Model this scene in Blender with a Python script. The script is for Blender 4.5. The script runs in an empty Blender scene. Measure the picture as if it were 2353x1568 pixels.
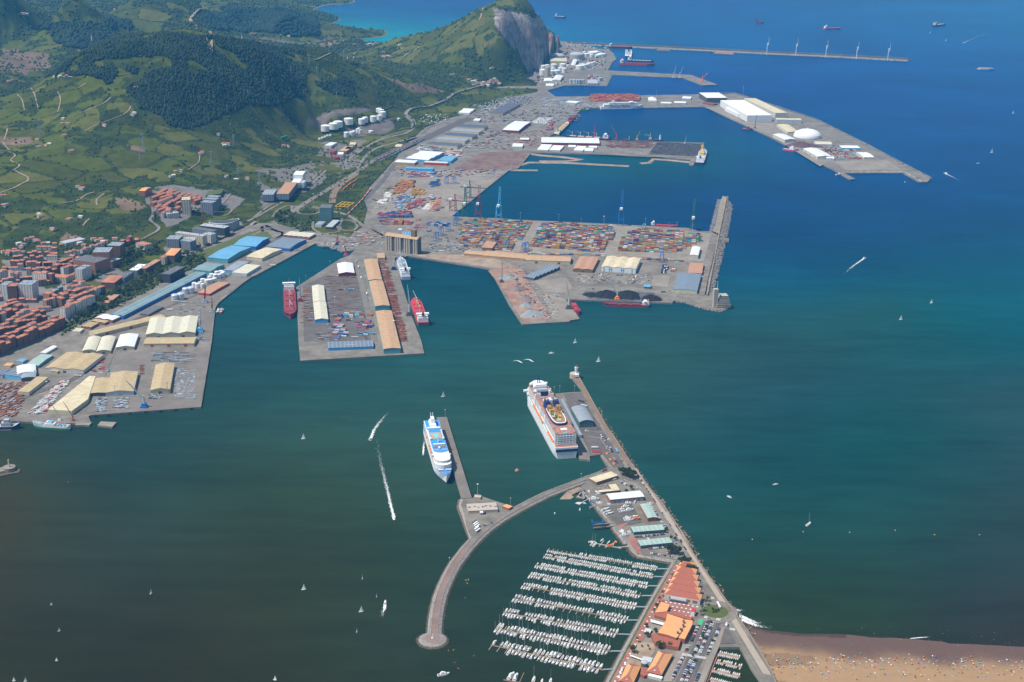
import bpy, math, random
import numpy as np
from mathutils import Matrix, Vector
from mathutils.geometry import tessellate_polygon
rnd = random.Random(7)
C = bpy.context.scene.collection
# ---------------------------------------------------------------- camera
CH, PIT, ROL, FPX = 1034.5, math.radians(18.966), math.radians(.675), 3142.0
cd = bpy.data.cameras.new('camera'); cam = bpy.data.objects.new('camera', cd); C.objects.link(cam)
cd.sensor_width = 36; cd.lens = 36*FPX/2353; cd.clip_start = 5; cd.clip_end = 90000
_F = Vector((0, math.cos(PIT), -math.sin(PIT))); _R = Vector((1, 0, 0)); _U = _R.cross(_F)
_c, _s = math.cos(ROL), math.sin(ROL)
_R2 = _R*_c+_U*_s; _U2 = _U*_c-_R*_s
cam.matrix_world = Matrix(((_R2.x, _U2.x, -_F.x, 0), (_R2.y, _U2.y, -_F.y, 0), (_R2.z, _U2.z, -_F.z, CH), (0, 0, 0, 1)))
bpy.context.scene.camera = cam
# ---------------------------------------------------------------- light
SUN_EL, SUN_AZ = math.radians(60), math.radians(-108)      # azimuth from the viewing direction (+Y), clockwise
w = bpy.data.worlds.new("World"); bpy.context.scene.world = w; w.use_nodes = True
nt = w.node_tree; bgn = nt.nodes['Background']; sk = nt.nodes.new('ShaderNodeTexSky'); sk.sky_type = 'NISHITA'
sk.sun_disc = False; sk.sun_elevation = SUN_EL; sk.sun_rotation = SUN_AZ; sk.air_density = 1.2; sk.dust_density = .6; sk.ozone_density = 2.5
nt.links.new(sk.outputs[0], bgn.inputs[0]); bgn.inputs[1].default_value = .1
sl = bpy.data.lights.new('sun', 'SUN'); sl.energy = 4.2; sl.angle = math.radians(.5); sl.color = (1, .95, .87)
so = bpy.data.objects.new('sun', sl); C.objects.link(so); so.location = (0, 0, 3000)
sd = Vector((math.cos(SUN_EL)*math.sin(SUN_AZ), math.cos(SUN_EL)*math.cos(SUN_AZ), math.sin(SUN_EL)))
so.rotation_euler = sd.to_track_quat('Z', 'Y').to_euler()
vs = bpy.context.scene.view_settings; vs.view_transform = 'Standard'; vs.look = 'None'; vs.exposure = 0.5; vs.gamma = 1
cy = bpy.context.scene.cycles; cy.max_bounces = 5; cy.diffuse_bounces = 2; cy.glossy_bounces = 2; cy.transmission_bounces = 2; cy.volume_bounces = 0; cy.transparent_max_bounces = 6
# ---------------------------------------------------------------- points on the ground
def at(x, y, z=4.0):
 """point at height z that the survey photo shows at x, y (2353 x 1568 grid)"""
 a = (x-1176.5)/FPX; b = -(y-784)/FPX
 d = _F+_R2*a+_U2*b; t = (z-CH)/d.z
 return Vector((d.x*t, d.y*t, z))
TL = dict(a=(0, 0, .2502), b=(588.25, 0, .2502), c=(1176.5, 0, .2502), d=(1764.7, 0, .2502), e=(0, 392.35, .2502), f=(588.25, 392.35, .2502),
          g=(1176.5, 392.35, .2502), h=(1764.7, 392.35, .2502), i=(0, 784.7, .2502), j=(919.1, 784.7, .2502), k=(919.1, 1176.5, .25),
          l=(1378.7, 1176.5, .25), m=(1764.7, 1176.5, .25), n=(1321.3, 1005.3, .1709), p=(1470.6, 1281, .10742), q=(1378.7, 1424.6, .09766),
          r=(287.2, 850.2, .08793), s=(861.7, 505.5, .05862), t=(1183.4, 844.4, .07327), u=(965.1, 965.1, .10258), D=(0, 0, 1))
def D2(t, x, y): o = TL[t]; return (o[0]+x*o[2], o[1]+y*o[2])
def P(t, x, y, z=4.0): return at(*D2(t, x, y), z)
def PL(t, pts, z=4.0): return [P(t, pts[i], pts[i+1], z) for i in range(0, len(pts), 2)]
# ---------------------------------------------------------------- materials
M = {}
def _n(nt, t, **k):
 n = nt.nodes.new(t)
 for a, b in k.items(): setattr(n, a, b)
 return n
def _math(nt, op, a, b=None, c=None):
 n = nt.nodes.new('ShaderNodeMath'); n.operation = op
 for i, v in enumerate((a, b, c)):
  if v is None: continue
  if isinstance(v, (int, float)): n.inputs[i].default_value = v
  else: nt.links.new(v, n.inputs[i])
 return n.outputs[0]
def _mix(nt, f, a, b, blend='MIX'):
 n = nt.nodes.new('ShaderNodeMix'); n.data_type = 'RGBA'; n.blend_type = blend; n.clamp_factor = True
 for i, v in ((0, f), (6, a), (7, b)):
  if isinstance(v, (int, float)): n.inputs[i].default_value = v
  elif isinstance(v, tuple): n.inputs[i].default_value = (*v[:3], 1)
  else: nt.links.new(v, n.inputs[i])
 return n.outputs[2]
def mat(name, col, rough=.8, var=.15, sc=.08, spec=.25, stripe=None, facade=None, col2=None, metal=0, attr=None, sc2=None):
 """noise-mottled paint, concrete, soil...; stripe = (axis, period m, colour); facade = (bay m, storey m, glass colour, amount)"""
 m = bpy.data.materials.new(name); m.use_nodes = True; nt = m.node_tree; b = nt.nodes['Principled BSDF']
 b.inputs['Roughness'].default_value = rough; b.inputs['Specular IOR Level'].default_value = spec; b.inputs['Metallic'].default_value = metal
 geo = _n(nt, 'ShaderNodeNewGeometry'); no = _n(nt, 'ShaderNodeTexNoise'); no.inputs['Scale'].default_value = sc; no.inputs['Detail'].default_value = 6; no.inputs['Roughness'].default_value = .65
 nt.links.new(geo.outputs['Position'], no.inputs['Vector'])
 base = tuple(col)
 if attr:
  an = _n(nt, 'ShaderNodeAttribute', attribute_name=attr); base = an.outputs['Color']
 if col2 is not None:
  n2 = _n(nt, 'ShaderNodeTexNoise'); n2.inputs['Scale'].default_value = sc2 or sc*.3; n2.inputs['Detail'].default_value = 8; n2.inputs['Roughness'].default_value = .7
  nt.links.new(geo.outputs['Position'], n2.inputs['Vector'])
  f = _math(nt, 'MULTIPLY_ADD', n2.outputs['Fac'], 5.0, -2.0); base = _mix(nt, f, base, tuple(col2))
 if stripe or facade:
  tc = _n(nt, 'ShaderNodeTexCoord'); sx = _n(nt, 'ShaderNodeSeparateXYZ'); nt.links.new(tc.outputs['Object'], sx.inputs[0])
  if stripe:
   u = _math(nt, 'FRACT', _math(nt, 'DIVIDE', sx.outputs[stripe[0]], stripe[1]))
   base = _mix(nt, _math(nt, 'LESS_THAN', u, stripe[3] if len(stripe) > 3 else .3), base, tuple(stripe[2]))
  if facade:
   sn = _n(nt, 'ShaderNodeSeparateXYZ'); nt.links.new(tc.outputs['Normal'], sn.inputs[0])
   u = _math(nt, 'ADD', _math(nt, 'MULTIPLY', sx.outputs[0], _math(nt, 'ABSOLUTE', sn.outputs[1])), _math(nt, 'MULTIPLY', sx.outputs[1], _math(nt, 'ABSOLUTE', sn.outputs[0])))
   u = _math(nt, 'FRACT', _math(nt, 'DIVIDE', _math(nt, 'ADD', u, 500.0), facade[0])); v = _math(nt, 'FRACT', _math(nt, 'DIVIDE', _math(nt, 'ADD', sx.outputs[2], .4), facade[1]))
   k = _math(nt, 'MULTIPLY', _math(nt, 'GREATER_THAN', u, 1-facade[3]), _math(nt, 'GREATER_THAN', v, .42))
   k = _math(nt, 'MULTIPLY', k, _math(nt, 'LESS_THAN', _math(nt, 'ABSOLUTE', sn.outputs[2]), .5))
   base = _mix(nt, k, base, tuple(facade[2]))
 fac = _math(nt, 'MULTIPLY_ADD', no.outputs['Fac'], 2*var*1.6, 1-var*1.6)
 comb = _n(nt, 'ShaderNodeCombineColor')
 for i in range(3): nt.links.new(fac, comb.inputs[i])
 nt.links.new(_mix(nt, 1.0, base, comb.outputs[0], 'MULTIPLY'), b.inputs['Base Color'])
 M[name] = m; return m
MDEF = {}
def mats(*rows):
 for r in rows: MDEF[r[0]] = r; mat(r[0], r[1], **(r[2] if len(r) > 2 else {}))
def roofmat(nm, axis):   # the same sheeting with its ribs running the other way
 r = MDEF[nm]
 if axis != 'y' or len(r) < 3 or 'stripe' not in r[2] or nm.endswith('_y'): return nm
 if nm+'_y' not in M: k = dict(r[2]); k['stripe'] = (1,)+tuple(k['stripe'][1:]); mat(nm+'_y', r[1], **k)
 return nm+'_y'
mats(('asphalt', (.135, .118, .096), dict(col2=(.205, .18, .146), sc=.06, var=.25)), ('asphalt_dark', (.095, .084, .075), dict(col2=(.125, .11, .097), var=.2)),
     ('concrete', (.2, .17, .135), dict(col2=(.25, .215, .17), sc=.04, var=.2)), ('concrete_grey', (.145, .125, .105), dict(col2=(.18, .158, .132), sc=.04, var=.2)),
     ('quay_wall', (.16, .14, .12), dict(col2=(.26, .23, .19))), ('soil_brown', (.13, .075, .06), dict(col2=(.2, .13, .1))),
     ('soil_tan', (.33, .25, .17), dict(col2=(.22, .15, .11))), ('rust_ground', (.24, .12, .08), dict(col2=(.3, .2, .14), sc=.1)),
     ('coal_ground', (.05, .05, .055), dict(col2=(.13, .12, .12))), ('white_line', (.7, .7, .68)), ('paving_red', (.26, .1, .075), dict(col2=(.3, .15, .12), sc=.3)), ('mole_paving', (.19, .12, .1), dict(col2=(.23, .16, .135))), ('promenade', (.33, .27, .21), dict(var=.12)),
     ('grass', (.068, .09, .02), dict(col2=(.09, .1, .03))), ('riprap', (.24, .22, .2), dict(var=.5, sc=.35)), ('riprap_wet', (.1, .075, .045), dict(var=.5, sc=.3)),
     ('sand', (.30, .19, .1), dict(var=.08, sc=.05, col2=(.44, .27, .15), sc2=.02)), ('sand_wet', (.20, .105, .08), dict(var=.1, sc=.03, col2=(.27, .15, .1), sc2=.012)),
     ('white', (.66, .66, .64), dict(var=.05)), ('offwhite', (.5, .48, .42), dict(var=.1)), ('cream', (.5, .44, .3), dict(var=.12)), ('grey', (.36, .36, .37), dict(var=.1)),
     ('darkgrey', (.09, .09, .1), dict(var=.15)), ('black', (.02, .02, .025)), ('blue', (.03, .14, .42)), ('navy', (.02, .04, .13)), ('red', (.42, .045, .05)), ('orange', (.75, .2, .04)),
     ('yellow', (.7, .42, .05)), ('green', (.03, .16, .08)), ('teal', (.12, .3, .33)), ('sky_blue', (.1, .36, .62)), ('brick', (.28, .11, .07), dict(sc=.3)), ('maroon', (.22, .04, .05)),
     ('rust', (.2, .075, .05), dict(var=.35, sc=.5)), ('steel', (.3, .33, .36)), ('light_steel', (.4, .44, .47)), ('wood', (.2, .13, .08)), ('skin', (.45, .25, .17)),
     ('glass', (.03, .05, .06), dict(rough=.15, spec=.6, var=.05)), ('glass_teal', (.04, .12, .14), dict(rough=.15, spec=.6, var=.2, sc=.2)), ('pool', (.1, .5, .5)),
     ('deck_blue', (.04, .25, .6)), ('deck_terracotta', (.36, .15, .1), dict(var=.3, sc=.6)), ('deck_ochre', (.3, .165, .06), dict(var=.5, sc=.25)), ('silver', (.55, .58, .62), dict(rough=.4, metal=.3)),
     ('foliage', (.028, .048, .011), dict(col2=(.056, .074, .017), sc=.12, var=.3, sc2=.05)), ('foliage_dark', (.006, .019, .011), dict(col2=(.022, .04, .016), sc=.15, var=.5, sc2=.008)),
     ('foliage_bright', (.06, .1, .03), dict(col2=(.035, .07, .02), sc=.2, var=.3)), ('bark', (.1, .07, .05)),
     ('tile_red', (.43, .17, .1), dict(col2=(.33, .14, .09), var=.3, sc=.15, sc2=.02)), ('tile_maroon', (.30, .095, .06), dict(var=.2, sc=.3)), ('tile_orange', (.62, .29, .12), dict(var=.14, sc=.3)),
     ('tan_roof', (.38, .28, .15), dict(stripe=(0, 6.0, (.44, .35, .21)), var=.28, sc=.12)),
     ('ochre_roof', (.39, .235, .13), dict(stripe=(0, 5.0, (.43, .28, .16), .5), var=.22, sc=.1)), ('rust_roof', (.36, .19, .11), dict(stripe=(0, 8.0, (.42, .24, .15), .4))),
     ('pale_roof', (.48, .44, .32), dict(stripe=(0, 5.0, (.56, .54, .44), .35), var=.22, sc=.12)), ('cream_roof', (.56, .49, .33), dict(var=.2, sc=.12, col2=(.48, .4, .25))),
     ('white_roof', (.62, .62, .59), dict(stripe=(0, 7.0, (.5, .51, .5), .2), var=.14, sc=.12)), ('teal_roof', (.15, .22, .225), dict(var=.3, sc=.05, stripe=(0, 9.0, (.22, .32, .33), .3))),
     ('blue_roof', (.1, .28, .42), dict(stripe=(0, 9.0, (.17, .36, .5), .2), var=.2)), ('slate_roof', (.13, .17, .21), dict(stripe=(0, 9.0, (.2, .24, .28), .3))),
     ('green_roof', (.27, .36, .31), dict(stripe=(0, 8.0, (.33, .42, .37), .3))), ('grey_roof', (.22, .25, .28), dict(stripe=(0, 10.0, (.34, .37, .4), .12))), ('solar_roof', (.06, .07, .1), dict(stripe=(1, 6.0, (.2, .22, .25), .2))),
     ('dark_roof', (.1, .1, .11), dict(stripe=(0, 6.0, (.15, .15, .16)))),
     ('wall_brick', (.17, .085, .065), dict(facade=(7.0, 3.0, (.07, .06, .06), .45))), ('wall_orange', (.29, .13, .085), dict(facade=(7.0, 3.0, (.16, .1, .08), .45))), ('wall_cream', (.52, .45, .33), dict(facade=(7.0, 3.0, (.13, .12, .12), .45))),
     ('wall_white', (.52, .49, .45), dict(facade=(7.0, 3.0, (.16, .16, .17), .42))), ('wall_grey', (.2, .22, .25), dict(facade=(6.6, 3.0, (.06, .07, .09), .6))), ('wall_black', (.06, .065, .075), dict(facade=(6.6, 3.0, (.02, .025, .03), .6))),
     ('wall_pink', (.30, .21, .165), dict(facade=(7.0, 3.0, (.09, .075, .075), .45))), ('wall_glass', (.16, .24, .24), dict(facade=(5.0, 3.4, (.02, .09, .1), .85))),
     ('wall_tower', (.5, .46, .4), dict(facade=(40.0, 3.6, (.12, .11, .1), .98))), ('silo_wall', (.40, .34, .27), dict(var=.1)))
CONT = ['c_orange', 'c_ochre', 'c_red', 'c_maroon', 'c_blue', 'c_navy', 'c_green', 'c_white', 'c_teal', 'c_grey', 'c_pink']
mats(('c_orange', (.42, .16, .06)), ('c_ochre', (.4, .23, .07)), ('c_red', (.3, .06, .055)), ('c_maroon', (.18, .055, .05)), ('c_blue', (.05, .14, .3)), ('c_navy', (.035, .06, .15)),
     ('c_green', (.06, .35, .16)), ('c_white', (.6, .58, .52)), ('c_teal', (.13, .32, .38)), ('c_grey', (.25, .26, .28)), ('c_pink', (.5, .08, .16)))
# ---------------------------------------------------------------- mesh helpers
class MB:
 def __init__(s): s.v = []; s.f = []; s.m = []
 def add(s, vs, fs, m=0):
  o = len(s.v); s.v += [tuple(v) for v in vs]; s.f += [tuple(i+o for i in f) for f in fs]; s.m += [m]*len(fs) if isinstance(m, int) else list(m); return s
 def box(s, cx, cy, z0, sx, sy, sz, rot=0, m=0, mt=None, taper=1.0):
  c, n = math.cos(rot), math.sin(rot); vs = []
  for k, z in ((1, z0), (taper, z0+sz)):
   for a, b in ((-.5, -.5), (.5, -.5), (.5, .5), (-.5, .5)): x, y = a*sx*k, b*sy*k; vs.append((cx+x*c-y*n, cy+x*n+y*c, z))
  return s.add(vs, [(3, 2, 1, 0), (4, 5, 6, 7), (0, 1, 5, 4), (1, 2, 6, 5), (2, 3, 7, 6), (3, 0, 4, 7)], [m, m if mt is None else mt, m, m, m, m])
 def prism(s, pts, z0, z1, m=0, mt=None, bottom=False):
  a = sum(pts[i][0]*pts[(i+1) % len(pts)][1]-pts[(i+1) % len(pts)][0]*pts[i][1] for i in range(len(pts)))
  if a < 0: pts = pts[::-1]
  n = len(pts); mt = m if mt is None else mt
  if n > 8:
   tr = tessellate_polygon([[Vector((p[0], p[1], 0)) for p in pts]]); s.add([(p[0], p[1], z1) for p in pts], [t if (pts[t[1]][0]-pts[t[0]][0])*(pts[t[2]][1]-pts[t[0]][1])-(pts[t[1]][1]-pts[t[0]][1])*(pts[t[2]][0]-pts[t[0]][0]) > 0 else t[::-1] for t in tr], mt)
   return s.add([(p[0], p[1], z0) for p in pts]+[(p[0], p[1], z1) for p in pts], [(i, (i+1) % n, n+(i+1) % n, n+i) for i in range(n)], m)
  return s.add([(p[0], p[1], z0) for p in pts]+[(p[0], p[1], z1) for p in pts], [tuple(range(n, 2*n))]+[(i, (i+1) % n, n+(i+1) % n, n+i) for i in range(n)]+([tuple(range(n))[::-1]] if bottom else []), [mt]+[m]*n+([m] if bottom else []))
 def cyl(s, x, y, z0, z1, r0, r1=None, n=12, m=0, mt=None, top=True):
  r1 = r0 if r1 is None else r1; vs = [(x+r*math.cos(2*math.pi*i/n), y+r*math.sin(2*math.pi*i/n), z) for z, r in ((z0, r0), (z1, r1)) for i in range(n)]
  fs = [(i, (i+1) % n, n+(i+1) % n, n+i) for i in range(n)]; ms = [m]*n
  if top: fs.append(tuple(range(n, 2*n))); ms.append(m if mt is None else mt)
  return s.add(vs, fs, ms)
 def lathe(s, x, y, prof, n=16, m=0):
  vs = [(x+r*math.cos(2*math.pi*i/n), y+r*math.sin(2*math.pi*i/n), z) for r, z in prof for i in range(n)]
  return s.add(vs, [(k*n+i, k*n+(i+1) % n, (k+1)*n+(i+1) % n, (k+1)*n+i) for k in range(len(prof)-1) for i in range(n)]+[tuple(range((len(prof)-1)*n, len(prof)*n))], m)
 def dome(s, x, y, z, r, h=None, n=20, m=0):
  h = r if h is None else h; return s.lathe(x, y, [(r*math.cos(a), z+h*math.sin(a)) for a in [math.pi/2*k/6 for k in range(6)]]+[(.02*r, z+h)], n, m)
 def sphere(s, x, y, z, r, n=12, m=0, sz=1.0): return s.lathe(x, y, [(max(.01, r*math.sin(math.pi*k/7)), z-r*sz*math.cos(math.pi*k/7)) for k in range(8)], n, m)
 def tube(s, p, q, r, n=4, m=0, r1=None):
  p, q = Vector(p), Vector(q); d = (q-p).normalized(); u = d.cross(Vector((0, 0, 1)) if abs(d.z) < .95 else Vector((1, 0, 0))).normalized(); v = d.cross(u); r1 = r if r1 is None else r1
  vs = [c+(u*math.cos(2*math.pi*(i+.5)/n)+v*math.sin(2*math.pi*(i+.5)/n))*rr for c, rr in ((p, r), (q, r1)) for i in range(n)]
  return s.add(vs, [(i, (i+1) % n, n+(i+1) % n, n+i) for i in range(n)]+[tuple(range(n))[::-1], tuple(range(n, 2*n))], m)
 def quad(s, a, b, c, d, m=0): return s.add([a, b, c, d], [(0, 1, 2, 3)], m)
 def mesh(s, name, ms):
  me = bpy.data.meshes.new(name); me.from_pydata(s.v, [], s.f)
  for x in ms: me.materials.append(M[x] if isinstance(x, str) else x)
  if max(s.m or [0]): me.polygons.foreach_set('material_index', s.m)
  me.update(); return me
 def build(s, name, ms, parent=None, loc=None, rz=None):
  o = bpy.data.objects.new(name, s.mesh(name, ms if isinstance(ms, (list, tuple)) else [ms])); C.objects.link(o)
  if parent: o.parent = parent
  if loc is not None: o.location = loc
  if rz is not None: o.rotation_euler = (0, 0, rz)
  return o
LABELS = {}
def tag(o, label, cat, group=None, kind=None):
 if label:
  n = len(label.replace(',', '').split())
  if n < 4 or n > 16: print('LABEL LENGTH', n, label)
  if label in LABELS and not group and label != 'x x x x': print('DUP LABEL', label)
  LABELS[label] = 1; o['label'] = label
 if cat: o['category'] = cat
 if group: o['group'] = group
 if kind: o['kind'] = kind
 return o
def thing(name, label, cat, loc=(0, 0, 0), rz=0, group=None):
 o = bpy.data.objects.new(name, None); C.objects.link(o); o.location = loc; o.rotation_euler = (0, 0, rz); o.empty_display_size = 5
 return tag(o, label, cat, group)
def struct(o): o['kind'] = 'structure'; return o
def kids(o): return [c for c in KID.get(o.name, [])]
KID = {}
def proto(o):   # remember children of a prototype for quick copies
 KID[o.name] = [c for c in bpy.data.objects if c.parent == o]
 for c in KID[o.name]: KID[c.name] = [d for d in bpy.data.objects if d.parent == c]
 return o
def dup(src, loc, rz=None, label=None, group=None, cat=None, sc=None, swap=None):
 def cp(o, par):
  c = o.copy(); C.objects.link(c); c.parent = par
  for ch in KID.get(o.name, []): cp(ch, c)
  return c
 r = cp(src, None); r.location = loc
 if rz is not None: r.rotation_euler = (0, 0, rz)
 if sc: r.scale = (sc, sc, sc) if not isinstance(sc, tuple) else sc
 tag(r, label, cat, group); return r
class Family:
 """one thing built once; the first use moves it, later uses copy it with its parts"""
 def __init__(s, src): s.src = proto(src); s.used = False
 def put(s, loc, rz=0, label=None, group=None, sc=None):
  if not s.used:
   s.used = True; r = s.src; r.location = loc; r.rotation_euler = (0, 0, rz)
   if sc: r.scale = (sc, sc, sc) if not isinstance(sc, tuple) else sc
   tag(r, label, None, group); LABELS.pop('x x x x', None); return r
  return dup(s.src, loc, rz, label, group, sc=sc)
ORD = ['first', 'second', 'third', 'fourth', 'fifth', 'sixth', 'seventh', 'eighth', 'ninth', 'tenth', 'eleventh', 'twelfth', 'thirteenth', 'fourteenth', 'fifteenth', 'sixteenth', 'seventeenth', 'eighteenth', 'nineteenth']
TEN = ['', '', 'twenty', 'thirty', 'forty', 'fifty', 'sixty', 'seventy', 'eighty', 'ninety']; TTH = ['', '', 'twentieth', 'thirtieth', 'fortieth', 'fiftieth', 'sixtieth', 'seventieth', 'eightieth', 'ninetieth']
def nth(i):
 i += 1
 if i > 99: return 'hundred-and-'+nth(i-101) if i > 100 else 'hundredth'
 if i < 20: return ORD[i-1]
 return TTH[i//10] if i % 10 == 0 else TEN[i//10]+'-'+ORD[i % 10-1]
def lerp(a, b, t): return a+(b-a)*t
# ================================================================ WATER
def inpoly(x, y, poly):
 x = np.asarray(x); y = np.asarray(y); r = np.zeros(x.shape, bool); n = len(poly)
 for i in range(n):
  x0, y0 = poly[i][0], poly[i][1]; x1, y1 = poly[i-1][0], poly[i-1][1]
  if y0 == y1: continue
  r ^= ((y0 > y) != (y1 > y)) & (x < (x1-x0)*(y-y0)/(y1-y0)+x0)
 return r
def vnoise(x, y, s, seed=0):
 x = x/s; y = y/s; xi = np.floor(x).astype(np.int64); yi = np.floor(y).astype(np.int64); fx = x-xi; fy = y-yi; fx = fx*fx*(3-2*fx); fy = fy*fy*(3-2*fy)
 def h(a, b): v = (a*374761393+b*668265263+seed*974711) & 0xffffffff; v = ((v ^ (v >> 13))*1274126177) & 0xffffffff; return ((v ^ (v >> 16)) & 0xffff)/65535.
 return (h(xi, yi)*(1-fx)+h(xi+1, yi)*fx)*(1-fy)+(h(xi, yi+1)*(1-fx)+h(xi+1, yi+1)*fx)*fy
def fbm(x, y, s, o=4, seed=0): return sum(vnoise(x, y, s/2**k, seed+k*17)*.5**k for k in range(o))/sum(.5**k for k in range(o))
def gridmesh(name, V, nx, ny, keep=None):
 i = np.arange((nx-1)*(ny-1)); r = i//(nx-1); c = i % (nx-1); q = np.stack([r*nx+c, r*nx+c+1, (r+1)*nx+c+1, (r+1)*nx+c], 1)
 if keep is not None: q = q[keep.reshape(-1)[q].any(1)]
 return rawmesh(name, V, q)
def rawmesh(name, V, q):
 me = bpy.data.meshes.new(name); k = q.shape[1]; me.vertices.add(len(V)); me.vertices.foreach_set('co', V.astype(np.float32).ravel())
 me.loops.add(q.size); me.loops.foreach_set('vertex_index', q.astype(np.int32).ravel()); me.polygons.add(len(q)); me.polygons.foreach_set('loop_start', (np.arange(len(q))*k).astype(np.int32))
 me.update(calc_edges=True); return me
def colattr(me, col):
 a = me.color_attributes.new('Col', 'FLOAT_COLOR', 'POINT'); c = np.ones((len(col), 4), np.float32); c[:, :3] = col; a.data.foreach_set('color', c.ravel())
WC = [  # water colour (silt, depth, far sky reflection and haze painted in): survey point, colour
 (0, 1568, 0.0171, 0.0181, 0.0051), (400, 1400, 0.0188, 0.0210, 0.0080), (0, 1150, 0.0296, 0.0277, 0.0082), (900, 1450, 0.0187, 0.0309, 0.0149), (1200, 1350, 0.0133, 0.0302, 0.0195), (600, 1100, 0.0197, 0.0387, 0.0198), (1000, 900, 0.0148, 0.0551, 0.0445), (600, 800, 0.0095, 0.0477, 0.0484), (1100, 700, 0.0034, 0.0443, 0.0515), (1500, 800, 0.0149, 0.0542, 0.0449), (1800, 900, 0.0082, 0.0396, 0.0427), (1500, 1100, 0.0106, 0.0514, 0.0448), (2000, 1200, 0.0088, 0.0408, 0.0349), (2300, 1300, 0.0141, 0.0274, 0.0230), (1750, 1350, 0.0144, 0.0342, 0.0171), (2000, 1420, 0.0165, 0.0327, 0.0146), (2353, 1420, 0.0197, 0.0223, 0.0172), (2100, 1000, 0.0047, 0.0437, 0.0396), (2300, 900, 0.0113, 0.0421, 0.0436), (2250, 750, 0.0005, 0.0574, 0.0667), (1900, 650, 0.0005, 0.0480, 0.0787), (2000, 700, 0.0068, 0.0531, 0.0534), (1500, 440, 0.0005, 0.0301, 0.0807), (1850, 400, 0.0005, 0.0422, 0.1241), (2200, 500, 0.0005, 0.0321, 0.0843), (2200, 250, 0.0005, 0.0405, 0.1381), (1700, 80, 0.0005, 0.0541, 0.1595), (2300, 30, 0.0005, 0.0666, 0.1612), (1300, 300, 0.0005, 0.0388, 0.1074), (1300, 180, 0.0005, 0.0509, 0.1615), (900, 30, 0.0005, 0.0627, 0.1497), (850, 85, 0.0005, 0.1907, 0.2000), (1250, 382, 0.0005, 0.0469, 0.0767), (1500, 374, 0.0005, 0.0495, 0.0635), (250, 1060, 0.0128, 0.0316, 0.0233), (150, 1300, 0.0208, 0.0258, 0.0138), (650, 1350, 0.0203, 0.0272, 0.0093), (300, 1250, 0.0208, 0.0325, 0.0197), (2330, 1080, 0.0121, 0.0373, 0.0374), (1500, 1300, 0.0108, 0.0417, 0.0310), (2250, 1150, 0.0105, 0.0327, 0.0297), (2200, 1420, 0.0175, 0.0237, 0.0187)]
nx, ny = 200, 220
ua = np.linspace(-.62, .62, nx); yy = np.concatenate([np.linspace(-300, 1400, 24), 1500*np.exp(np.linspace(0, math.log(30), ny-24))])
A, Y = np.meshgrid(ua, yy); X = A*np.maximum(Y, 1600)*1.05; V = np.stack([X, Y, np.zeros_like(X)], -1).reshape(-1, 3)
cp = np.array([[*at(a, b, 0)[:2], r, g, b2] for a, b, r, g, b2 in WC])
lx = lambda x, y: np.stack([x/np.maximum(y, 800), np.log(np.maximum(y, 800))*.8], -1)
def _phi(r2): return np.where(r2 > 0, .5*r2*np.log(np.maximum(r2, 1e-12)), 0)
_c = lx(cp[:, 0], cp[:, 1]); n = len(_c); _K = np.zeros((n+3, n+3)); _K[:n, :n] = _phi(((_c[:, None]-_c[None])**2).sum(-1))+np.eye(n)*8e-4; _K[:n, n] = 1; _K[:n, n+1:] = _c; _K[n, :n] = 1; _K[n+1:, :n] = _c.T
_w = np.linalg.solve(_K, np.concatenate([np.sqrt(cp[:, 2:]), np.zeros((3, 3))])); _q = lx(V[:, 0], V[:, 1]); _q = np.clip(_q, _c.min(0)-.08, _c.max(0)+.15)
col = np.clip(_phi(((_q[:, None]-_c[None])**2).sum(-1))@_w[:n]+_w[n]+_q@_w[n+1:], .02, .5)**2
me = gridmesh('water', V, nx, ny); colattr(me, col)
wm = bpy.data.materials.new('sea_water'); wm.use_nodes = True; nt = wm.node_tree; b = nt.nodes['Principled BSDF']; b.inputs['Roughness'].default_value = .3; b.inputs['IOR'].default_value = 1.33; b.inputs['Specular IOR Level'].default_value = .012
an = _n(nt, 'ShaderNodeAttribute', attribute_name='Col'); geo = _n(nt, 'ShaderNodeNewGeometry'); mp = _n(nt, 'ShaderNodeMapping'); nt.links.new(geo.outputs['Position'], mp.inputs[0]); mp.inputs['Rotation'].default_value = (0, 0, -.12); mp.inputs['Scale'].default_value = (.25, 1, 1)
n1 = _n(nt, 'ShaderNodeTexNoise'); n1.inputs['Scale'].default_value = .011; n1.inputs['Detail'].default_value = 9; n1.inputs['Roughness'].default_value = .62; nt.links.new(mp.outputs[0], n1.inputs[0])
n3 = _n(nt, 'ShaderNodeTexNoise'); n3.inputs['Scale'].default_value = .0016; n3.inputs['Detail'].default_value = 5; nt.links.new(geo.outputs['Position'], n3.inputs[0])
n4 = _n(nt, 'ShaderNodeTexNoise'); n4.inputs['Scale'].default_value = .03; n4.inputs['Detail'].default_value = 5; nt.links.new(mp.outputs[0], n4.inputs[0])
f = _math(nt, 'ADD', _math(nt, 'ADD', _math(nt, 'MULTIPLY', n1.outputs[0], .55), _math(nt, 'MULTIPLY_ADD', n4.outputs[0], .5, -.03)), _math(nt, 'MULTIPLY', n3.outputs[0], .9)); cc = _n(nt, 'ShaderNodeCombineColor')
for i in range(3): nt.links.new(f, cc.inputs[i])
nt.links.new(_mix(nt, 1.0, an.outputs['Color'], cc.outputs[0], 'MULTIPLY'), b.inputs['Base Color'])
n2 = _n(nt, 'ShaderNodeTexNoise'); n2.inputs['Scale'].default_value = .12; n2.inputs['Detail'].default_value = 6; nt.links.new(mp.outputs[0], n2.inputs[0])
bp = _n(nt, 'ShaderNodeBump'); bp.inputs['Strength'].default_value = .6; bp.inputs['Distance'].default_value = 1.2; nt.links.new(n2.outputs[0], bp.inputs['Height']); nt.links.new(bp.outputs[0], b.inputs['Normal'])
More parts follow.
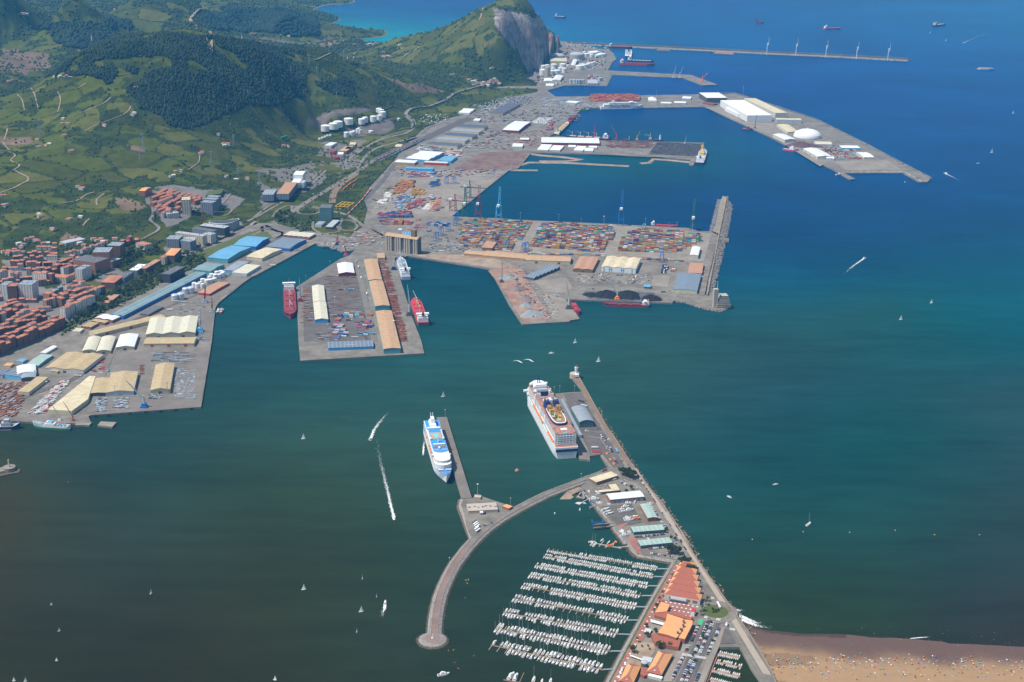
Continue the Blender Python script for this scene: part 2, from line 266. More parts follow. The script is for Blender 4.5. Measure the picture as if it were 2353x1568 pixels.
me.materials.append(wm); o = bpy.data.objects.new('water', me); C.objects.link(o); struct(o)
# ================================================================ TERRAIN
CPT = [  # visible ground points: survey x, y, height
 (0,800,8),(150,735,8),(280,645,8),(400,580,9),(540,520,9),(640,490,8),(720,430,8),(850,380,7),(930,310,7),(1000,260,7),(1120,232,6),(1230,190,6),(-150,860,8),(-150,700,25),(-150,500,90),(-150,300,190),
 (700,520,7),(780,470,6),(850,430,6),(650,550,6),(600,520,7),(0,700,12),(100,650,16),(250,610,15),(0,600,26),(150,565,32),(300,545,30),(390,500,34),(400,455,52),(350,470,60),(480,460,40),(540,470,24),(480,440,48),(560,430,26),(640,400,30),(700,390,16),(600,440,20),(440,430,62),
 (0,500,70),(0,420,105),(0,340,140),(0,270,180),(150,450,85),(100,360,140),(250,420,85),(200,300,180),(330,340,135),(450,390,78),(400,290,165),(550,340,80),(620,340,55),(680,350,30),(640,300,72),(500,250,190),(600,240,170),(120,500,60),(250,500,55),(60,560,42),(330,430,85),(560,390,50),(480,330,115),(300,380,105),
 (740,322,14),(800,335,9),(735,300,14),(800,296,16),(880,265,18),(910,290,9),(705,285,30),(700,300,22),(718,266,75),(770,256,88),(850,256,60),(890,250,34),(830,312,10),(870,300,8),
 (60,215,225),(30,235,215),(100,180,255),(150,142,325),(212,105,382),(290,98,368),(380,88,368),(480,92,350),(570,98,322),(690,110,268),(760,120,230),(825,145,185),(890,165,140),(950,188,95),(1020,205,48),(1090,212,22),
 (170,200,275),(300,190,285),(420,180,295),(550,170,270),(650,180,215),(700,230,135),(790,215,130),(760,170,180),(870,235,62),(960,235,28),(1000,222,28),(300,250,225),(130,250,215),(400,230,235),(650,250,125),(840,190,135),
 (0,190,120),(60,150,110),(0,120,150),(0,60,230),(0,10,340),(150,0,360),(120,90,150),(180,56,250),(230,62,235),(110,80,170),(300,85,150),(330,30,180),(320,0,300),(450,0,260),(450,50,100),(500,75,60),(560,60,60),(600,20,140),(650,0,60),(570,85,30),(610,88,12),(640,92,8),(700,96,8),(740,93,3),(700,55,90),(650,45,130),(760,60,60),(800,68,45),(845,70,22),(868,68,3),(690,14,25),(740,30,22),(720,6,14),(780,4,12),(530,35,130),(400,30,170),
 (580,95,40),(660,100,60),(715,106,20),(770,98,32),(800,90,70),(835,96,45),(860,98,20),
 (858,112,55),(880,130,62),(940,150,60),(900,92,105),(1000,68,180),(1060,45,238),(1105,20,300),(1150,18,312),(1190,25,300),(1222,31,280),(1236,40,255),(1250,53,205),(1263,68,140),(1275,86,62),(1285,102,5),(1285,112,5),(1260,130,5),(1232,160,6),(1205,185,8),(1160,190,20),(1100,185,45),(1010,165,72),(950,125,110),(1050,115,165),(1105,80,235),(1020,95,155),(1120,50,285),(1150,90,225),(1180,130,120),(1200,150,60),(1190,70,230),(1225,75,190),(1235,100,130),(1225,132,62),(1200,100,160),(1252,102,80),(1165,60,262),(1200,140,72),(1245,128,40),(1120,130,140),(1160,50,290)]
CPH = [  # ground behind ridges, and sea bed: survey x, distance, height
 (-100,5600,120),(60,5700,110),(150,5900,95),(230,5900,90),(300,6000,90),(400,6100,80),(500,6300,70),(600,6500,60),(690,6600,60),(760,7000,45),(400,7000,70),(250,6800,100),(600,7300,50),(200,9500,150),(350,9500,150),(180,8200,140),
 (830,7300,55),(950,9300,-25),(1050,9200,-25),(1150,9400,-30),(1250,9300,-30),(1320,8800,-25),(1330,7900,-20),(900,9800,-30),(1000,10500,-40),(1200,11500,-40),(830,8900,-10),(880,8400,-6),(900,8900,-20),(800,9700,-25),(900,11500,-40),(760,10500,-15),(850,12500,-40),(1330,7000,-15),
 (1110,8500,120),(1180,8400,120),(1060,8500,60),(1000,8300,60),(1220,8200,120),(700,13000,60),(400,13000,350),(100,13000,450),(0,11000,400),(800,13500,-20),(-150,9000,350),(-150,7000,200)]
ctl = [tuple(at(a, b, z)) for a, b, z in CPT]
for a, yv, z in CPH: q = at(a, 100, 50); ctl.append((q.x/q.y*yv, yv, z))
ctl = np.array(ctl); SCL = 1000.
_c2 = ctl[:, :2]/SCL; _r2 = ((_c2[:, None]-_c2[None])**2).sum(-1); n = len(ctl); _K = np.zeros((n+3, n+3)); _K[:n, :n] = _phi(_r2)+np.eye(n)*4e-4; _K[:n, n] = 1; _K[:n, n+1:] = _c2; _K[n, :n] = 1; _K[n+1:, :n] = _c2.T
_w = np.linalg.solve(_K, np.concatenate([ctl[:, 2], [0, 0, 0]]))
def tps(x, y):
 x = np.asarray(x, float)/SCL; y = np.asarray(y, float)/SCL; out = np.empty(x.shape)
 fx, fy, fo = x.ravel(), y.ravel(), out.reshape(-1)
 for s in range(0, len(fx), 40000):
  e = slice(s, s+40000); r2 = (fx[e, None]-_c2[None, :, 0])**2+(fy[e, None]-_c2[None, :, 1])**2; fo[e] = _phi(r2)@_w[:n]+_w[n]+_w[n+1]*fx[e]+_w[n+2]*fy[e]
 return out
HILL = [at(*p, 4) for p in [(-700, 1050), (-200, 900), (0, 822), (75, 790), (150, 752), (215, 722), (250, 705), (300, 668), (380, 618), (450, 582), (560, 522), (590, 512), (640, 516), (690, 530), (760, 538), (800, 545), (835, 520), (845, 480), (835, 455), (850, 430), (880, 398), (905, 370), (935, 330), (975, 298), (1020, 275), (1075, 262), (1120, 248), (1180, 222), (1235, 212), (1232, 186), (1238, 168), (1262, 132), (1292, 100)]]+[Vector((500, 9300, 0)), Vector((900, 14500, 0)), Vector((-9000, 14500, 0)), Vector((-5000, 3000, 0))]
def detail(x, y): return (fbm(x, y, 260, 5, 3)-.5)*26+(fbm(x, y, 60, 3, 9)-.5)*6
def hgt(x, y):
 x = np.atleast_1d(np.asarray(x, float)); y = np.atleast_1d(np.asarray(y, float)); h = tps(x, y); k = np.clip((h-18)/60, 0, 1); h = h+detail(x, y)*k
 ins = inpoly(x, y, HILL); low = ins & (y < 6900); h = np.where(low, np.maximum(h, 5.2), h); return np.where(ins, h, -9.0)
def hz(x, y): return float(hgt(x, y)[0])
def onland(px, py, up=0.):
 """march down the survey ray to the terrain (or quay level) + up"""
 p0 = at(px, py, 500.); p1 = at(px, py, 4.+up); ts = np.linspace(0, 1, 400); X = p0.x+(p1.x-p0.x)*ts; Y = p0.y+(p1.y-p0.y)*ts; Z = 500+(4.+up-500)*ts
 hh = np.maximum(hgt(X, Y), 4.)+up; k = np.argmax(Z <= hh) if (Z <= hh).any() else 399; return Vector((X[k], Y[k], max(hh[k]-up, 4.)))
nx, ny = 760, 760
ua = np.linspace(-.47, .06, nx); yy = 2700*np.exp(np.linspace(0, math.log(13800/2700), ny)); A, Y = np.meshgrid(ua, yy); X = A*Y
Z = hgt(X.ravel(), Y.ravel()).reshape(X.shape); TX, TY, TZ = X.ravel(), Y.ravel(), Z.ravel()
def proj(x, y, z):
 dx, dy, dz = x, y, z-CH; zc = dy*_F.y+dz*_F.z; xr = dx*_R2.x+dy*_R2.y+dz*_R2.z; yu = dx*_U2.x+dy*_U2.y+dz*_U2.z; return 1176.5+FPX*xr/zc, 784-FPX*yu/zc
QX, QY = proj(TX, TY, TZ)
DX = QX+(fbm(TX, TY, 160, 4, 5)-.5)*44; DY = QY+(fbm(TX, TY, 160, 4, 6)-.5)*22
def reg(*polys, y0=0, y1=1e9):
 r = np.zeros(TX.shape, bool)
 for p in polys: r |= inpoly(DX, DY, [(p[i], p[i+1]) for i in range(0, len(p), 2)])
 return r & (TY > y0) & (TY < y1)
FOREST = [(88,182,130,158,160,138,200,108,225,92,290,86,380,82,480,86,570,90,640,92,690,104,710,120,720,140,700,170,690,200,650,205,600,222,560,245,520,262,480,285,430,300,380,285,360,262,320,250,300,215,260,205,240,180,200,170,150,175),
          (572,235,600,212,660,185,690,172,705,182,708,205,690,222,650,238,600,248,575,246), (835,128,880,125,905,145,920,158,880,160,845,165,830,155,800,150,806,136), (745,185,800,175,820,205,815,225,770,215,740,205), (720,186,740,190,740,205,722,196)]
FMASK = reg(*FOREST, y0=3800, y1=6300) & (fbm(TX, TY, 110, 3, 61) > .34)
WOOD = reg((90,60,180,50,250,62,280,95,200,112,150,110,120,85), (240,38,300,50,300,70,250,60), (460,30,600,20,720,45,740,70,700,80,560,75,480,60), y0=6300)
SCRUB = reg((250,440,340,420,420,440,400,480,350,520,300,540,200,560,180,530,230,500,300,490), (0,540,120,500,200,520,170,580,60,600,0,610), (120,400,230,380,260,420,200,440,130,430), (440,470,560,430,600,450,480,500,440,510), (500,400,620,400,700,360,740,380,640,420,560,430), (480,290,560,300,600,330,560,345,500,330),
   (860,130,940,150,1040,140,1120,130,1180,150,1205,185,1160,200,1080,190,1000,185,930,175,880,160), (620,420,700,400,760,440,740,480,680,470,620,450), (1120,100,1180,130,1200,165,1180,170,1130,140), (860,160,920,200,960,230,1000,250,930,260,880,250,840,220), (700,140,840,150,860,200,900,240,820,240,740,190), (300,640,420,590,470,545,560,510,520,540,440,600,330,670,240,720,200,730,250,690), (0,180,50,190,60,215,0,225), y1=9000)
ROCK = reg((1125,22,1160,26,1225,33,1248,56,1274,85,1282,97,1262,125,1240,152,1225,170,1212,168,1196,140,1175,100,1150,70,1135,45), (708,278,740,258,770,252,850,250,862,256,800,268,750,280,735,300,716,296,705,290), (878,275,900,272,906,292,880,306,840,312,800,308,790,300,850,290), y1=9000)
SOILR = reg((0,320,60,312,70,325,0,335), (0,110,110,122,118,155,60,172,0,160), (730,87,785,92,760,102,735,104), (595,90,660,90,660,100,600,102), (260,450,300,455,330,475,310,485,280,480,268,470), (140,545,160,532,190,545,195,560,145,560), (295,330,340,340,330,350,295,345), (1125,95,1135,98,1130,104,1122,102), (870,170,960,190,1030,205,1000,215,940,205))
cs = 150.; gx = (TX*.92+TY*.38)/cs; gy = (TY*.92-TX*.38)/cs*1.3; cx_, cy_ = np.floor(gx).astype(np.int64), np.floor(gy).astype(np.int64); d1 = np.full(TX.shape, 9.); d2 = d1.copy(); idc = np.zeros(TX.shape)
def hsh(a, b, s): v = (a*73856093 ^ b*19349663 ^ s*83492791) & 0xffffffff; v = ((v ^ (v >> 15))*2246822519) & 0xffffffff; return ((v ^ (v >> 13)) & 0xffff)/65535.
for i in (-1, 0, 1):
 for j in (-1, 0, 1):
  a, b = cx_+i, cy_+j; px_ = a+hsh(a, b, 1); py_ = b+hsh(a, b, 2); dd = np.hypot(gx-px_, gy-py_); nw = dd < d1; d2 = np.where(nw, d1, np.minimum(d2, dd)); idc = np.where(nw, hsh(a, b, 3), idc); d1 = np.where(nw, dd, d1)
hedge = (d2-d1) < .02+.10*vnoise(TX, TY, 90, 8)
NZ = fbm(TX, TY, 420, 4, 21); N2 = fbm(TX, TY, 70, 4, 33)
col = np.zeros((len(TX), 3)); g1 = np.array([.068, .082, .012]); g2 = np.array([.092, .094, .020]); g3 = np.array([.058, .066, .012]); sc = np.array([.030, .043, .011]); fo = np.array([.012, .026, .014])
t = idc[:, None]; col[:] = np.where(t < .4, g1, np.where(t < .7, g2, g3))*(.8+.4*N2[:, None])
scr = ((NZ > .53) & (N2 > .42)) | (N2 > .66) | hedge | (SCRUB & (N2 > .36)); scr &= ~reg((0,360,250,340,420,300,560,330,660,340,700,370,600,400,400,400,100,440,0,430)) | hedge | (N2 > .62)
col[scr] = sc*(.7+.7*vnoise(TX, TY, 25, 4)[scr, None]); col[FMASK | WOOD] = fo
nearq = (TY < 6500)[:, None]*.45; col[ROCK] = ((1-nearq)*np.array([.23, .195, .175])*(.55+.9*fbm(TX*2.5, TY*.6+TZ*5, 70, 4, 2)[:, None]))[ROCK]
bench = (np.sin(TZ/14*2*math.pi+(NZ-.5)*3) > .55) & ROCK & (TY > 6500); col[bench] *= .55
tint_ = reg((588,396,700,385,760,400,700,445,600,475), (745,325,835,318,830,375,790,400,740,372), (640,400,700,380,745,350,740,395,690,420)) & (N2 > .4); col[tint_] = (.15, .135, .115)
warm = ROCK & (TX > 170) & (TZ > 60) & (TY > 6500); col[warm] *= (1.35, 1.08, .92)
col[SOILR] = np.array([.15, .105, .07])*(.7+.6*N2[SOILR, None])
urb = reg((-300,900,0,600,100,590,240,595,300,630,330,640,380,610,300,670,200,735,0,830), (330,465,360,430,400,425,500,440,560,455,540,480,480,480,420,500,380,520), (380,570,540,500,560,505,560,525,470,575,400,600)); col[urb & (N2 > .38)] = (.17, .155, .14)
wet = (TZ < 2.5) & (TZ > -5) & (TY > 7000); col[wet] = (.14, .12, .09)
road_low = reg((640,470,760,420,850,370,930,320,960,310,860,430,850,470,800,540,700,520)); col[road_low & ~scr] = g3*1.1
me = gridmesh('hills', np.stack([TX, TY, TZ], 1), nx, ny, keep=TZ > -8.9); colattr(me, col); mat('hill_ground', (1, 1, 1), attr='Col', var=.35, sc=.03, rough=.95, spec=.05); me.materials.append(M['hill_ground'])
me.polygons.foreach_set('use_smooth', np.ones(len(me.polygons), bool)); o = bpy.data.objects.new('hills', me); C.objects.link(o); struct(o)
ico = [(0, 0, 1)]+[(.894*math.cos(a*1.2566), .894*math.sin(a*1.2566), .447) for a in range(5)]+[(.894*math.cos(a*1.2566+.628), .894*math.sin(a*1.2566+.628), -.447) for a in range(5)]+[(0, 0, -1)]
icf = [(0, 1+i, 1+(i+1) % 5) for i in range(5)]+[(1+i, 6+i, 1+(i+1) % 5) for i in range(5)]+[(1+(i+1) % 5, 6+i, 6+(i+1) % 5) for i in range(5)]
icf = [tuple(f) for f in icf]
rs = np.random.RandomState(3)
def blobs(name, cx, cy, cz, R, tall, matn, label):
 m = len(cx); base = np.array(ico); V = base[None]*(1+rs.uniform(-.25, .25, (m, 12, 1))); V = V*R[:, None, None]*np.array([1, 1, tall])+np.stack([cx, cy, cz], 1)[:, None]
 q = (np.array(icf)[None]+(np.arange(m)*12)[:, None, None]).reshape(-1, 3); me = rawmesh(name, V.reshape(-1, 3), q); me.materials.append(M[matn]); o = bpy.data.objects.new(name, me); C.objects.link(o); tag(o, label, 'woodland', kind='stuff')
def crowns(name, mask, nmax, r0, r1, tall, matn, label, cell=None):
 idx = np.where(mask & (TZ > 4) & (QX > -60))[0]; area = (TY[idx]**2)  # cells grow with distance, so weight by area
 pick = rs.choice(idx, min(nmax, len(idx)), replace=False, p=area/area.sum()); m = len(pick); R = rs.uniform(r0, r1, m)*np.clip(TY[pick]/5000, .8, 2.2)
 jx = rs.uniform(-4, 4, m); jy = rs.uniform(-5, 5, m); cx, cy, cz = TX[pick]+jx, TY[pick]+jy, TZ[pick]+R*tall*.55
 blobs(name, cx, cy, cz, R, tall, matn, label)
crowns('pine_forest', FMASK, 19000, 1.8, 6.0, 1.3, 'foliage_dark', 'dark conifer forest covering the upper slopes of the hill')
crowns('far_woodland', WOOD, 5000, 6, 9, 1.0, 'foliage_dark', 'hazy dark woods on the hills beyond the ridge')
crowns('scrub_woodland', (scr | SCRUB & (N2 > .3)) & ~FMASK & ~WOOD & ~ROCK & ~urb, 22000, 2.2, 5.0, 1.0, 'foliage', 'green scrub, hedges and small woods between the fields')
# ================================================================ QUAYS AND PAVED GROUND
def slab(name, pts, z=4.0, top='asphalt', side='quay_wall', z0=-6.0):
 pts = [at(x, y, z) for x, y in pts] if not isinstance(pts[0], Vector) else pts
 return struct(MB().prism([(p.x, p.y) for p in pts], z0, z, 1, 0).build(name, [top, side]))
def tp(t, *c): return [D2(t, c[i], c[i+1]) for i in range(0, len(c), 2)]
MAINLAND = tp('i', -300, 705, 0, 722, 300, 742, 700, 752, 835, 742, 812, 690, 830, 678, 1847, 602)+tp('e', 1945, 1568, 1978, 1260, 2010, 1210)+tp('f', -60, 985, 0, 960, 545, 668, 640, 690, 740, 718, 790, 745, 880, 735, 915, 720, 860, 775, 770, 812, 370, 1070, 390, 1568)+[(690, 829), (975, 812)]+tp('f', 1520, 1568, 1440, 1360, 1330, 1010, 1270, 800, 1400, 782, 2145, 900)+tp('g', -20, 1240, 95, 1412, 530, 1385, 530, 1375, 622, 1362, 560, 1260, 492, 1176, 545, 1182, 1475, 1215, 1478, 1188, 1600, 1205, 1780, 1262, 1890, 1285, 1965, 1262, 1965, 1190, 1860, 1100, 1760, 1150, 1800, 1000, 1900, 580, 1840, 556, 1715, 556, 1620, 527, 960, 492, 0, 448)+tp('f', 2300, 440, 1800, 420, 2320, 0)+tp('b', 2351, 1560, 2330, 1568)+tp('c', 60, 1545, 110, 1485, 180, 1400, 1240, 1435, 1640, 1468, 1625, 1518, 1665, 1520, 1768, 1312, 830, 1290, 430, 1252, 340, 1258, 430, 1225, 640, 1000, 1770, 983, 2351, 1250)+tp('d', 600, 1560)+tp('h', 755, 82, 805, 75, 700, 22, 1240, 20, 1390, 105, 1465, 103, 1495, 72)+tp('d', 1350, 1568, 900, 1330, 440, 1100, 0, 960)+tp('c', 2050, 862, 1700, 868, 870, 882, 400, 888, 318, 830, 480, 783, 640, 782, 860, 788, 905, 688, 1570, 715, 1750, 785, 1890, 780, 1650, 690, 880, 648, 920, 575, 960, 545, 930, 490, 900, 462, 760, 440, 660, 425, 500, 385)
MAINLAND += [(1290, 95), (1240, 90), (1180, 180), (1000, 200), (850, 260), (700, 330), (560, 400), (450, 470), (250, 590), (0, 700), (-300, 840)]
slab('port_ground', MAINLAND, 4.0, 'asphalt')
PZ = [4.06]
def patch(name, t, c, m, z=None):
 PZ[0] += .012; z = PZ[0]
 pts = [at(*D2(t, c[i], c[i+1]), z) for i in range(0, len(c), 2)]
 mb = MB().prism([(p.x, p.y) for p in pts], z-.03, z); return struct(mb.build(name, m))
patch('container_terminal_ground', 'g', (-420, 735, 0, 460, 960, 498, 1700, 565, 1835, 575, 1760, 830, 1100, 800, -60, 752), 'concrete')
patch('container_terminal_ground', 'f', (1050, 370, 1330, 60, 1420, -20, 2290, 5, 1790, 425, 1060, 400), 'concrete')
patch('brown_fill_ground', 'b', (1790, 1568, 2060, 1400, 2351, 1385, 2351, 1500, 2320, 1560), 'soil_brown')
patch('brown_fill_ground', 'c', (0, 1390, 150, 1400, 100, 1480, 50, 1530, 0, 1568), 'soil_brown')
patch('sandy_storage_ground', 'f', (1440, 770, 2060, 770, 2351, 860, 2351, 920, 2150, 890, 1560, 800), 'soil_tan')
patch('scrap_yard_ground', 'g', (0, 870, 90, 900, 150, 1020, 350, 1360, 110, 1395, -60, 1120, -220, 920), 'rust_ground')
patch('grain_yard_ground', 'g', (200, 1010, 500, 980, 560, 1080, 480, 1120, 300, 1115), 'concrete')
patch('pale_quay_ground', 'g', (270, 1120, 490, 1180, 610, 1350, 370, 1370), 'concrete')
patch('salt_yard_ground', 'g', (1300, 965, 1450, 965, 1430, 1070, 1280, 1055), 'concrete', 4.08)
patch('coal_yard_ground', 'g', (660, 1110, 900, 1100, 1300, 1120, 1400, 1190, 1100, 1200, 700, 1180), 'coal_ground')
patch('bulk_pier_apron', 'i', (1030, 105, 1420, 90, 1390, 240, 1300, 450, 1230, 465, 1270, 280, 1020, 270), 'concrete_grey')
patch('bulk_pier_apron', 'i', (880, 520, 1600, 480, 1600, 200, 1800, 60, 1925, 50, 1835, 600, 840, 675), 'concrete_grey', 4.05)
patch('bulk_pier_apron', 'e', (1600, 1080, 2300, 985, 1960, 1210, 1930, 1568, 1850, 1568, 1820, 1330, 1520, 1330, 1400, 1240), 'concrete_grey')
patch('pier_roadway', 'f', (380, 1070, 760, 825, 800, 840, 440, 1080, 430, 1568, 395, 1568), 'concrete_grey')
patch('pier_apron', 'f', (1180, 760, 1260, 800, 1500, 1568, 1460, 1568, 1230, 900), 'concrete_grey')
patch('steel_yard_ground', 'f', (430, 1060, 640, 960, 930, 980, 1060, 1568, 440, 1568), 'asphalt_dark', 4.04)
patch('car_terminal_ground', 'c', (1250, 1420, 1330, 1300, 1765, 1318, 1690, 1440), 'asphalt_dark')
patch('lng_site_ground', 'c', (480, 660, 860, 650, 830, 720, 480, 715), 'concrete_grey')
patch('north_pier_ground', 'c', (1780, 990, 1960, 985, 2120, 1120, 2351, 1130, 2351, 1245), 'concrete')
patch('north_pier_ground', 'd', (0, 1130, 130, 1150, 350, 1420, 560, 1480, 480, 1530, 0, 1235), 'concrete')
patch('north_pier_ground', 'd', (600, 1480, 1100, 1470, 1220, 1560, 720, 1568), 'concrete')
patch('verge_ground', 'e', (1690, 790, 1760, 770, 2000, 680, 2250, 580, 2400, 520, 2400, 560, 2170, 690, 1900, 815, 1780, 900, 1700, 880, 1650, 930, 1560, 960, 1530, 1000, 1600, 900), 'grass')
BELT = (555, 1515, 700, 1425, 950, 1300, 1100, 1225, 1400, 1085, 1480, 1020, 1620, 960, 1760, 910, 1690, 790, 1640, 800, 1500, 900, 1300, 960, 1100, 1080, 880, 1180, 640, 1400)
patch('verge_ground', 'e', BELT, 'grass')
patch('verge_ground', 'f', (-20, 560, 100, 560, 180, 640, 100, 680, 0, 640), 'grass')
def bank(name, pts, w, z, m, zb=-3.0, slope=6.0, side=None):
 """causeway / rubble bank: flat top of width w, slopes down to the bed"""
 n = len(pts); L = []
 for i, p in enumerate(pts):
  a, b = pts[max(i-1, 0)], pts[min(i+1, n-1)]; d = Vector((b.x-a.x, b.y-a.y, 0)).normalized(); nn = Vector((-d.y, d.x, 0))
  ww = w[i] if isinstance(w, (list, tuple)) else w
  L.append([p+nn*(ww/2+slope), p+nn*ww/2, p-nn*ww/2, p-nn*(ww/2+slope)])
 mb = MB(); vs = [(q.x, q.y, (zb, z, z, zb)[k]) for r in L for k, q in enumerate(r)]
 mb.add(vs, [(i*4+k+4, i*4+k+5, i*4+k+1, i*4+k) for i in range(n-1) for k in range(3)]+[(0, 1, 2, 3), ((n-1)*4+3, (n-1)*4+2, (n-1)*4+1, (n-1)*4)], [1 if k != 1 else 0 for i in range(n-1) for k in range(3)]+[1, 1])
 return struct(mb.build(name, [m, side or m]))
bank('causeway', PL('c', (-30, 1560, 60, 1520, 160, 1492, 500, 1495, 800, 1512, 1075, 1525), 2), 16, 2.5, 'soil_tan')
bank('causeway', PL('c', (160, 1410, 260, 1425, 450, 1440, 640, 1465, 500, 1480, 250, 1480), 2), 20, 2.0, 'soil_tan')
bank('causeway', PL('c', (1180, 1500, 1260, 1495, 1300, 1460, 1500, 1475, 1640, 1490), 2), 16, 2.5, 'soil_tan')
slab('small_jetty', tp('c', -20, 1556, 238, 1560, 238, 1572, -20, 1572), 3.0, 'concrete')
def rocks(name, lines, m, label, step=2.2, r=(1., 2.2), spread=4., z=1.5, seed=5):
 R = random.Random(seed); mb = MB()
 for pts, sp, zt, zb in lines:
  for i in range(len(pts)-1):
   a, b = pts[i], pts[i+1]; L = (b-a).length; d = (b-a)/max(L, .1); nn = Vector((-d.y, d.x, 0))
   for k in range(int(L/step*sp[0])):
    t = R.random()*L; o = R.random(); c = a+d*t+nn*(sp[1]+(sp[2]-sp[1])*o); zz = zt+(zb-zt)*o; s = R.uniform(*r); mb.box(c.x, c.y, zz-s*.5, s*1.5, s, s, R.random()*3, 0, taper=R.uniform(.5, .9))
 return tag(mb.build(name, m), label, 'rubble', kind='stuff')
BW = [P('g', *p, 7) for p in ((1975, 250), (1905, 590), (1800, 1140))]
q = MB(); road = [P('g', *c, 4) for c in ((1935, 240), (1985, 240), (1975, 290), (1900, 590), (1840, 590), (1870, 480), (1905, 300))]
slab('breakwater_deck', [Vector((p.x, p.y, 0)) for p in [P('g', *c, 4) for c in ((1933, 240), (1985, 237), (1900, 600), (1835, 560), (1870, 500), (1910, 290))]], 4.0, 'concrete')
patch('breakwater_road', 'g', (1845, 600, 1885, 575, 1770, 1140, 1745, 1150, 1700, 1140, 1790, 800), 'asphalt')
mb = MB()
for i in range(2):
 a, b = BW[i], BW[i+1]; d = (b-a).normalized(); nn = Vector((d.y, -d.x, 0))*-3; mb.prism([(a.x, a.y), (b.x, b.y), ((b-nn).x, (b-nn).y), ((a-nn).x, (a-nn).y)], 3, 10)
tag(mb.build('parapet_wall', 'soil_tan'), 'tall brown parapet wall along the container terminal breakwater', 'wall')
seaL = [P('g', *c, 0) for c in ((1935, 240), (2000, 290), (2030, 330), (1990, 560), (1975, 620), (1940, 780), (1880, 1010), (1840, 1140))]
inner = [P('g', *c, 5) for c in ((1985, 240), (1980, 280), (1965, 340), (1920, 560), (1900, 620), (1868, 780), (1810, 1010), (1790, 1140))]
mb = MB(); vs = []
for a, b in zip(seaL, inner): vs += [(a.x, a.y, -1.5), ((a.x+b.x)/2, (a.y+b.y)/2, 3.0), (b.x-2, b.y, 5.5)]
mb.add(vs, [(i*3+k, i*3+k+3, i*3+k+4, i*3+k+1) for i in range(len(seaL)-1) for k in range(2)]); struct(mb.build('breakwater_slope', 'riprap'))
mb = MB(); R = random.Random(4)
for i in range(len(seaL)-1):
 for k in range(int((seaL[i]-seaL[i+1]).length*1.4)):
  t, u = R.random(), R.random(); a = seaL[i].lerp(seaL[i+1], t); b = inner[i].lerp(inner[i+1], t); c = a.lerp(b, u); s = R.uniform(2.2, 4.2); mb.box(c.x, c.y, -1+u*6, s, s, s*.9, R.random()*3, R.choice((0, 0, 1)), taper=.8)
for k in range(500):
 t = R.random(); a = P('g', lerp(1925, 1855, t), lerp(270, 560, t), 1); mb.box(a.x-R.random()*14, a.y, R.random()*2-1, 3, 3, 3, R.random()*3)
tag(mb.build('armour_blocks', ['riprap', 'concrete_grey']), 'grey concrete armour blocks piled on the seaward side of the terminal breakwater', 'rubble', kind='stuff')
slab('breakwater_spur', tp('g', 1895, 622, 1992, 618, 1992, 648, 1895, 636), 4.5, 'concrete_grey')
fb = [P('c', *c, 6) for c in ((500, 400), (900, 418), (1400, 440), (1900, 465), (2351, 488))]+[P('d', *c, 6) for c in ((600, 515), (1288, 552))]
bank('north_breakwater', fb, 40, 6, 'concrete_grey', slope=12, side='riprap')
mb = MB()
for i in range(len(fb)-1):
 a, b = fb[i], fb[i+1]; d = (b-a).normalized(); nn = Vector((-d.y, d.x, 0)); nn = nn if nn.y > 0 else -nn; a, b = a+nn*14, b+nn*14; mb.prism([(a.x, a.y), (b.x, b.y), (b.x+nn.x*8, b.y+nn.y*8), (a.x+nn.x*8, a.y+nn.y*8)], 4, 15)
tag(mb.build('sea_wall', 'concrete_grey'), 'long grey sea wall on the outermost breakwater below the wind turbines', 'wall')
rocks('breakwater_rubble', [(fb, (.8, -34, -20), 3, -1)], 'riprap', 'rubble at the foot of the outermost breakwater', r=(3, 6))
slab('breakwater_berth', tp('c', 1320, 462, 1450, 466, 1440, 445, 1350, 442), 5, 'concrete_grey'); slab('breakwater_berth', tp('c', 1850, 490, 2040, 500, 2010, 470, 1880, 465), 5, 'rust_ground')
rocks('pier_armour', [([P('c', *c, 1) for c in ((1720, 862), (2050, 860), (2351, 955))]+[P('d', *c, 1) for c in ((440, 1098), (900, 1328), (1350, 1566))]+[P('h', 1490, 70, 1)], (1.2, -4, 10), 4, -1)], 'riprap', 'dark rubble along the seaward edge of the pier with the white dome', r=(3, 5))
rocks('pale_revetment', [([P('h', *c, 1) for c in ((700, 25), (1240, 22), (1390, 108))], (2.5, -2, 9), -1, 3.5)], 'offwhite', 'pale stone revetment at the tip of the pier with the white dome', r=(2, 4))
rocks('shore_rubble', [([P('g', *c, 1) for c in ((1478, 1195), (1600, 1212), (1780, 1270), (1890, 1293), (1970, 1268))], (2.0, -8, 3), 3, -1)], 'riprap', 'rubble shore between the coal quay and the control tower', r=(2, 4))
rocks('shore_rubble', [([P('c', *c, 1) for c in ((318, 832), (480, 788), (640, 786), (860, 792), (906, 694))], (1.5, -8, 3), 3, -1)], 'riprap', 'rubble shore around the storage tank peninsula', r=(3, 5))
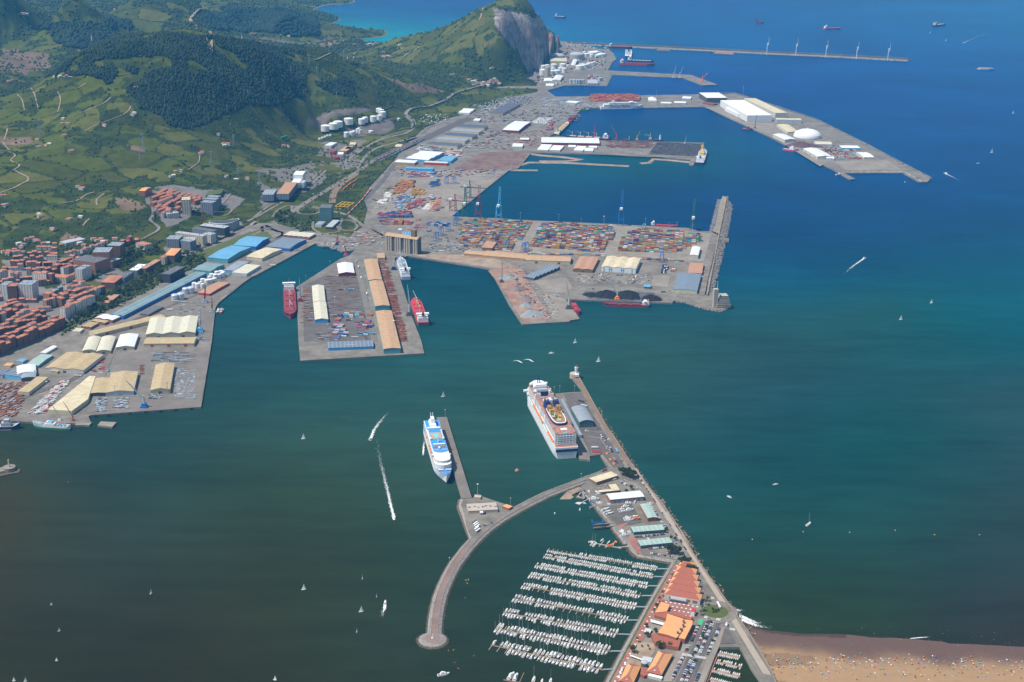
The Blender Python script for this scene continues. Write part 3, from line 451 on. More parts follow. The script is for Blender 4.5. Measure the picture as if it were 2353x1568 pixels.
# ================================================================ BUILDINGS
def profile(kind, W, h, rise, bays):
 pr = []; b = W/bays
 for k in range(bays):
  o = k*b
  if kind == 'gable': q = [(0, 0), (.5, 1), (1, 0)]
  elif kind == 'arch': q = [(i/8, math.sin(math.pi*i/8)**.8) for i in range(9)]
  elif kind == 'saw': q = [(0, 0), (.82, 1), (1, 0)]
  elif kind == 'shed': q = [(0, 0), (1, 1)]
  else: q = [(0, 0), (1, 0)]
  pr += [(o+u*b, h+z*rise) for u, z in q][(0 if k == 0 else 1):]
 return pr
def extr(mb, poly, v0, v1, axis, m=0, cap=True):
 """closed (u, z) polygon extruded along v; axis 'y': u = x, v = y"""
 n = len(poly); V = [((u, v, z) if axis == 'y' else (v, u, z)) for v in (v0, v1) for u, z in poly]
 F = [(i, (i+1) % n, n+(i+1) % n, n+i) for i in range(n)]+([tuple(range(n))[::-1], tuple(range(n, 2*n))] if cap else [])
 if axis == 'y': F = [f[::-1] for f in F]
 mb.add(V, F, m)
def bldg(name, label, t, c, h, kind='gable', rise=2.5, wall='offwhite', roof='tan_roof', axis='y', bays=1, z=None, cat='warehouse', group=None, doors=0, doorm='darkgrey', plant=0, ends=None):
 (x0, y0), (x1, y1), (x2, y2) = D2(t, c[0], c[1]), D2(t, c[2], c[3]), D2(t, c[4], c[5])
 if z is None: z = 4.0
 if z == 'land': z = onland((x0+x1)/2, (y0+y1)/2, h).z
 A, B, Q = at(x0, y0, z+h), at(x1, y1, z+h), at(x2, y2, z+h)
 def side(A, B): d = (B-A).normalized(); return (Q-A).dot(Vector((-d.y, d.x, 0)))
 if (Q-B).length > (B-A).length:      # the longer side sets the direction
  n_ = (Q-B).normalized(); xd = Vector((n_.y, -n_.x, 0)); L = (B-A).dot(xd); W = (Q-B).length
  A = B-xd*L if L > 0 else B; L = abs(L); rz = math.atan2(xd.y, xd.x)
 else:
  if side(A, B) < 0: A, B = B, A
  W = side(A, B); L = (B-A).length; rz = math.atan2(B.y-A.y, B.x-A.x)
 o = thing(name, label, cat, (A.x, A.y, z), rz, group)
 return body(o, L, W, h, kind, rise, wall, roof, axis, bays, doors, doorm, plant)
def body(o, L, W, h, kind, rise, wall, roof, axis, bays, doors=0, doorm='darkgrey', plant=0):
 roof = roofmat(roof, axis)
 if kind == 'hip':
  MB().box(L/2, W/2, -3, L, W, h+3).build('wall', wall, o); mb = MB(); k = .45; s = min(L, W)/2
  rx = (s, L-s) if L > W else (L/2, L/2); ry = (W/2, W/2) if L > W else (s, W-s); V = [(-k, -k, h), (L+k, -k, h), (L+k, W+k, h), (-k, W+k, h), (rx[0], ry[0], h+rise), (rx[1], ry[1], h+rise)]
  mb.add(V, [(0, 1, 5, 4), (1, 2, 5), (2, 3, 4, 5), (3, 0, 4)] if L > W else [(0, 1, 4), (1, 2, 5, 4), (2, 3, 5), (3, 0, 4, 5)]); mb.add(V[:4], [(3, 2, 1, 0)]); mb.build('roof', roof, o)
 elif kind == 'flat':
  MB().box(L/2, W/2, -3, L, W, h+3).build('wall', wall, o); mb = MB(); mb.box(L/2, W/2, h+.002, L+.3, W+.3, .35)
  mb.build('roof', roof, o)
  if plant:
   R = random.Random(int(L*100))
   for k in range(plant): MB().box(L*(k+R.uniform(.3, .7))/plant, W*R.uniform(.3, .7), h+.35, R.uniform(2, 4), R.uniform(2, 4), R.uniform(1.5, 3)).build('roof_plant', 'grey', o)
 else:
  S = (L, W) if axis == 'y' else (W, L); pr = profile(kind, S[0], h, rise, bays); mb = MB(); extr(mb, [(0, -3.)]+[(u, z-.15) for u, z in pr]+[(S[0], -3.)], 0, S[1], axis); mb.build('wall', wall, o)
  mb = MB(); k = .5; top = [(u, z+.25) for u, z in pr]; top[0] = (-k, pr[0][1]+.1); top[-1] = (S[0]+k, pr[-1][1]+.1)
  bot = [(u, z-.35) for u, z in top][::-1]; extr(mb, top+bot, -k, S[1]+k, axis); mb.build('roof', roof, o)
 for d in range(doors):
  x = L*(d+.5)/doors; MB().box(x, -.12, 0, min(7, L*.3), .2, min(5.5, h*.7)).build('door', doorm, o)
 return o
GW = 'port warehouses'
def polyb(name, label, t, pts, h, wall, roof, cat='warehouse', z=4.0, rise=0):
 Q = [P(t, pts[i], pts[i+1], z+h) for i in range(0, len(pts), 2)]; c0 = Q[0]; o = thing(name, label, cat, (c0.x, c0.y, z)); L = [(q.x-c0.x, q.y-c0.y) for q in Q]
 MB().prism(L, -3, h).build('wall', wall, o); MB().prism(L, h+.003, h+.4).build('roof', roof, o); return o
o = polyb('warehouse', 'long cream ribbed warehouse with slanting inner end at the near port quay', 'i', (440, 628, 660, 640, 808, 532, 878, 322, 822, 318), 9, 'cream', 'cream_roof')
bldg('open_shed', 'tan open-fronted shed between two cream warehouses by the near quay', 'i', (828, 470, 968, 470, 1012, 333), 8, 'gable', 1, 'darkgrey', 'tan_roof', 'y')
bldg('warehouse', 'tan gabled warehouse with white front behind the blue harbour crane', 'i', (972, 462, 1225, 458, 1268, 278), 8.5, 'gable', 3.5, 'light_steel', 'tan_roof', 'y', doors=1, doorm='steel')
bldg('warehouse', 'tan gabled warehouse with pale yellow front, alone on the near pier', 'i', (1383, 440, 1560, 440, 1602, 206), 9, 'gable', 4, 'cream', 'tan_roof', 'y', doors=1)
bldg('warehouse', 'broad tan twin-gabled warehouse with white front and lean-to', 'i', (437, 228, 765, 266, 950, 122), 9, 'gable', 3, 'offwhite', 'tan_roof', 'y', bays=2, doors=1)
bldg('shed', 'small tan shed against the broad twin-gabled warehouse', 'i', (480, 264, 525, 280, 582, 240), 5, 'gable', 1.2, 'cream', 'tan_roof', 'y')
bldg('warehouse', 'low tan box warehouse beside the scrap steel yard', 'i', (165, 458, 265, 468, 443, 330), 8, 'flat', 1, 'cream', 'tan_roof', 'y')
bldg('shed', 'white arched shed near the railway on the left edge', 'i', (155, 265, 330, 285, 325, 214), 8, 'arch', 3, 'white', 'white_roof', 'y')
bldg('shed', 'blue and white row of workshop sheds on the left edge', 'i', (25, 305, 195, 330, 215, 270), 7, 'gable', 1.5, 'sky_blue', 'slate_roof', 'y', bays=3)
bldg('shed', 'grey arched open shed beside the blue workshops', 'i', (197, 325, 325, 330, 335, 268), 8, 'arch', 2, 'darkgrey', 'grey_roof', 'y')
bldg('shed', 'dark slate-roofed shed cut by the left edge', 'i', (-40, 310, 25, 310, 85, 262), 7, 'gable', 1.5, 'grey', 'slate_roof', 'y', bays=2)
bldg('shed', 'long mossy green-roofed shed beside the railway', 'i', (245, 212, 352, 222, 490, 125), 6, 'gable', 1.5, 'teal', 'green_roof', 'x', bays=1)
bldg('shed', 'narrow white shed in the railway yard', 'i', (380, 98, 415, 112, 525, 48), 5, 'arch', 1.5, 'offwhite', 'white_roof', 'y')
bldg('shed', 'orange-roofed hut at the left edge of the port', 'i', (38, 218, 95, 225, 130, 200), 5, 'hip', 1.5, 'cream', 'tile_orange', cat='shed')
bldg('shed', 'small blue-roofed hut beside the railway', 'i', (155, 180, 210, 190, 258, 165), 4, 'gable', 1, 'light_steel', 'blue_roof', 'x')
bldg('warehouse', 'cream barrel-roofed shed, left of a matching pair', 'D', (191, 803, 219, 806, 232, 775), 7, 'arch', 3.5, 'cream', 'pale_roof', 'y', doors=1)
bldg('warehouse', 'cream barrel-roofed shed, right of a matching pair', 'D', (223, 804, 254, 807, 266, 774), 7, 'arch', 3.5, 'cream', 'pale_roof', 'y', doors=1)
bldg('warehouse', 'white-roofed gabled warehouse beside the barrel-roofed pair', 'D', (267, 795, 308, 797, 318, 768), 8, 'gable', 3, 'cream', 'white_roof', 'y', doors=1)
bldg('warehouse', 'very long tan warehouse with ribbed roof and red doors', 'e', (872, 1505, 1518, 1345, 1495, 1312), 8, 'gable', 2.5, 'cream', 'tan_roof', 'x', doors=3, doorm='red')
bldg('warehouse', 'largest cream warehouse with three gabled bays on the near pier', 'e', (1338, 1510, 1792, 1488, 1818, 1340), 11, 'gable', 4, 'cream', 'pale_roof', 'y', bays=3, doors=2, doorm='darkgrey')
bldg('warehouse', 'tan ribbed warehouse with three red doors before the three-gabled one', 'i', (1318, 22, 1780, 18, 1780, -38), 8, 'gable', 2.5, 'cream', 'tan_roof', 'x', doors=3, doorm='red')
bldg('warehouse', 'extremely long blue-walled warehouse with weathered teal roof', 'e', (1130, 1335, 1895, 942, 1795, 930), 9, 'gable', 2, 'blue', 'teal_roof', 'x', bays=2, doors=5, doorm='maroon')
bldg('warehouse', 'faded green hall at the far end of the long teal warehouse', 'e', (1772, 908, 1935, 926, 2060, 862), 10, 'gable', 3, 'teal', 'teal_roof', 'x')
bldg('warehouse', 'bright blue-roofed hall, nearer of two beside the flyover', 'e', (1902, 800, 2090, 815, 2305, 704), 12, 'gable', 4, 'teal', 'blue_roof', 'x', doors=0)
bldg('warehouse', 'bright blue-roofed hall, farther of two beside the flyover', 'D', (545, 558, 588, 567, 619, 546), 12, 'gable', 4, 'blue', 'blue_roof', 'x')
bldg('warehouse', 'cream-roofed hall next to the quay below the blue halls', 'D', (561, 592, 602, 594, 648, 573), 9, 'gable', 3, 'cream', 'cream_roof', 'x')
bldg('warehouse', 'slate and sky-blue roofed hall at the head of the narrow dock', 'f', (95, 698, 308, 716, 462, 632), 9, 'gable', 3, 'blue', 'slate_roof', 'x', doors=0)
bldg('warehouse', 'blue lean-to hall along the dock side of the slate-roofed hall', 'f', (240, 712, 312, 720, 460, 636), 8, 'shed', 1.5, 'blue', 'blue_roof', 'x')
bldg('warehouse', 'red brick hall with stained white roof by the flyover', 'f', (252, 592, 486, 613, 530, 577), 8, 'gable', 1.5, 'brick', 'pale_roof', 'y', bays=5)
bldg('warehouse', 'pale box warehouse with dark rooflight near the white tanks', 'e', (2148, 925, 2265, 948, 2395, 870), 8, 'flat', 1, 'light_steel', 'pale_roof', 'x')
bldg('warehouse', 'blue-walled shed with grey roof behind the white tanks', 'e', (2068, 905, 2150, 920, 2290, 838), 8, 'gable', 2, 'sky_blue', 'grey_roof', 'x')
bldg('warehouse', 'low red warehouse on the quay beside grey silos', 'e', (1835, 1112, 1925, 1132, 2108, 1030), 6, 'gable', 1, 'red', 'rust_roof', 'x', doors=0)
bldg('shed', 'brown open shed between the long teal and tan warehouses', 'e', (1308, 1300, 1365, 1322, 1502, 1250), 5, 'gable', 1, 'wood', 'dark_roof', 'x')
bldg('shed', 'white-roofed shed with brick end at the foot of the teal warehouse', 'e', (872, 1352, 1030, 1375, 1132, 1345), 7, 'gable', 2, 'brick', 'white_roof', 'y', bays=2)
for i, c in enumerate(((755, 1425, 830, 1440, 905, 1400), (835, 1382, 960, 1400, 985, 1380))): bldg('shed', ('two-bay' if i else 'three-bay')+' cream sheds beside the coal-dark railway cutting', 'e', c, 6, 'gable', 1.5, 'brick', 'tan_roof', 'y', bays=3-i)
bldg('shed', 'small cream box shed near the roundabout in the port', 'e', (680, 1462, 735, 1480, 770, 1450), 5, 'flat', 1, 'offwhite', 'cream_roof', 'x')
bldg('office_building', 'dark glass office block with rounded corners above the teal warehouse', 'e', (1505, 935, 1560, 955, 1695, 885), 22, 'flat', 1, 'wall_black', 'dark_roof', 'x', cat='building', z=6, plant=2)
for i, (c, lb) in enumerate((((985, 808, 1100, 808, 1150, 1002), 'farthest'), ((1035, 1010, 1163, 1005, 1228, 1240), 'second'), ((1105, 1285, 1240, 1283, 1322, 1568), 'nearest'))):
 if i == 0: c = (1032, 1005, 1157, 1002, 1110, 812)
 if i == 1: c = (1095, 1248, 1228, 1240, 1163, 1010)
 if i == 2: c = (1170, 1632, 1328, 1632, 1243, 1286)
 bldg('warehouse', '%s of three long ochre-roofed warehouses down the middle pier' % lb, 'f', c, 12, 'gable', 2, 'teal', 'ochre_roof', 'y', group=GW)
bldg('warehouse', 'ochre shed at the head of the middle pier', 'f', (1118, 800, 1185, 800, 1175, 755), 8, 'gable', 1.5, 'cream', 'ochre_roof', 'x')
bldg('warehouse', 'white-roofed hall with maroon gable near the head of the middle pier', 'f', (760, 945, 905, 940, 885, 848), 9, 'gable', 3.5, 'maroon', 'white_roof', 'y')
bldg('warehouse', 'far half of the pale green-white hall on the middle pier', 'f', (525, 1205, 637, 1202, 622, 1055), 9, 'gable', 3, 'light_steel', 'pale_roof', 'y')
bldg('warehouse', 'near half of the pale green-white hall with blue lettered gable', 'f', (542, 1372, 662, 1365, 642, 1206), 9, 'gable', 3, 'sky_blue', 'pale_roof', 'y')
bldg('shed', 'long low blue-roofed shed at the near end of the middle pier', 'D', (754, 800, 858, 796, 856, 782), 7, 'gable', 1.5, 'sky_blue', 'slate_roof', 'x')
def sign(name, label, words, loc, rz, size, m, board=None, tilt=math.pi/2):
 cu = bpy.data.curves.new(name, 'FONT'); cu.body = words; cu.size = size; cu.align_x = 'CENTER'; cu.extrude = .05; o = bpy.data.objects.new('sign_tmp', cu); C.objects.link(o); dg = bpy.context.evaluated_depsgraph_get()
 me = bpy.data.meshes.new_from_object(o.evaluated_get(dg)); bpy.data.objects.remove(o); me.materials.clear(); me.materials.append(M[m]); o = bpy.data.objects.new(name, me); C.objects.link(o); o.location = loc; o.rotation_euler = (tilt, 0, rz); return o
s_ = sign('gable_lettering', None, 'BERGE', (0, 0, 0), 0, 5.5, 'white'); q_ = P('f', 602, 1378, 8); s_.location = q_+Vector((0, -.9, -1)); tag(s_, 'white BERGE lettering on the blue gable of the pale hall', 'lettering')
o = thing('sign_board', 'white BERGE sign on the long low blue-roofed pier shed', 'sign', P('D', 805, 800, 4)); MB().box(0, -.6, 3, 22, .5, 6).build('board', 'white', o); s_ = sign('lettering', None, 'BERGE', (0, -.95, 4.2), 0, 4.6, 'navy'); s_.parent = o
A, B = P('s', 405, 1200, 4), P('s', 1650, 1375, 4); rz = math.atan2(B.y-A.y, B.x-A.x); L = (B-A).length; W = 24.; Hs = 44
so_ = thing('grain_silo', 'tall row of tan concrete grain silos under a rounded roof', 'silo', A, rz); r = L/30.5
for k in range(14):
 if k in (3, 7, 11): continue
 x = r+k*(L-2*r)/13.; mb = MB()
 mb.cyl(x, r, 0, Hs, r, n=14); mb.build('silo_tube', 'silo_wall', so_)
MB().box(L/2, W/2+r*.6, 0, L, W-r, Hs).build('core_wall', 'darkgrey', so_)
mb = MB(); extr(mb, [(u+(-.5 if i == 0 else 0), z) for i, (u, z) in enumerate(profile('arch', W+2, Hs, 6, 1))], -1, L+1, 'x'); mb.build('roof', 'ochre_roof', so_)
MB().box(L-17, W*.55, Hs, 14, 12, 24).build('head_house', 'wood', so_)
bldg('shed', 'sky-blue roofed shed behind the grain silos', 's', (1065, 640, 1460, 620, 1475, 480), 9, 'gable', 2, 'light_steel', 'blue_roof', 'y', bays=4)
bldg('office_tower', 'green glass office tower beside the road interchange', 'f', (590, 330, 690, 345, 708, 312), 44, 'flat', 1, 'wall_glass', 'dark_roof', 'x', cat='office tower', plant=2, z=6)
bldg('office_building', 'low white office with flat roof at the foot of the glass tower', 'f', (545, 492, 600, 500, 640, 468), 8, 'flat', 1, 'offwhite', 'grey_roof', 'x', cat='building', z=6)
bldg('office_building', 'long flat podium right of the glass tower', 'f', (640, 515, 700, 520, 770, 455), 7, 'flat', 1, 'wall_black', 'grey', 'x', cat='building', z=6)
bldg('warehouse', 'brown peaked shed beside the container yard, left end', 'f', (2065, 715, 2170, 712, 2210, 668), 9, 'shed', 4, 'wood', 'rust_roof', 'x')
bldg('warehouse', 'tan arched shed, first from the left below the container yard', 'f', (1910, 762, 2080, 775, 2085, 745), 7, 'arch', 3, 'ochre_roof', 'ochre_roof', 'x')
bldg('warehouse', 'tan arched shed, second from the left below the container yard', 'D', (1108, 587, 1205, 595, 1206, 583), 7, 'arch', 3, 'ochre_roof', 'ochre_roof', 'x')
bldg('warehouse', 'long tan arched shed in the middle below the container yard', 'g', (120, 820, 535, 835, 552, 790), 9, 'arch', 4, 'cream', 'ochre_roof', 'x', doors=2)
bldg('warehouse', 'brown-roofed warehouse left of the cream one with blue bands', 'g', (558, 905, 740, 912, 798, 800), 9, 'gable', 2, 'wood', 'rust_roof', 'y', bays=2, doors=1)
o = bldg('warehouse', 'cream three-bay warehouse with white front and blue bands', 'g', (820, 885, 1135, 905, 1180, 808), 13, 'gable', 3, 'white', 'cream_roof', 'y', bays=3)
for fr in (.08, .27, .62, .9):
 for dx in ((-3.2, 3.2) if fr in (.27, .62) else (0,)):
  l_ = (P('g', 1135, 905, 17)-P('g', 820, 885, 17)).length; MB().box(l_*fr+dx, -.15, 1, 2.6, .3, 12.).build('blue_band', 'sky_blue', o)
 if fr in (.27, .62): MB().box(l_*fr, -.15, 5.5, 3.8, .28, 3).build('blue_band', 'sky_blue', o)
bldg('warehouse', 'dark sawtooth-roofed shed below the tan arched sheds', 'g', (200, 990, 440, 890, 395, 862), 6, 'saw', 4, 'darkgrey', 'slate_roof', 'y', bays=7)
bldg('warehouse', 'white-roofed open hall at the right end of the container yard', 'g', (1635, 775, 1710, 780, 1730, 702), 10, 'arch', 1.5, 'offwhite', 'white_roof', 'y')
bldg('warehouse', 'slate-blue warehouse with skylights near the control tower', 'g', (1478, 1095, 1700, 1105, 1738, 952), 9, 'gable', 2, 'pale_roof', 'slate_roof', 'y', bays=1)
bldg('warehouse', 'brown flat-roofed hall with red front behind the slate-blue one', 'g', (1615, 940, 1745, 945, 1760, 852), 8, 'flat', 1, 'red', 'rust_roof', 'y')
bldg('shed', 'small sky-blue shed beside the pale salt yard', 'g', (1212, 1065, 1270, 1070, 1278, 1050), 5, 'gable', 1, 'green', 'blue_roof', 'x')
A = P('g', 1845, 1262, 4); ct = thing('control_tower', 'stepped concrete harbour control tower at the breakwater root', 'tower', A, .12)
MB().box(7, 7, -2, 11, 12, 50).build('lift_shaft', 'silo_wall', ct); MB().tube((12, 12, 48), (12, 12, 66), .6).build('mast', 'white', ct)
for k in range(7): MB().box(27+k*.4, 14, -2 if k == 0 else k*4.2, 36-k*3.2, 30-k*1.5, 4.2 if k else 6).build('storey', 'wall_tower', ct); MB().box(27+k*.4, 14, (4.2 if k else 4)+k*4.2-.2, 38.5-k*3.2, 32-k*1.5, .7).build('balcony', 'silo_wall', ct)
for i, c in enumerate(((1568, 1325, 1850, 1345, 1865, 1300), (1648, 1280, 1920, 1298, 1930, 1255), (1722, 1240, 1985, 1260, 1995, 1215), (1785, 1200, 2045, 1218, 2055, 1178), (1850, 1165, 2095, 1178, 2105, 1135))):
 c = c[:4]+(c[2]+(c[4]-c[2])*.8, c[3]+(c[5]-c[3])*.6)
 bldg('warehouse', '%s dark-roofed cream logistics shed up the row beside the railway' % nth(i), 'b', c, 11, 'flat', 1, 'cream', 'solar_roof' if i % 2 == 0 else 'grey_roof', 'x', group='row of logistics sheds')
bldg('warehouse', 'large dark solar-roofed shed beside the new-car compound', 'b', (2148, 1035, 2265, 1045, 2430, 955), 10, 'flat', 1, 'tan_roof', 'solar_roof', 'x')
bldg('warehouse', 'white and teal ribbed roof warehouse with blue end wall', 'b', (1360, 1462, 1580, 1472, 1730, 1400), 11, 'gable', 2, 'sky_blue', 'white_roof', 'x', bays=3)
bldg('warehouse', 'low white-roofed shed with ochre wall in front of the white one', 'b', (1268, 1490, 1455, 1500, 1470, 1475), 9, 'flat', 1, 'ochre_roof', 'white_roof', 'x')
bldg('warehouse', 'blue-roofed shed right of the large white warehouse', 'b', (1678, 1475, 1790, 1482, 1848, 1440), 9, 'gable', 1.5, 'sky_blue', 'blue_roof', 'x')
bldg('warehouse', 'red-walled flat shed below the blue-roofed one', 'b', (1540, 1492, 1755, 1502, 1775, 1488), 9, 'flat', 1, 'red', 'offwhite', 'x')
bldg('warehouse', 'light blue roofed shed row at the terminal entrance', 'b', (1370, 1550, 1620, 1560, 1640, 1545), 7, 'gable', 2, 'sky_blue', 'blue_roof', 'y', bays=6)
bldg('warehouse', 'cream shed beside the railway sidings', 'b', (1270, 1350, 1330, 1350, 1355, 1325), 7, 'gable', 1, 'cream', 'cream_roof', 'x')
bldg('warehouse', 'white peaked hall on the far side of the logistics row', 'b', (2000, 1105, 2050, 1110, 2070, 1090), 8, 'gable', 2, 'offwhite', 'white_roof', 'x')
bldg('tent_hall', 'long white tented hall left of the new-car compound', 'b', (1860, 1035, 1960, 1040, 2015, 1000), 8, 'gable', 3, 'white', 'white_roof', 'x', bays=2)
bldg('warehouse', 'large white-roofed purple-walled hall on the central quay', 'c', (-95, 1198, 60, 1202, 172, 1120), 11, 'gable', 3, 'maroon', 'white_roof', 'x')
bldg('warehouse', 'long white-roofed hall with maroon walls on the ro-ro pier', 'c', (270, 1310, 805, 1318, 835, 1270), 10, 'gable', 3, 'maroon', 'white_roof', 'x', bays=1)
for i, c in enumerate(((235, 1370, 330, 1380, 370, 1330), (345, 1372, 440, 1382, 480, 1340), (570, 1375, 650, 1385, 685, 1345), (665, 1380, 745, 1388, 748, 1362), (515, 1350, 585, 1352, 588, 1335), (705, 1355, 780, 1358, 782, 1342))):
 bldg('shed', '%s white storage tent from the left on the ro-ro pier' % nth(i), 'c', c, 6, 'flat', .5, 'offwhite', 'white', 'x', cat='tent', group='white tents on the ro-ro pier')
bldg('shed', 'white hall at the left end of the ro-ro pier', 'c', (0, 1345, 95, 1350, 105, 1320), 8, 'flat', 1, 'offwhite', 'white_roof', 'x')
bldg('shed', 'white shed with ochre floor beside the purple-walled hall', 'c', (70, 1285, 155, 1285, 160, 1268), 6, 'flat', 1, 'rust', 'white_roof', 'x')
bldg('warehouse', 'white-roofed hall with dark openings at the bend of the north pier', 'c', (1795, 905, 1975, 900, 1900, 852), 24, 'flat', 1, 'darkgrey', 'white', 'x')
bldg('factory', 'enormous white factory hall on the north pier', 'c', (2165, 1065, 2390, 1060, 2130, 920), 28, 'flat', 1, 'white', 'white', 'x', cat='factory')
bldg('factory', 'white and cream flat roofed wing on the seaward side of the white factory', 'c', (2130, 905, 2420, 1040, 2480, 1015), 22, 'flat', 1, 'offwhite', 'cream_roof', 'x', cat='factory')
bldg('factory', 'low white wing on the quay side of the white factory', 'c', (1955, 990, 2080, 1050, 2130, 1030), 14, 'flat', 1, 'white', 'white', 'x', cat='factory')
bldg('warehouse', 'white shed with cream trim at the seaward end of the factory', 'd', (80, 1100, 310, 1105, 300, 1090), 14, 'flat', 1, 'light_steel', 'cream_roof', 'x')
bldg('warehouse', 'white gabled shed on the quay left of the dome', 'd', (45, 1235, 155, 1285, 230, 1268), 12, 'gable', 3, 'offwhite', 'white_roof', 'x', doors=0)
bldg('warehouse', 'long pale shed behind the dome toward the factory', 'd', (80, 1145, 180, 1215, 275, 1205), 10, 'gable', 2, 'offwhite', 'cream_roof', 'x')
bldg('warehouse', 'white gabled warehouse on the quay beside the red tug', 'd', (322, 1365, 455, 1440, 540, 1410), 11, 'gable', 3.5, 'offwhite', 'white_roof', 'x', doors=3)
bldg('warehouse', 'pale arched hall right of the brown ore heap', 'd', (440, 1325, 590, 1328, 598, 1305), 10, 'arch', 4, 'light_steel', 'pale_roof', 'x')
bldg('warehouse', 'small white gabled shed at the near end of the quay warehouse', 'd', (540, 1455, 610, 1460, 605, 1440), 8, 'gable', 2, 'light_steel', 'white', 'y')
bldg('warehouse', 'white-roofed blue-ended shed toward the tip of the north pier', 'd', (680, 1360, 850, 1362, 858, 1340), 8, 'flat', 1, 'sky_blue', 'white', 'x')
bldg('warehouse', 'white arched hall nearest the tip of the north pier', 'd', (870, 1440, 975, 1445, 900, 1400), 8, 'arch', 3, 'offwhite', 'white', 'x')
o = thing('storage_dome', 'large low white storage dome on the north pier', 'dome', P('d', 360, 1262, 4)); mb = MB(); rr = (P('d', 485, 1262)-P('d', 235, 1262)).length/2; mb.lathe(0, 0, [(rr, -1), (rr, 5)], 40); mb.build('base_wall', 'offwhite', o); MB().dome(0, 0, 5, rr*.995, rr*.52, 40).build('dome_shell', 'white', o)
MB().cyl(0, 0, 5+rr*.5, 5+rr*.5+6, 2).build('vent', 'white', o)
for c, lb in ((( 1560, 905, 1640, 908, 1650, 890), 'white low shed near the bend of the north pier'), ((1490, 945, 1600, 948, 1610, 935), 'second white shed from the bend on the ferry quay'), ((1370, 950, 1465, 952, 1470, 940), 'third white shed from the bend on the ferry quay')): bldg('shed', lb, 'c', c, 7, 'flat', 1, 'light_steel', 'white', 'x')
bldg('tent_hall', 'white peaked canopy behind the ferry quay', 'c', (1258, 920, 1330, 925, 1320, 900), 8, 'hip', 8, 'white', 'white', 'x')
bldg('shed', 'blue-roofed pavilion beside the stacked containers at the ferry quay', 'c', (490, 940, 590, 948, 600, 932), 6, 'flat', 1, 'light_steel', 'white', 'x')
bldg('shed', 'red and white covered skid yard near the bend of the north pier', 'c', (1750, 945, 1850, 960, 1860, 948), 6, 'flat', 1, 'rust', 'rust', 'x')
for i, c in enumerate(((340, 40, 430, 40, 455, 5, 30), (325, 110, 400, 112, 425, 72, 16), (60, 215, 160, 222, 190, 175, 18), (190, 210, 300, 215, 380, 110, 16), (380, 110, 440, 115, 460, 90, 14))):
 bldg('factory', ('tall white block of the hillside works', 'white hall below the tall block of the hillside works', 'grey stepped office of the hillside works', 'long dark blue hall of the hillside works', 'small white annex of the hillside works')[i], 'f', c[:6], c[6], 'flat', 1, ('white', 'offwhite', 'wall_grey', 'slate_roof', 'offwhite')[i], ('white', 'white', 'grey_roof', 'rust_roof', 'grey')[i], 'x', cat='factory', z=22)
for i, (c, w_, rf) in enumerate((((640, 1330, 690, 1340, 745, 1310), 'offwhite', 'white_roof'), ((765, 1385, 830, 1390, 890, 1350), 'red', 'tan_roof'), ((820, 1365, 860, 1370, 890, 1345), 'offwhite', 'cream_roof'), ((680, 1395, 720, 1398, 728, 1380), 'red', 'maroon'), ((750, 1418, 800, 1420, 805, 1398), 'offwhite', 'white_roof'), ((718, 1445, 755, 1448, 760, 1432), 'red', 'maroon'), ((858, 1325, 910, 1330, 920, 1308), 'cream', 'cream_roof'))):
 bldg('shed', '%s small %s shed below the hillside fuel tanks' % (nth(i), dict(offwhite='white', red='red', cream='cream')[w_]), 'b', c, 7, 'flat', 1, w_, rf, 'x', z=11)
for i, c in enumerate(((0, 328, 45, 335, 100, 305), (0, 310, 40, 313, 60, 300))): bldg('shed', ('near', 'far')[i]+' blue striped shed beside the flyover', 'f', c, 6, 'gable', 1, 'offwhite', 'blue_roof', 'x', z=7)
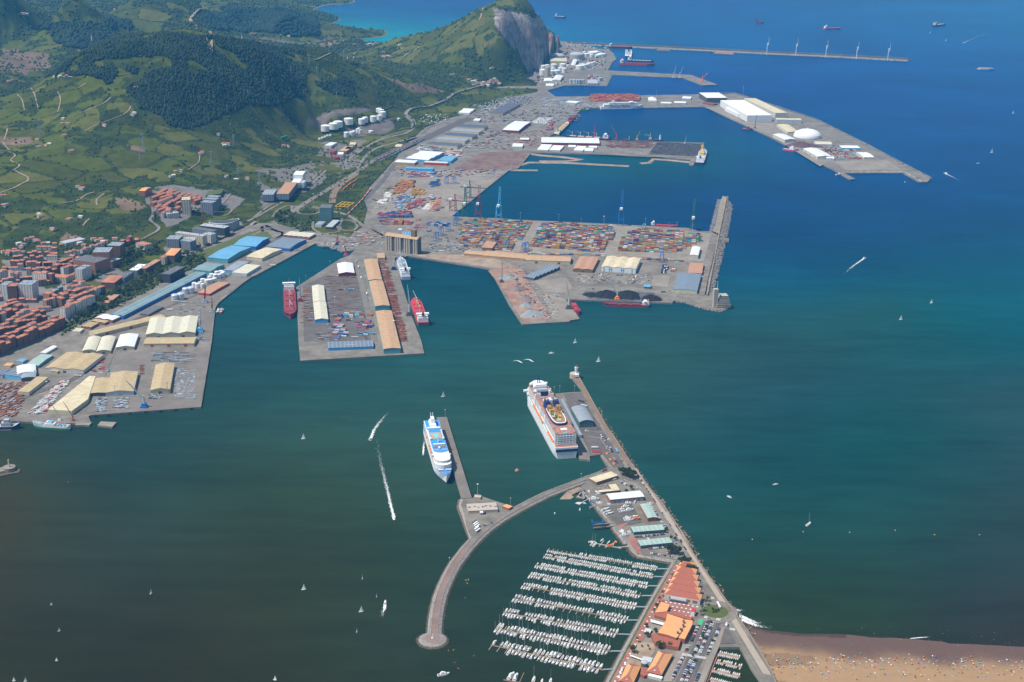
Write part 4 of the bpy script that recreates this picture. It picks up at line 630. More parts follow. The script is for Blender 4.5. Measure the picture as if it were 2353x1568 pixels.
# ================================================================ TOWN
GT = 'blocks of flats in the hillside town'
TOWNROWS = [  # tile e: front eave line left-right, count, depth m, height, walls, label
 (-60,1620,600,1345,9,13,24,'brick','front row nearest the railway'), (-40,1545,545,1330,8,12,20,'pink','second row above the railway'), (-30,1470,430,1310,7,12,20,'brick','third row above the railway'),
 (30,1395,420,1270,5,12,18,'pink','fourth row above the railway'), (-40,1345,260,1215,4,13,22,'brick','fifth row above the railway'), (-40,1275,180,1200,3,12,18,'pink','sixth row above the railway'),
 (600,1245,880,1135,4,14,34,'white','tall row at the right end of the railway front'), (400,1130,560,1180,2,12,24,'brick','row behind the tall corner blocks'), (430,1205,790,1085,5,12,20,'pink','row above the square roof terraces'),
 (610,1065,780,1010,3,12,22,'white','stepped white row below the hillside park'), (700,1098,875,1040,3,11,20,'white','second stepped white row below the park'), (800,1120,970,1070,3,11,20,'white','third stepped white row below the park'),
 (-30,925,110,905,2,12,24,'white','left-hand row of white blocks'), (90,950,200,930,2,12,24,'white','white pair left of the twin towers'), (290,935,470,955,3,14,26,'white','white blocks in the middle of town'),
 (430,905,700,830,4,12,22,'brick','long terrace above the white blocks'), (580,895,720,860,2,13,24,'white','pale pair beside the dark-roofed block'), (240,905,420,890,3,12,20,'brick','terrace of red roofs in mid town'),
 (90,830,220,835,2,12,16,'brick','pair at the upper left of town'), (240,842,370,850,2,12,16,'brick','pair left of the dark-roofed block'), (395,850,480,845,1,12,18,'brick','lone block left of the dark-roofed block'), (490,860,660,800,2,12,16,'brick','slanting pair behind the white blocks'),
 (120,790,255,780,2,12,14,'pink','second pair at the upper left'), (275,795,400,785,2,12,14,'pink','third pair at the upper left'), (250,750,380,742,2,12,14,'pink','top pair on the left slope'), (405,750,525,752,2,12,14,'brick','top pair beside the road'), (425,785,520,785,1,12,12,'pink','lone block below the top pair'),
 (640,1190,860,1090,4,12,24,'pink','row behind the tall railway corner'), (120,1330,470,1225,5,12,16,'white','lower middle row of town'), (-30,1165,250,1130,4,12,12,'pink','low row under the twin towers'), (-30,1010,180,985,3,12,14,'pink','low row above the left towers'), (20,880,210,868,3,12,14,'white','upper left terrace'), (350,1010,460,990,2,12,16,'pink','terraces left of the school'), (180,985,330,970,2,12,12,'brick','terraces above the wide tower'), (700,1010,760,985,1,12,16,'white','block right of the school'), (640,780,760,800,2,12,12,'pink','houses left of the orange tower'), (330,700,520,700,3,10,9,'white','villas on the upper left slope'), (60,745,230,735,3,10,9,'white','villas at the town top left'), (840,690,960,668,3,10,9,'white','villas behind the orange tower'), (590,745,730,740,3,11,12,'white','row of white houses below the long garden'), (760,730,840,705,2,11,12,'white','row of small houses behind the brick towers'), (1130,645,1215,610,2,12,16,'orange','long orange block on the upper road'),
 (0,1100,70,1090,1,14,10,'pink','low block below the left towers'), (80,1200,160,1180,1,14,16,'brick','lone block below the twin towers'), (170,1180,330,1175,2,12,12,'pink','low terraces below the twin towers'), (560,1130,660,1100,2,11,14,'brick','short row in the town centre'), (460,1120,590,1075,2,11,14,'grey','grey-roofed pair in the centre')]
WCOL = dict(brick=('wall_brick', 'tile_red'), pink=('wall_pink', 'tile_red'), white=('wall_white', 'tile_red'), orange=('wall_orange', 'tile_red'), grey=('wall_grey', 'grey_roof'))
for x0, y0, x1, y1, n_, dep_, h_, wl, lb in TOWNROWS:
 n_ = max(n_, int(n_*1.45+.3))
 z = onland(*D2('e', (x0+x1)/2, (y0+y1)/2), h_).z; A, B = P('e', x0, y0, z+h_), P('e', x1, y1, z+h_); d = (B-A).normalized(); rz = math.atan2(d.y, d.x); L = (B-A).length/n_
 for k in range(n_):
  hh = h_+rnd.choice((-6, -3, 0, 0, 3)); q = A+d*(k*L)+Vector((-d.y, d.x, 0))*rnd.uniform(-2.5, 2.5); zz = max(hz(q.x, q.y), 5); o = thing('apartment_block', '%s %s block from left, %s' % (nth(k), wl, lb), 'building', (q.x, q.y, zz), rz, GT)
  hh = max(8, hh+z-zz); w_, r_ = WCOL[wl] if rnd.random() < .75 else WCOL[rnd.choice(('brick', 'pink', 'white'))]
  body(o, L-.4, dep_+rnd.uniform(-1, 2), hh, 'hip' if rnd.random() < .7 else 'gable', 2.6, w_, r_, 'x', 1)
  if rnd.random() < .6: MB().box(L*.4, dep_*.5, hh+1.2, 1.5, 1.2, 2).build('chimney', 'brick', o)
def tower(label, t, c, h, wl, rf='grey_roof', kind='flat', z='land', **k): return bldg('apartment_tower', label, t, c, h, kind, 2.6, wl, rf, 'x', z=z, cat='building', plant=3 if kind == 'flat' else 0, **k)
tower('tall white and dark block, left of the twin towers', 'e', (5, 1045, 65, 1052, 120, 1020), 42, 'wall_white'); tower('brick tower between the two white ones', 'e', (68, 1055, 150, 1060, 170, 1030), 40, 'wall_brick', 'tile_red', 'hip')
tower('wide white and black tower, right of the left pair', 'e', (172, 1040, 290, 1050, 345, 1010), 42, 'wall_white'); tower('large orange brick tower with pitched top', 'e', (862, 735, 1000, 750, 1035, 705), 42, 'wall_orange')
tower('grey-topped brick tower behind the orange one', 'e', (995, 680, 1100, 692, 1145, 660), 38, 'wall_brick'); tower('wide brick block with dark mansard roof', 'e', (665, 818, 870, 850, 900, 790), 30, 'wall_orange', 'dark_roof')
tower('brick annex in front of the orange tower', 'e', (925, 815, 1030, 835, 1060, 800), 18, 'wall_brick', 'grey'); tower('blank white-sided tower in the middle of town', 'e', (688, 905, 750, 912, 835, 870), 32, 'wall_white')
tower('yellow school building with red roof', 'e', (462, 975, 605, 985, 610, 955), 14, 'wall_cream', 'tile_red', 'hip'); tower('long wing of the yellow school', 'e', (605, 985, 715, 935, 700, 925), 14, 'wall_cream', 'tile_red', 'hip')
tower('brick corner block at the lower left of the square', 'e', (392, 1125, 450, 1135, 480, 1115), 30, 'wall_orange', 'tile_red', 'hip')
tower('long brick block with red roof left of the dark office', 'e', (940, 1015, 1050, 1030, 1135, 965), 16, 'wall_brick', 'tile_red', 'hip'); tower('dark-roofed extension of the long brick block', 'e', (1060, 995, 1140, 990, 1225, 930), 15, 'wall_grey', 'dark_roof')
tower('white-roofed grey block below the hillside park', 'e', (1200, 905, 1260, 918, 1345, 862), 16, 'wall_grey', 'white'); tower('brick block with many chimneys behind the white-roofed one', 'e', (1270, 905, 1340, 900, 1480, 820), 16, 'wall_brick', 'rust_roof')
tower('cream-ended brick block below the boulevard', 'e', (1478, 790, 1510, 800, 1600, 745), 20, 'wall_cream', 'tile_red', 'hip'); tower('orange-roofed brick block on the boulevard', 'e', (1510, 775, 1600, 780, 1665, 715), 22, 'wall_brick', 'tile_orange', 'hip')
tower('dark grey new tower nearest the boulevard', 'e', (1655, 640, 1745, 655, 1765, 632), 26, 'wall_grey'); tower('wide dark grey new block left of it', 'e', (1535, 620, 1640, 632, 1680, 598), 26, 'wall_grey')
tower('pale grey new block behind the dark pair', 'e', (1690, 640, 1790, 640, 1800, 612), 24, 'wall_grey', 'grey'); tower('cream new block with regular windows', 'e', (1608, 570, 1860, 605, 1875, 588), 24, 'wall_cream', 'grey'); tower('grey-blue new block beside the cream one', 'e', (1860, 580, 1935, 592, 1950, 570), 24, 'wall_white', 'grey')
tower('dark stepped new block behind the grey-blue one', 'e', (1765, 530, 1955, 560, 1960, 540), 22, 'wall_grey', 'dark_roof'); tower('block under construction with bare floors', 'e', (1830, 505, 2060, 530, 2070, 505), 22, 'wall_black', 'grey')
o = thing('apartment_block', 'long curved white block with stacked balconies above the railway', 'building', onland(*D2('e', 2060, 540)))
cpts = [P('e', *c, 30) for c in ((1920, 480), (1990, 490), (2060, 492), (2130, 480), (2195, 455), (2185, 445), (2110, 455), (2040, 462), (1960, 462), (1930, 465))]; b0 = o.location
mb = MB(); L_ = [(p.x-b0.x, p.y-b0.y) for p in cpts]; mb.prism(L_, -4, 22); mb.build('wall', 'wall_black', o)
for k in range(8):
 g_ = 1.02; mx = sum(p[0] for p in L_)/10; my = sum(p[1] for p in L_)/10; MB().prism([(mx+(p[0]-mx)*g_, my+(p[1]-my)*1.12) for p in L_], k*3, k*3+.9, bottom=True).build('balcony', 'white', o)
k = 0
for c in ((1405,250,1520,205),(1450,215,1545,165),(1455,290,1590,235),(1500,340,1600,270),(1410,300,1450,280),(1440,340,1490,310),(1460,365,1550,335),(1545,205,1590,170),(1590,225,1660,190),(1640,240,1715,205),(1700,240,1760,210),(1740,250,1790,220),(1595,285,1670,240),(1530,215,1580,200),(1580,190,1625,178),(1630,300,1675,285),(1480,250,1600,212),(1500,395,1575,345),(1625,350,1660,330),(1790,265,1830,225),(1790,235,1820,222),(1825,255,1855,238),(1790,280,1850,260)):
 z = onland(*D2('e', c[0], c[1]), 12).z; A, B = P('e', c[0], c[1], z+13), P('e', c[2], c[3], z+13); d = (B-A).normalized(); o = thing('apartment_block', '%s red-roofed bar block of the hillside estate, counted from its left edge' % nth(k), 'building', (A.x, A.y, z), math.atan2(d.y, d.x), 'bar blocks of the hillside estate'); k += 1
 body(o, (B-A).length, 12, 13, 'gable', 2.5, 'wall_orange' if k % 3 else 'wall_white', 'tile_red', 'x', 1)
tower('tall cream and yellow tower at the foot of the estate', 'e', (1668, 262, 1745, 268, 1752, 242), 46, 'wall_cream', 'cream'); tower('nearer dark tower right of the cream one', 'e', (1840, 290, 1950, 298, 1962, 278), 36, 'wall_grey'); tower('middle dark tower right of the cream one', 'e', (1880, 262, 1985, 268, 1990, 252), 32, 'wall_grey'); tower('rear dark tower right of the cream one', 'e', (1900, 240, 2005, 246, 2010, 230), 28, 'wall_grey')
tower('low white apartment pair below the estate', 'e', (1535, 400, 1645, 385, 1640, 370), 14, 'wall_white', 'grey'); tower('white block with red roof at the foot of the estate', 'e', (1508, 375, 1560, 365, 1575, 340), 20, 'wall_white', 'tile_red', 'hip')
tower('white and orange houses on the upper road', 'e', (1245, 665, 1330, 685, 1360, 660), 14, 'wall_white', 'tile_red', 'hip'); tower('orange tower behind the white and orange houses', 'e', (1238, 630, 1272, 635, 1275, 618), 18, 'wall_orange', 'tile_red', 'hip')
bldg('sports_hall', 'lone orange-roofed hall above the estate', 'e', (1305, 170, 1330, 188, 1390, 155), 14, 'gable', 3, 'brick', 'tile_orange', 'x', z='land', cat='building')
bldg('retaining_block', 'open-air market hall with red floor above the dark office', 'e', (925, 1200, 1000, 1215, 1100, 1140), 9, 'flat', 1, 'darkgrey', 'rust_roof', 'x', z='land', cat='building')
bldg('garden_terrace', 'long grey terrace roof at the top of town', 'e', (560, 650, 600, 668, 785, 628), 5, 'flat', 1, 'grey', 'grey', 'x', z='land', cat='building')
HS = [('e',[(0,250),(35,245),(10,335),(35,330),(335,410),(355,440),(605,465),(625,460),(455,545),(715,432),(720,180),(745,180),(690,160),(1565,75),(1580,60),(1600,20),(1640,15),(2075,70),(2250,85),(2150,95),(270,640),(300,655),(330,665),(380,690),(160,690),(200,700),(60,760),(110,745),(20,765),(410,690),(480,690),(560,700),(640,640),(880,660),(920,670),(950,665),(900,645),(840,650),(1030,640),(720,690),(745,695),(45,780),(170,720),(230,650)]),
      ('a',[(435,1335),(405,1345),(330,1365),(635,1405),(320,1290),(560,1105),(600,1150),(550,1150),(575,1265),(938,1160),(1210,1055),(1195,1070),(1230,825),(1990,1250),(2045,1335),(2050,1350),(1835,1410),(1828,1430),(2075,1335),(500,715),(540,715),(600,715),(2300,320),(2340,318),(190,140),(230,145),(1050,95),(60,755),(100,750)]),
      ('b',[(1005,415),(1030,412),(1055,412),(1080,410),(1105,410),(895,418),(1315,425),(1300,450),(1340,455),(1170,520),(1185,530),(1200,525),(1225,530),(1160,492),(1150,530),(1950,745),(1975,760),(2000,745),(2010,770),(2035,775),(2060,785),(2085,770),(2100,780),(2120,760),(2140,750),(2150,775),(2175,740),(2190,750),(2200,765),(1990,790),(2070,800),(2110,795),(2160,760),(2215,770),(1785,695),(2155,635),(2145,645),(225,345),(100,325),(285,345),(660,410),(80,110),(120,108),(165,105),(240,1355),(270,1350)])]
k = 0
for t, ps in HS:
 for x, y in ps:
  q = onland(*D2(t, x, y)); far = q.y > 6200; s = 1.6 if far else 1.0; L, W = rnd.uniform(11, 16)*s, rnd.uniform(8, 11)*s; o = thing('house', '%s red-roofed house among the hillside fields' % ('far' if far else 'near'), 'house', q, rnd.uniform(-.5, .9), 'scattered hillside houses'); k += 1
  body(o, L, W, rnd.uniform(5, 7), 'hip' if k % 3 else 'gable', 2.2, 'offwhite' if k % 4 else 'cream', 'tile_red' if k % 5 else 'offwhite', 'x', 1)
patchp = [onland(*D2('e', *c)) for c in ((1890, 250), (2030, 250), (2060, 195), (1915, 190))]; zz = max(p.z for p in patchp)+.4; struct(MB().prism([(p.x, p.y) for p in patchp], zz-6, zz).build('sports_pitch', 'grass'))
# ================================================================ TANKS
def tank(name, label, loc, r, h, m='white', group=None, kind='cone'):
 o = thing(name, label, 'tank', loc, 0, group); h *= 1.4 if 'quarry' in label else 1; MB().cyl(0, 0, -1, h, r, n=20, top=False).build('shell', m, o)
 mb = MB(); (mb.dome(0, 0, h, r, r*.3, 20) if kind == 'dome' else mb.lathe(0, 0, [(r*1.005, h-.2), (r*.6, h+r*.1), (.1, h+r*.17)], 20)); mb.build('roof', m, o)
 mb = MB(); mb.tube((r+.3, 0, 0), (0, r+.3, h), .5); mb.build('stair', 'steel', o); return o
def tanks(t, rows, kind, lab, z=4.0, group='storage tanks', m='white', ht=None):
 for i, (x, y, r, h) in enumerate(rows):
  q = P(t, x, y, z) if z != 'land' else onland(*D2(t, x, y)); tank('storage_tank', lab % nth(i), q, r, h, m, group, kind)
tanks('b', [(642, 1215, 20, 16), (716, 1195, 20, 16), (755, 1170, 19, 16), (851, 1155, 19, 17), (972, 1145, 14, 15), (1003, 1128, 12, 15), (1078, 1120, 14, 16), (1133, 1105, 11, 15), (1164, 1080, 14, 17), (1150, 1060, 13, 17), (1130, 1045, 13, 16)], 'cone', '%s large white tank from the left along the quarry terrace', 'land', 'white fuel tanks on the quarry terrace')
tanks('b', [(832, 1262, 11, 14), (880, 1255, 11, 13), (902, 1240, 7, 12), (935, 1220, 8, 11), (956, 1230, 6, 11), (945, 1215, 6, 12), (1310, 1110, 7, 7), (1055, 1220, 10, 5)], 'cone', '%s small white tank from the left below the quarry terrace', 'land', 'small fuel tanks below the terrace')
for i, (x, y) in enumerate(((585, 1290), (610, 1282), (635, 1272), (658, 1262), (683, 1258))):
 q = onland(*D2('b', x, y+15)); o = thing('gas_sphere', '%s spherical gas tank from the left on slim legs' % nth(i), 'tank', q, 0, 'spherical gas tanks'); MB().sphere(0, 0, 10, 6.5, 14).build('sphere', 'offwhite', o)
 for a in range(4): MB().tube((5*math.cos(a*1.57), 5*math.sin(a*1.57), 0), (5*math.cos(a*1.57), 5*math.sin(a*1.57), 8), .4).build('leg', 'white', o)
for i, (x, y) in enumerate(((245, 1280), (272, 1275))): tank('storage_tank', '%s dark green tank on the hillside' % ('left', 'right')[i], onland(*D2('b', x, y)), 8, 10, 'green', None)
tanks('e', [(1945, 990, 6, 13), (1978, 995, 6, 13), (1992, 965, 6, 12), (2010, 990, 6, 12), (2042, 980, 6, 13), (2030, 958, 6, 12), (1862, 1030, 6, 11), (1902, 1035, 7, 10), (1935, 1030, 6, 10), (1970, 1020, 6, 10), (1785, 1070, 6, 12), (1815, 1078, 6, 12), (1838, 1060, 5, 11), (1860, 1080, 5, 12), (1925, 1010, 5, 12), (2052, 965, 5, 12)], 'cone', '%s white tank in the cluster beside the red quay warehouse', 4., 'white tanks beside the red warehouse')
tanks('e', [(1608, 1190, 9, 14), (1662, 1182, 9, 15), (1708, 1130, 9, 14), (1756, 1125, 9, 15)], 'dome', '%s grey steel silo from the left on the quay', 4., 'grey quay silos', 'silver')
tanks('c', [(415, 555, 44, 26), (597, 545, 44, 28)], 'dome', '%s huge grey liquefied gas tank by the chimney', 4., 'gas storage tanks', 'grey')
tanks('c', [(740, 510, 30, 20), (820, 522, 24, 18), (770, 500, 22, 18), (680, 515, 18, 14), (790, 525, 18, 14), (730, 525, 12, 16), (665, 495, 12, 12), (845, 510, 12, 12)], 'cone', '%s white tank from the left behind the tanker berth', 4., 'white tanks behind the tanker berth')
tanks('c', [(622, 635, 24, 14), (668, 625, 16, 14), (695, 620, 12, 14), (715, 612, 11, 14), (738, 605, 11, 14), (755, 595, 9, 12), (290, 635, 16, 14), (385, 618, 18, 12), (465, 615, 18, 12), (445, 645, 14, 10), (285, 690, 20, 20), (360, 695, 16, 18), (408, 690, 20, 18), (480, 670, 14, 18), (325, 625, 14, 12), (640, 610, 12, 10), (775, 592, 8, 8), (700, 595, 9, 10), (375, 660, 12, 14), (515, 620, 10, 10), (560, 618, 12, 8), (430, 600, 11, 9)], 'cone', '%s white tank on the storage peninsula below the quarry', 4., 'white tanks on the storage peninsula')
tanks('c', [(540, 770, 7, 22), (556, 770, 7, 22), (574, 772, 7, 22), (596, 773, 7, 22), (617, 773, 7, 22), (637, 772, 7, 22), (655, 772, 7, 22), (805, 745, 8, 16), (820, 742, 8, 16)], 'cone', '%s slim grey silo from the left on the peninsula shore', 4., 'slim grey silos on the shore', 'light_steel')
o = thing('chimney', 'tall grey power station chimney with red band', 'chimney', P('c', 419, 545, 4)); MB().cyl(0, 0, 0, 118, 8, 6.5, 14).build('shaft', 'concrete_grey', o); MB().cyl(0, 0, 118, 135, 6.6, 6.3, 14).build('red_band', 'c_pink', o)
o = thing('silo_tower', 'stout grey-brown cement silo below the chimney', 'silo', P('c', 326, 715, 4)); MB().cyl(0, 0, 0, 52, 16, n=18).build('shell', 'silo_wall', o); MB().cyl(0, 0, 52, 56, 15, n=18).build('cap', 'grey', o)
bldg('power_station', 'cream power station block in front of the chimney', 'c', (350, 560, 505, 565, 500, 535), 26, 'flat', 1, 'cream', 'cream', 'x', cat='power station', plant=4)
bldg('warehouse', 'white conveyor hall on the storage peninsula', 'c', (540, 600, 575, 605, 600, 548), 14, 'gable', 3, 'offwhite', 'white_roof', 'y')
bldg('warehouse', 'white gabled shed below the cement silo', 'c', (370, 735, 440, 740, 470, 695), 14, 'gable', 4, 'offwhite', 'white_roof', 'y'); bldg('warehouse', 'low white shed left of the gabled one on the shore', 'c', (290, 745, 370, 748, 375, 722), 8, 'gable', 3, 'offwhite', 'white', 'y')
bldg('warehouse', 'small white block near the peninsula shore', 'c', (310, 785, 380, 790, 385, 770), 8, 'flat', 1, 'offwhite', 'white', 'x'); bldg('warehouse', 'steel-framed building beside the slim grey silos', 'c', (700, 770, 790, 768, 780, 735), 10, 'flat', 1, 'grey', 'grey', 'x')
MB2 = MB(); R = random.Random(8)
for k in range(420):
 x, y = R.choice(((R.uniform(280, 860), R.uniform(560, 650)), (R.uniform(500, 900), R.uniform(400, 470)), (R.uniform(690, 800), R.uniform(700, 780)), (R.uniform(480, 860), R.uniform(480, 600)), (R.uniform(200, 480), R.uniform(660, 780)))); q = P('c', x, y, 4); MB2.box(q.x, q.y, 4, R.uniform(3, 16), R.uniform(3, 10), R.uniform(2, 9), R.random()*3, R.choice((0, 0, 0, 1, 2, 3)))
tag(MB2.build('plant_equipment', ['offwhite', 'grey', 'maroon', 'green']), 'small pipework, pumps and huts crowding the storage peninsula', 'equipment', kind='stuff')
# ================================================================ SHIPS
def hull(L, B, H, m=('navy', 'red', 'white'), sheer=1.5, sternw=.86, bow=.24, flare=1.0, bul=1.0, sp=.18):
 """lofted hull, bow at +x; materials: side, boot band, deck"""
 mb = MB(); N = 16; rings = []
 for i in range(N+1):
  s = i/N; x = (s-.5)*L; t = max(0, (s-(1-bow))/bow); st = max(0, (.08-s)/.08)
  wd = (1-t**2.2)**.7*(1-(1-sternw)*st) if t < 1 else 0.0; wl = (1-min(1, t*1.08)**1.6)**.85*(1-.18*st) if t < .93 else 0.0
  z = H+sheer*t*t*2; xo = x+(0 if t < .5 else (t-.5)*flare*H*.5)
  rings.append([(x, -wl*B/2, -1.5), (x, -wl*B/2*1.01, H*sp), (xo, -wd*B/2, z+bul), (xo, wd*B/2, z+bul), (x, wl*B/2*1.01, H*sp), (x, wl*B/2, -1.5)])
 vs = [p for r in rings for p in r]; fs = []; ms = []
 for i in range(N):
  for k, mm in ((0, 1), (1, 0), (3, 0), (4, 1)): a = i*6+k; fs.append((a, a+6, a+7, a+1)); ms.append(mm)
 fs.append((0, 1, 2, 3, 4, 5)); ms.append(0); fs.append(tuple(N*6+k for k in range(6))[::-1]); ms.append(0); mb.add(vs, fs, ms)
 dk = [(r[2][0], r[2][1]*.97, r[2][2]-bul) for r in rings]+[(r[3][0], r[3][1]*.97, r[3][2]-bul) for r in rings]
 mb.add(dk, [(i, i+1, N+2+i, N+1+i) for i in range(N)], 2); return mb, list(m)
def along(a, b): d = Vector(b)-Vector(a); return math.atan2(d.y, d.x)
def cargo(label, bowp, sternp, B, H, side='navy', boot='red', deck='maroon', house='white', hx=-.40, hh=16, hatches=5, hatchm='maroon', cranes=0, cranem='cream', funnel='navy', name='cargo_ship', cat='ship', load=None, extra=None, L=None):
 a, b = Vector(sternp), Vector(bowp); L = L or (b-a).length; c = (a+b)/2; o = thing(name, label, cat, (c.x, c.y, 0), along(a, b)); mb, ms = hull(L, B, H, (side, boot, deck)); mb.build('hull', ms, o)
 hw = B*.82; hl = min(L*.14, 22); x = hx*L; h = MB(); h.box(x, 0, H, hl, hw, hh*.55); h.box(x, 0, H+hh*.55, hl*.8, hw*.9, hh*.25); h.box(x+hl*.1, 0, H+hh*.8, hl*.45, B*1.02, hh*.2); sh = h.build('superstructure', [house], o)
 if hh > 6: MB().box(x+hl*.1+hl*.226, 0, H+hh*.84, .15, B*.9, hh*.1).build('bridge_windows', 'glass', sh)
 MB().box(x-hl*.35, 0, H+hh*.8, hl*.3, B*.2, hh*.45, taper=.8).build('funnel', funnel, o); MB().tube((x+hl*.1, 0, H+hh), (x+hl*.1, 0, H+hh*1.5), .35, r1=.2).build('mast', house, o)
 f0, f1 = (hx+.1, .40) if hx < 0 else (-.42, hx-.1)
 for k in range(hatches):
  u = lerp(f0, f1, (k+.5)/hatches)*L; ln = (f1-f0)*L/hatches*.72; MB().box(u, 0, H, ln, B*.62, 1.8).build('hatch_cover', hatchm, o)
 for k in range(cranes):
  u = lerp(f0, f1, (k+.5)/max(cranes, 1)+.02)*L; mb = MB(); mb.cyl(u, 0, H, H+15, 1.3, n=8); mb.box(u, 0, H+15, 3, 3, 3.5); mb.tube((u, 0, H+16), (u+L/cranes*.45, B*.15, H+24), .7, r1=.3); mb.build('deck_crane', cranem, o)
 if load: load(o, L, B, H)
 return o
W0 = lambda t, x, y, z=0.: P(t, x, y, z)
cargo('maroon bulk carrier moored left of the middle pier, bow towards the viewer', W0('f', 316, 1330, 9), W0('f', 303, 1062, 9), 32, 9, 'maroon', 'red', 'maroon', 'white', -.40, 18, 4, 'maroon', 2, 'offwhite')
cargo('grey geared freighter with blue stern right of the middle pier', W0('f', 1322, 800, 9), W0('f', 1378, 985, 6), 27, 9, 'light_steel', 'blue', 'light_steel', 'white', -.40, 18, 4, 'steel', 3, 'light_steel')
cargo('red-decked bulk carrier with cream derricks near the middle pier tip', W0('f', 1455, 1175, 9), W0('f', 1540, 1405, 7), 30, 9, 'darkgrey', 'red', 'red', 'white', -.41, 18, 4, 'red', 2, 'cream', 'maroon')
cargo('red and blue coaster unloading coal at the bulk quay', W0('g', 838, 1228, 3), W0('g', 1262, 1240, 3), 16, 5, 'maroon', 'red', 'maroon', 'white', -.42, 11, 3, 'maroon', 0, funnel='orange')
cargo('small maroon freighter moored at the end of the scrap pier', W0('g', 612, 1318, 3), W0('g', 560, 1215, 4), 15, 5, 'maroon', 'navy', 'maroon', 'red', .30, 5, 2, 'red')
cargo('red tanker with white house at the jetty, long deck pipes', W0('c', 1310, 600, 3), W0('c', 990, 592, 3), 36, 11, 'red', 'maroon', 'maroon', 'white', -.44, 20, 6, 'maroon', 0, funnel='red', name='tanker')
cargo('dark green-hulled tanker moored behind the red one', W0('c', 1300, 572, 6), W0('c', 1062, 560, 6), 30, 11, 'navy', 'darkgrey', 'darkgrey', 'white', -.42, 20, 6, 'offwhite', 0, name='tanker')
cargo('white-housed gas carrier seen stern-on at the tank jetty', W0('c', 1072, 478, 6), W0('c', 1068, 530, 6), 40, 14, 'navy', 'red', 'white', 'white', -.30, 30, 3, 'white', name='tanker')
cargo('dark red tanker berthed along the outermost breakwater', W0('c', 1102, 448, 3), W0('c', 892, 440, 3), 34, 12, 'navy', 'maroon', 'maroon', 'white', -.44, 18, 6, 'maroon', name='tanker')
cargo('cream-craned freighter behind the long white ro-ro hall', W0('c', 480, 1250, 6), W0('c', 905, 1278, 6), 26, 8, 'navy', 'red', 'maroon', 'white', -.40, 18, 4, 'cream', 4, 'cream')
cargo('small white-housed coaster near the right end of the ro-ro pier', W0('c', 1290, 1290, 4), W0('c', 1378, 1290, 4), 18, 6, 'navy', 'red', 'navy', 'white', -.30, 18, 1)
cargo('small dark freighter in the middle of the ro-ro pier quay', W0('c', 1010, 1284, 4), W0('c', 1095, 1286, 4), 14, 5, 'darkgrey', 'navy', 'darkgrey', 'grey', -.30, 12, 1)
cargo('navy ro-ro ship with buff deckhouse along the inner quay', W0('c', 515, 1130, 5), W0('c', 400, 1240, 5), 24, 9, 'navy', 'navy', 'cream', 'cream', -.3, 9, 3, 'ochre_roof', name='roll_on_ship')
cargo('red freighter moored ahead of the navy ro-ro ship', W0('c', 562, 1075, 5), W0('c', 524, 1122, 5), 20, 8, 'maroon', 'red', 'maroon', 'maroon', -.2, 8, 2, 'maroon')
cargo('small red coaster at the container quay near the breakwater', W0('g', 1525, 512, 3), W0('g', 1275, 500, 3), 16, 4, 'red', 'maroon', 'red', 'white', -.42, 11, 3, 'red')
for lb, x0, y0, x1, y1, t, sd_, hs in (('distant dark coaster, leftmost ship anchored off the headland', 495, 168, 394, 163, 'c', 'navy', 'white'), ('distant red freighter, third ship from the left at sea', 2308, 215, 2238, 212, 'c', 'maroon', 'maroon'), ('bright red tanker anchored beyond the wind turbines', 664, 268, 512, 272, 'd', 'c_pink', 'white'), ('blue and buff coaster anchored at the upper right', 1627, 232, 1520, 244, 'd', 'navy', 'cream'), ('pale coaster far out beyond the quarry headland', 190, 104, 118, 98, 'c', 'steel', 'white')):
 cargo(lb, W0(t, x0, y0), W0(t, x1, y1), 28, 9, sd_, 'maroon', sd_, hs, -.38, 20, 4, hs if sd_ == 'navy' else sd_)
o = thing('concrete_caisson', 'low grey floating caisson anchored at the far right', 'barge', W0('d', 1998, 640)); MB().prism([(-48, 0), (-30, 18), (30, 14), (50, -6), (10, -18), (-36, -14)], -2, 8).build('body', 'grey', o); MB().box(0, 0, 8, 50, 14, 2).build('deck_house', 'silo_wall', o)
a, b = W0('c', 812, 1006), W0('c', 1200, 1000); o = thing('ferry', 'white car ferry with blue lettering at the second basin quay', 'ferry', (a+b)/2, along(a, b)); L = (b-a).length
mb, ms = hull(L, 28, 13, ('white', 'navy', 'offwhite'), 3, bow=.3); mb.build('hull', ms, o); mb = MB(); mb.box(-L*.03, 0, 13, L*.8, 27, 11); mb.build('superstructure', 'white', o); mb = MB(); mb.box(L*.02, 0, 24, L*.66, 24, 6); mb.build('upper_deck', 'light_steel', o); MB().box(L*.22, 0, 30, 16, 27, 4).build('bridge', 'white', o); MB().box(-L*.2, 0, 30, 14, 9, 9, taper=.8).build('funnel', 'white', o)
for k in range(3): MB().box(-L*.02+k*11, -13.7, 21, 8, 1.6, 2.6).build('lifeboat', 'orange', o)
s_ = sign('lettering', None, 'Brittany Ferries', (0, 0, 0), 0, 15, 'navy'); s_.parent = o; s_.location = (-L*.04, -14.4, 9.5); s_.rotation_euler = (math.pi/2, 0, 0); MB().box(-L*.03, -13.56, 20, L*.6, .12, 1).build('window_band', 'glass', o)
s_ = MB().add([(-L*.34, -14.3, 11), (-L*.26, -14.3, 15), (-L*.29, -14.3, 12.5), (-L*.27, -14.3, 9.5)], [(0, 2, 1), (0, 3, 2)]).build('emblem', 'orange', o)
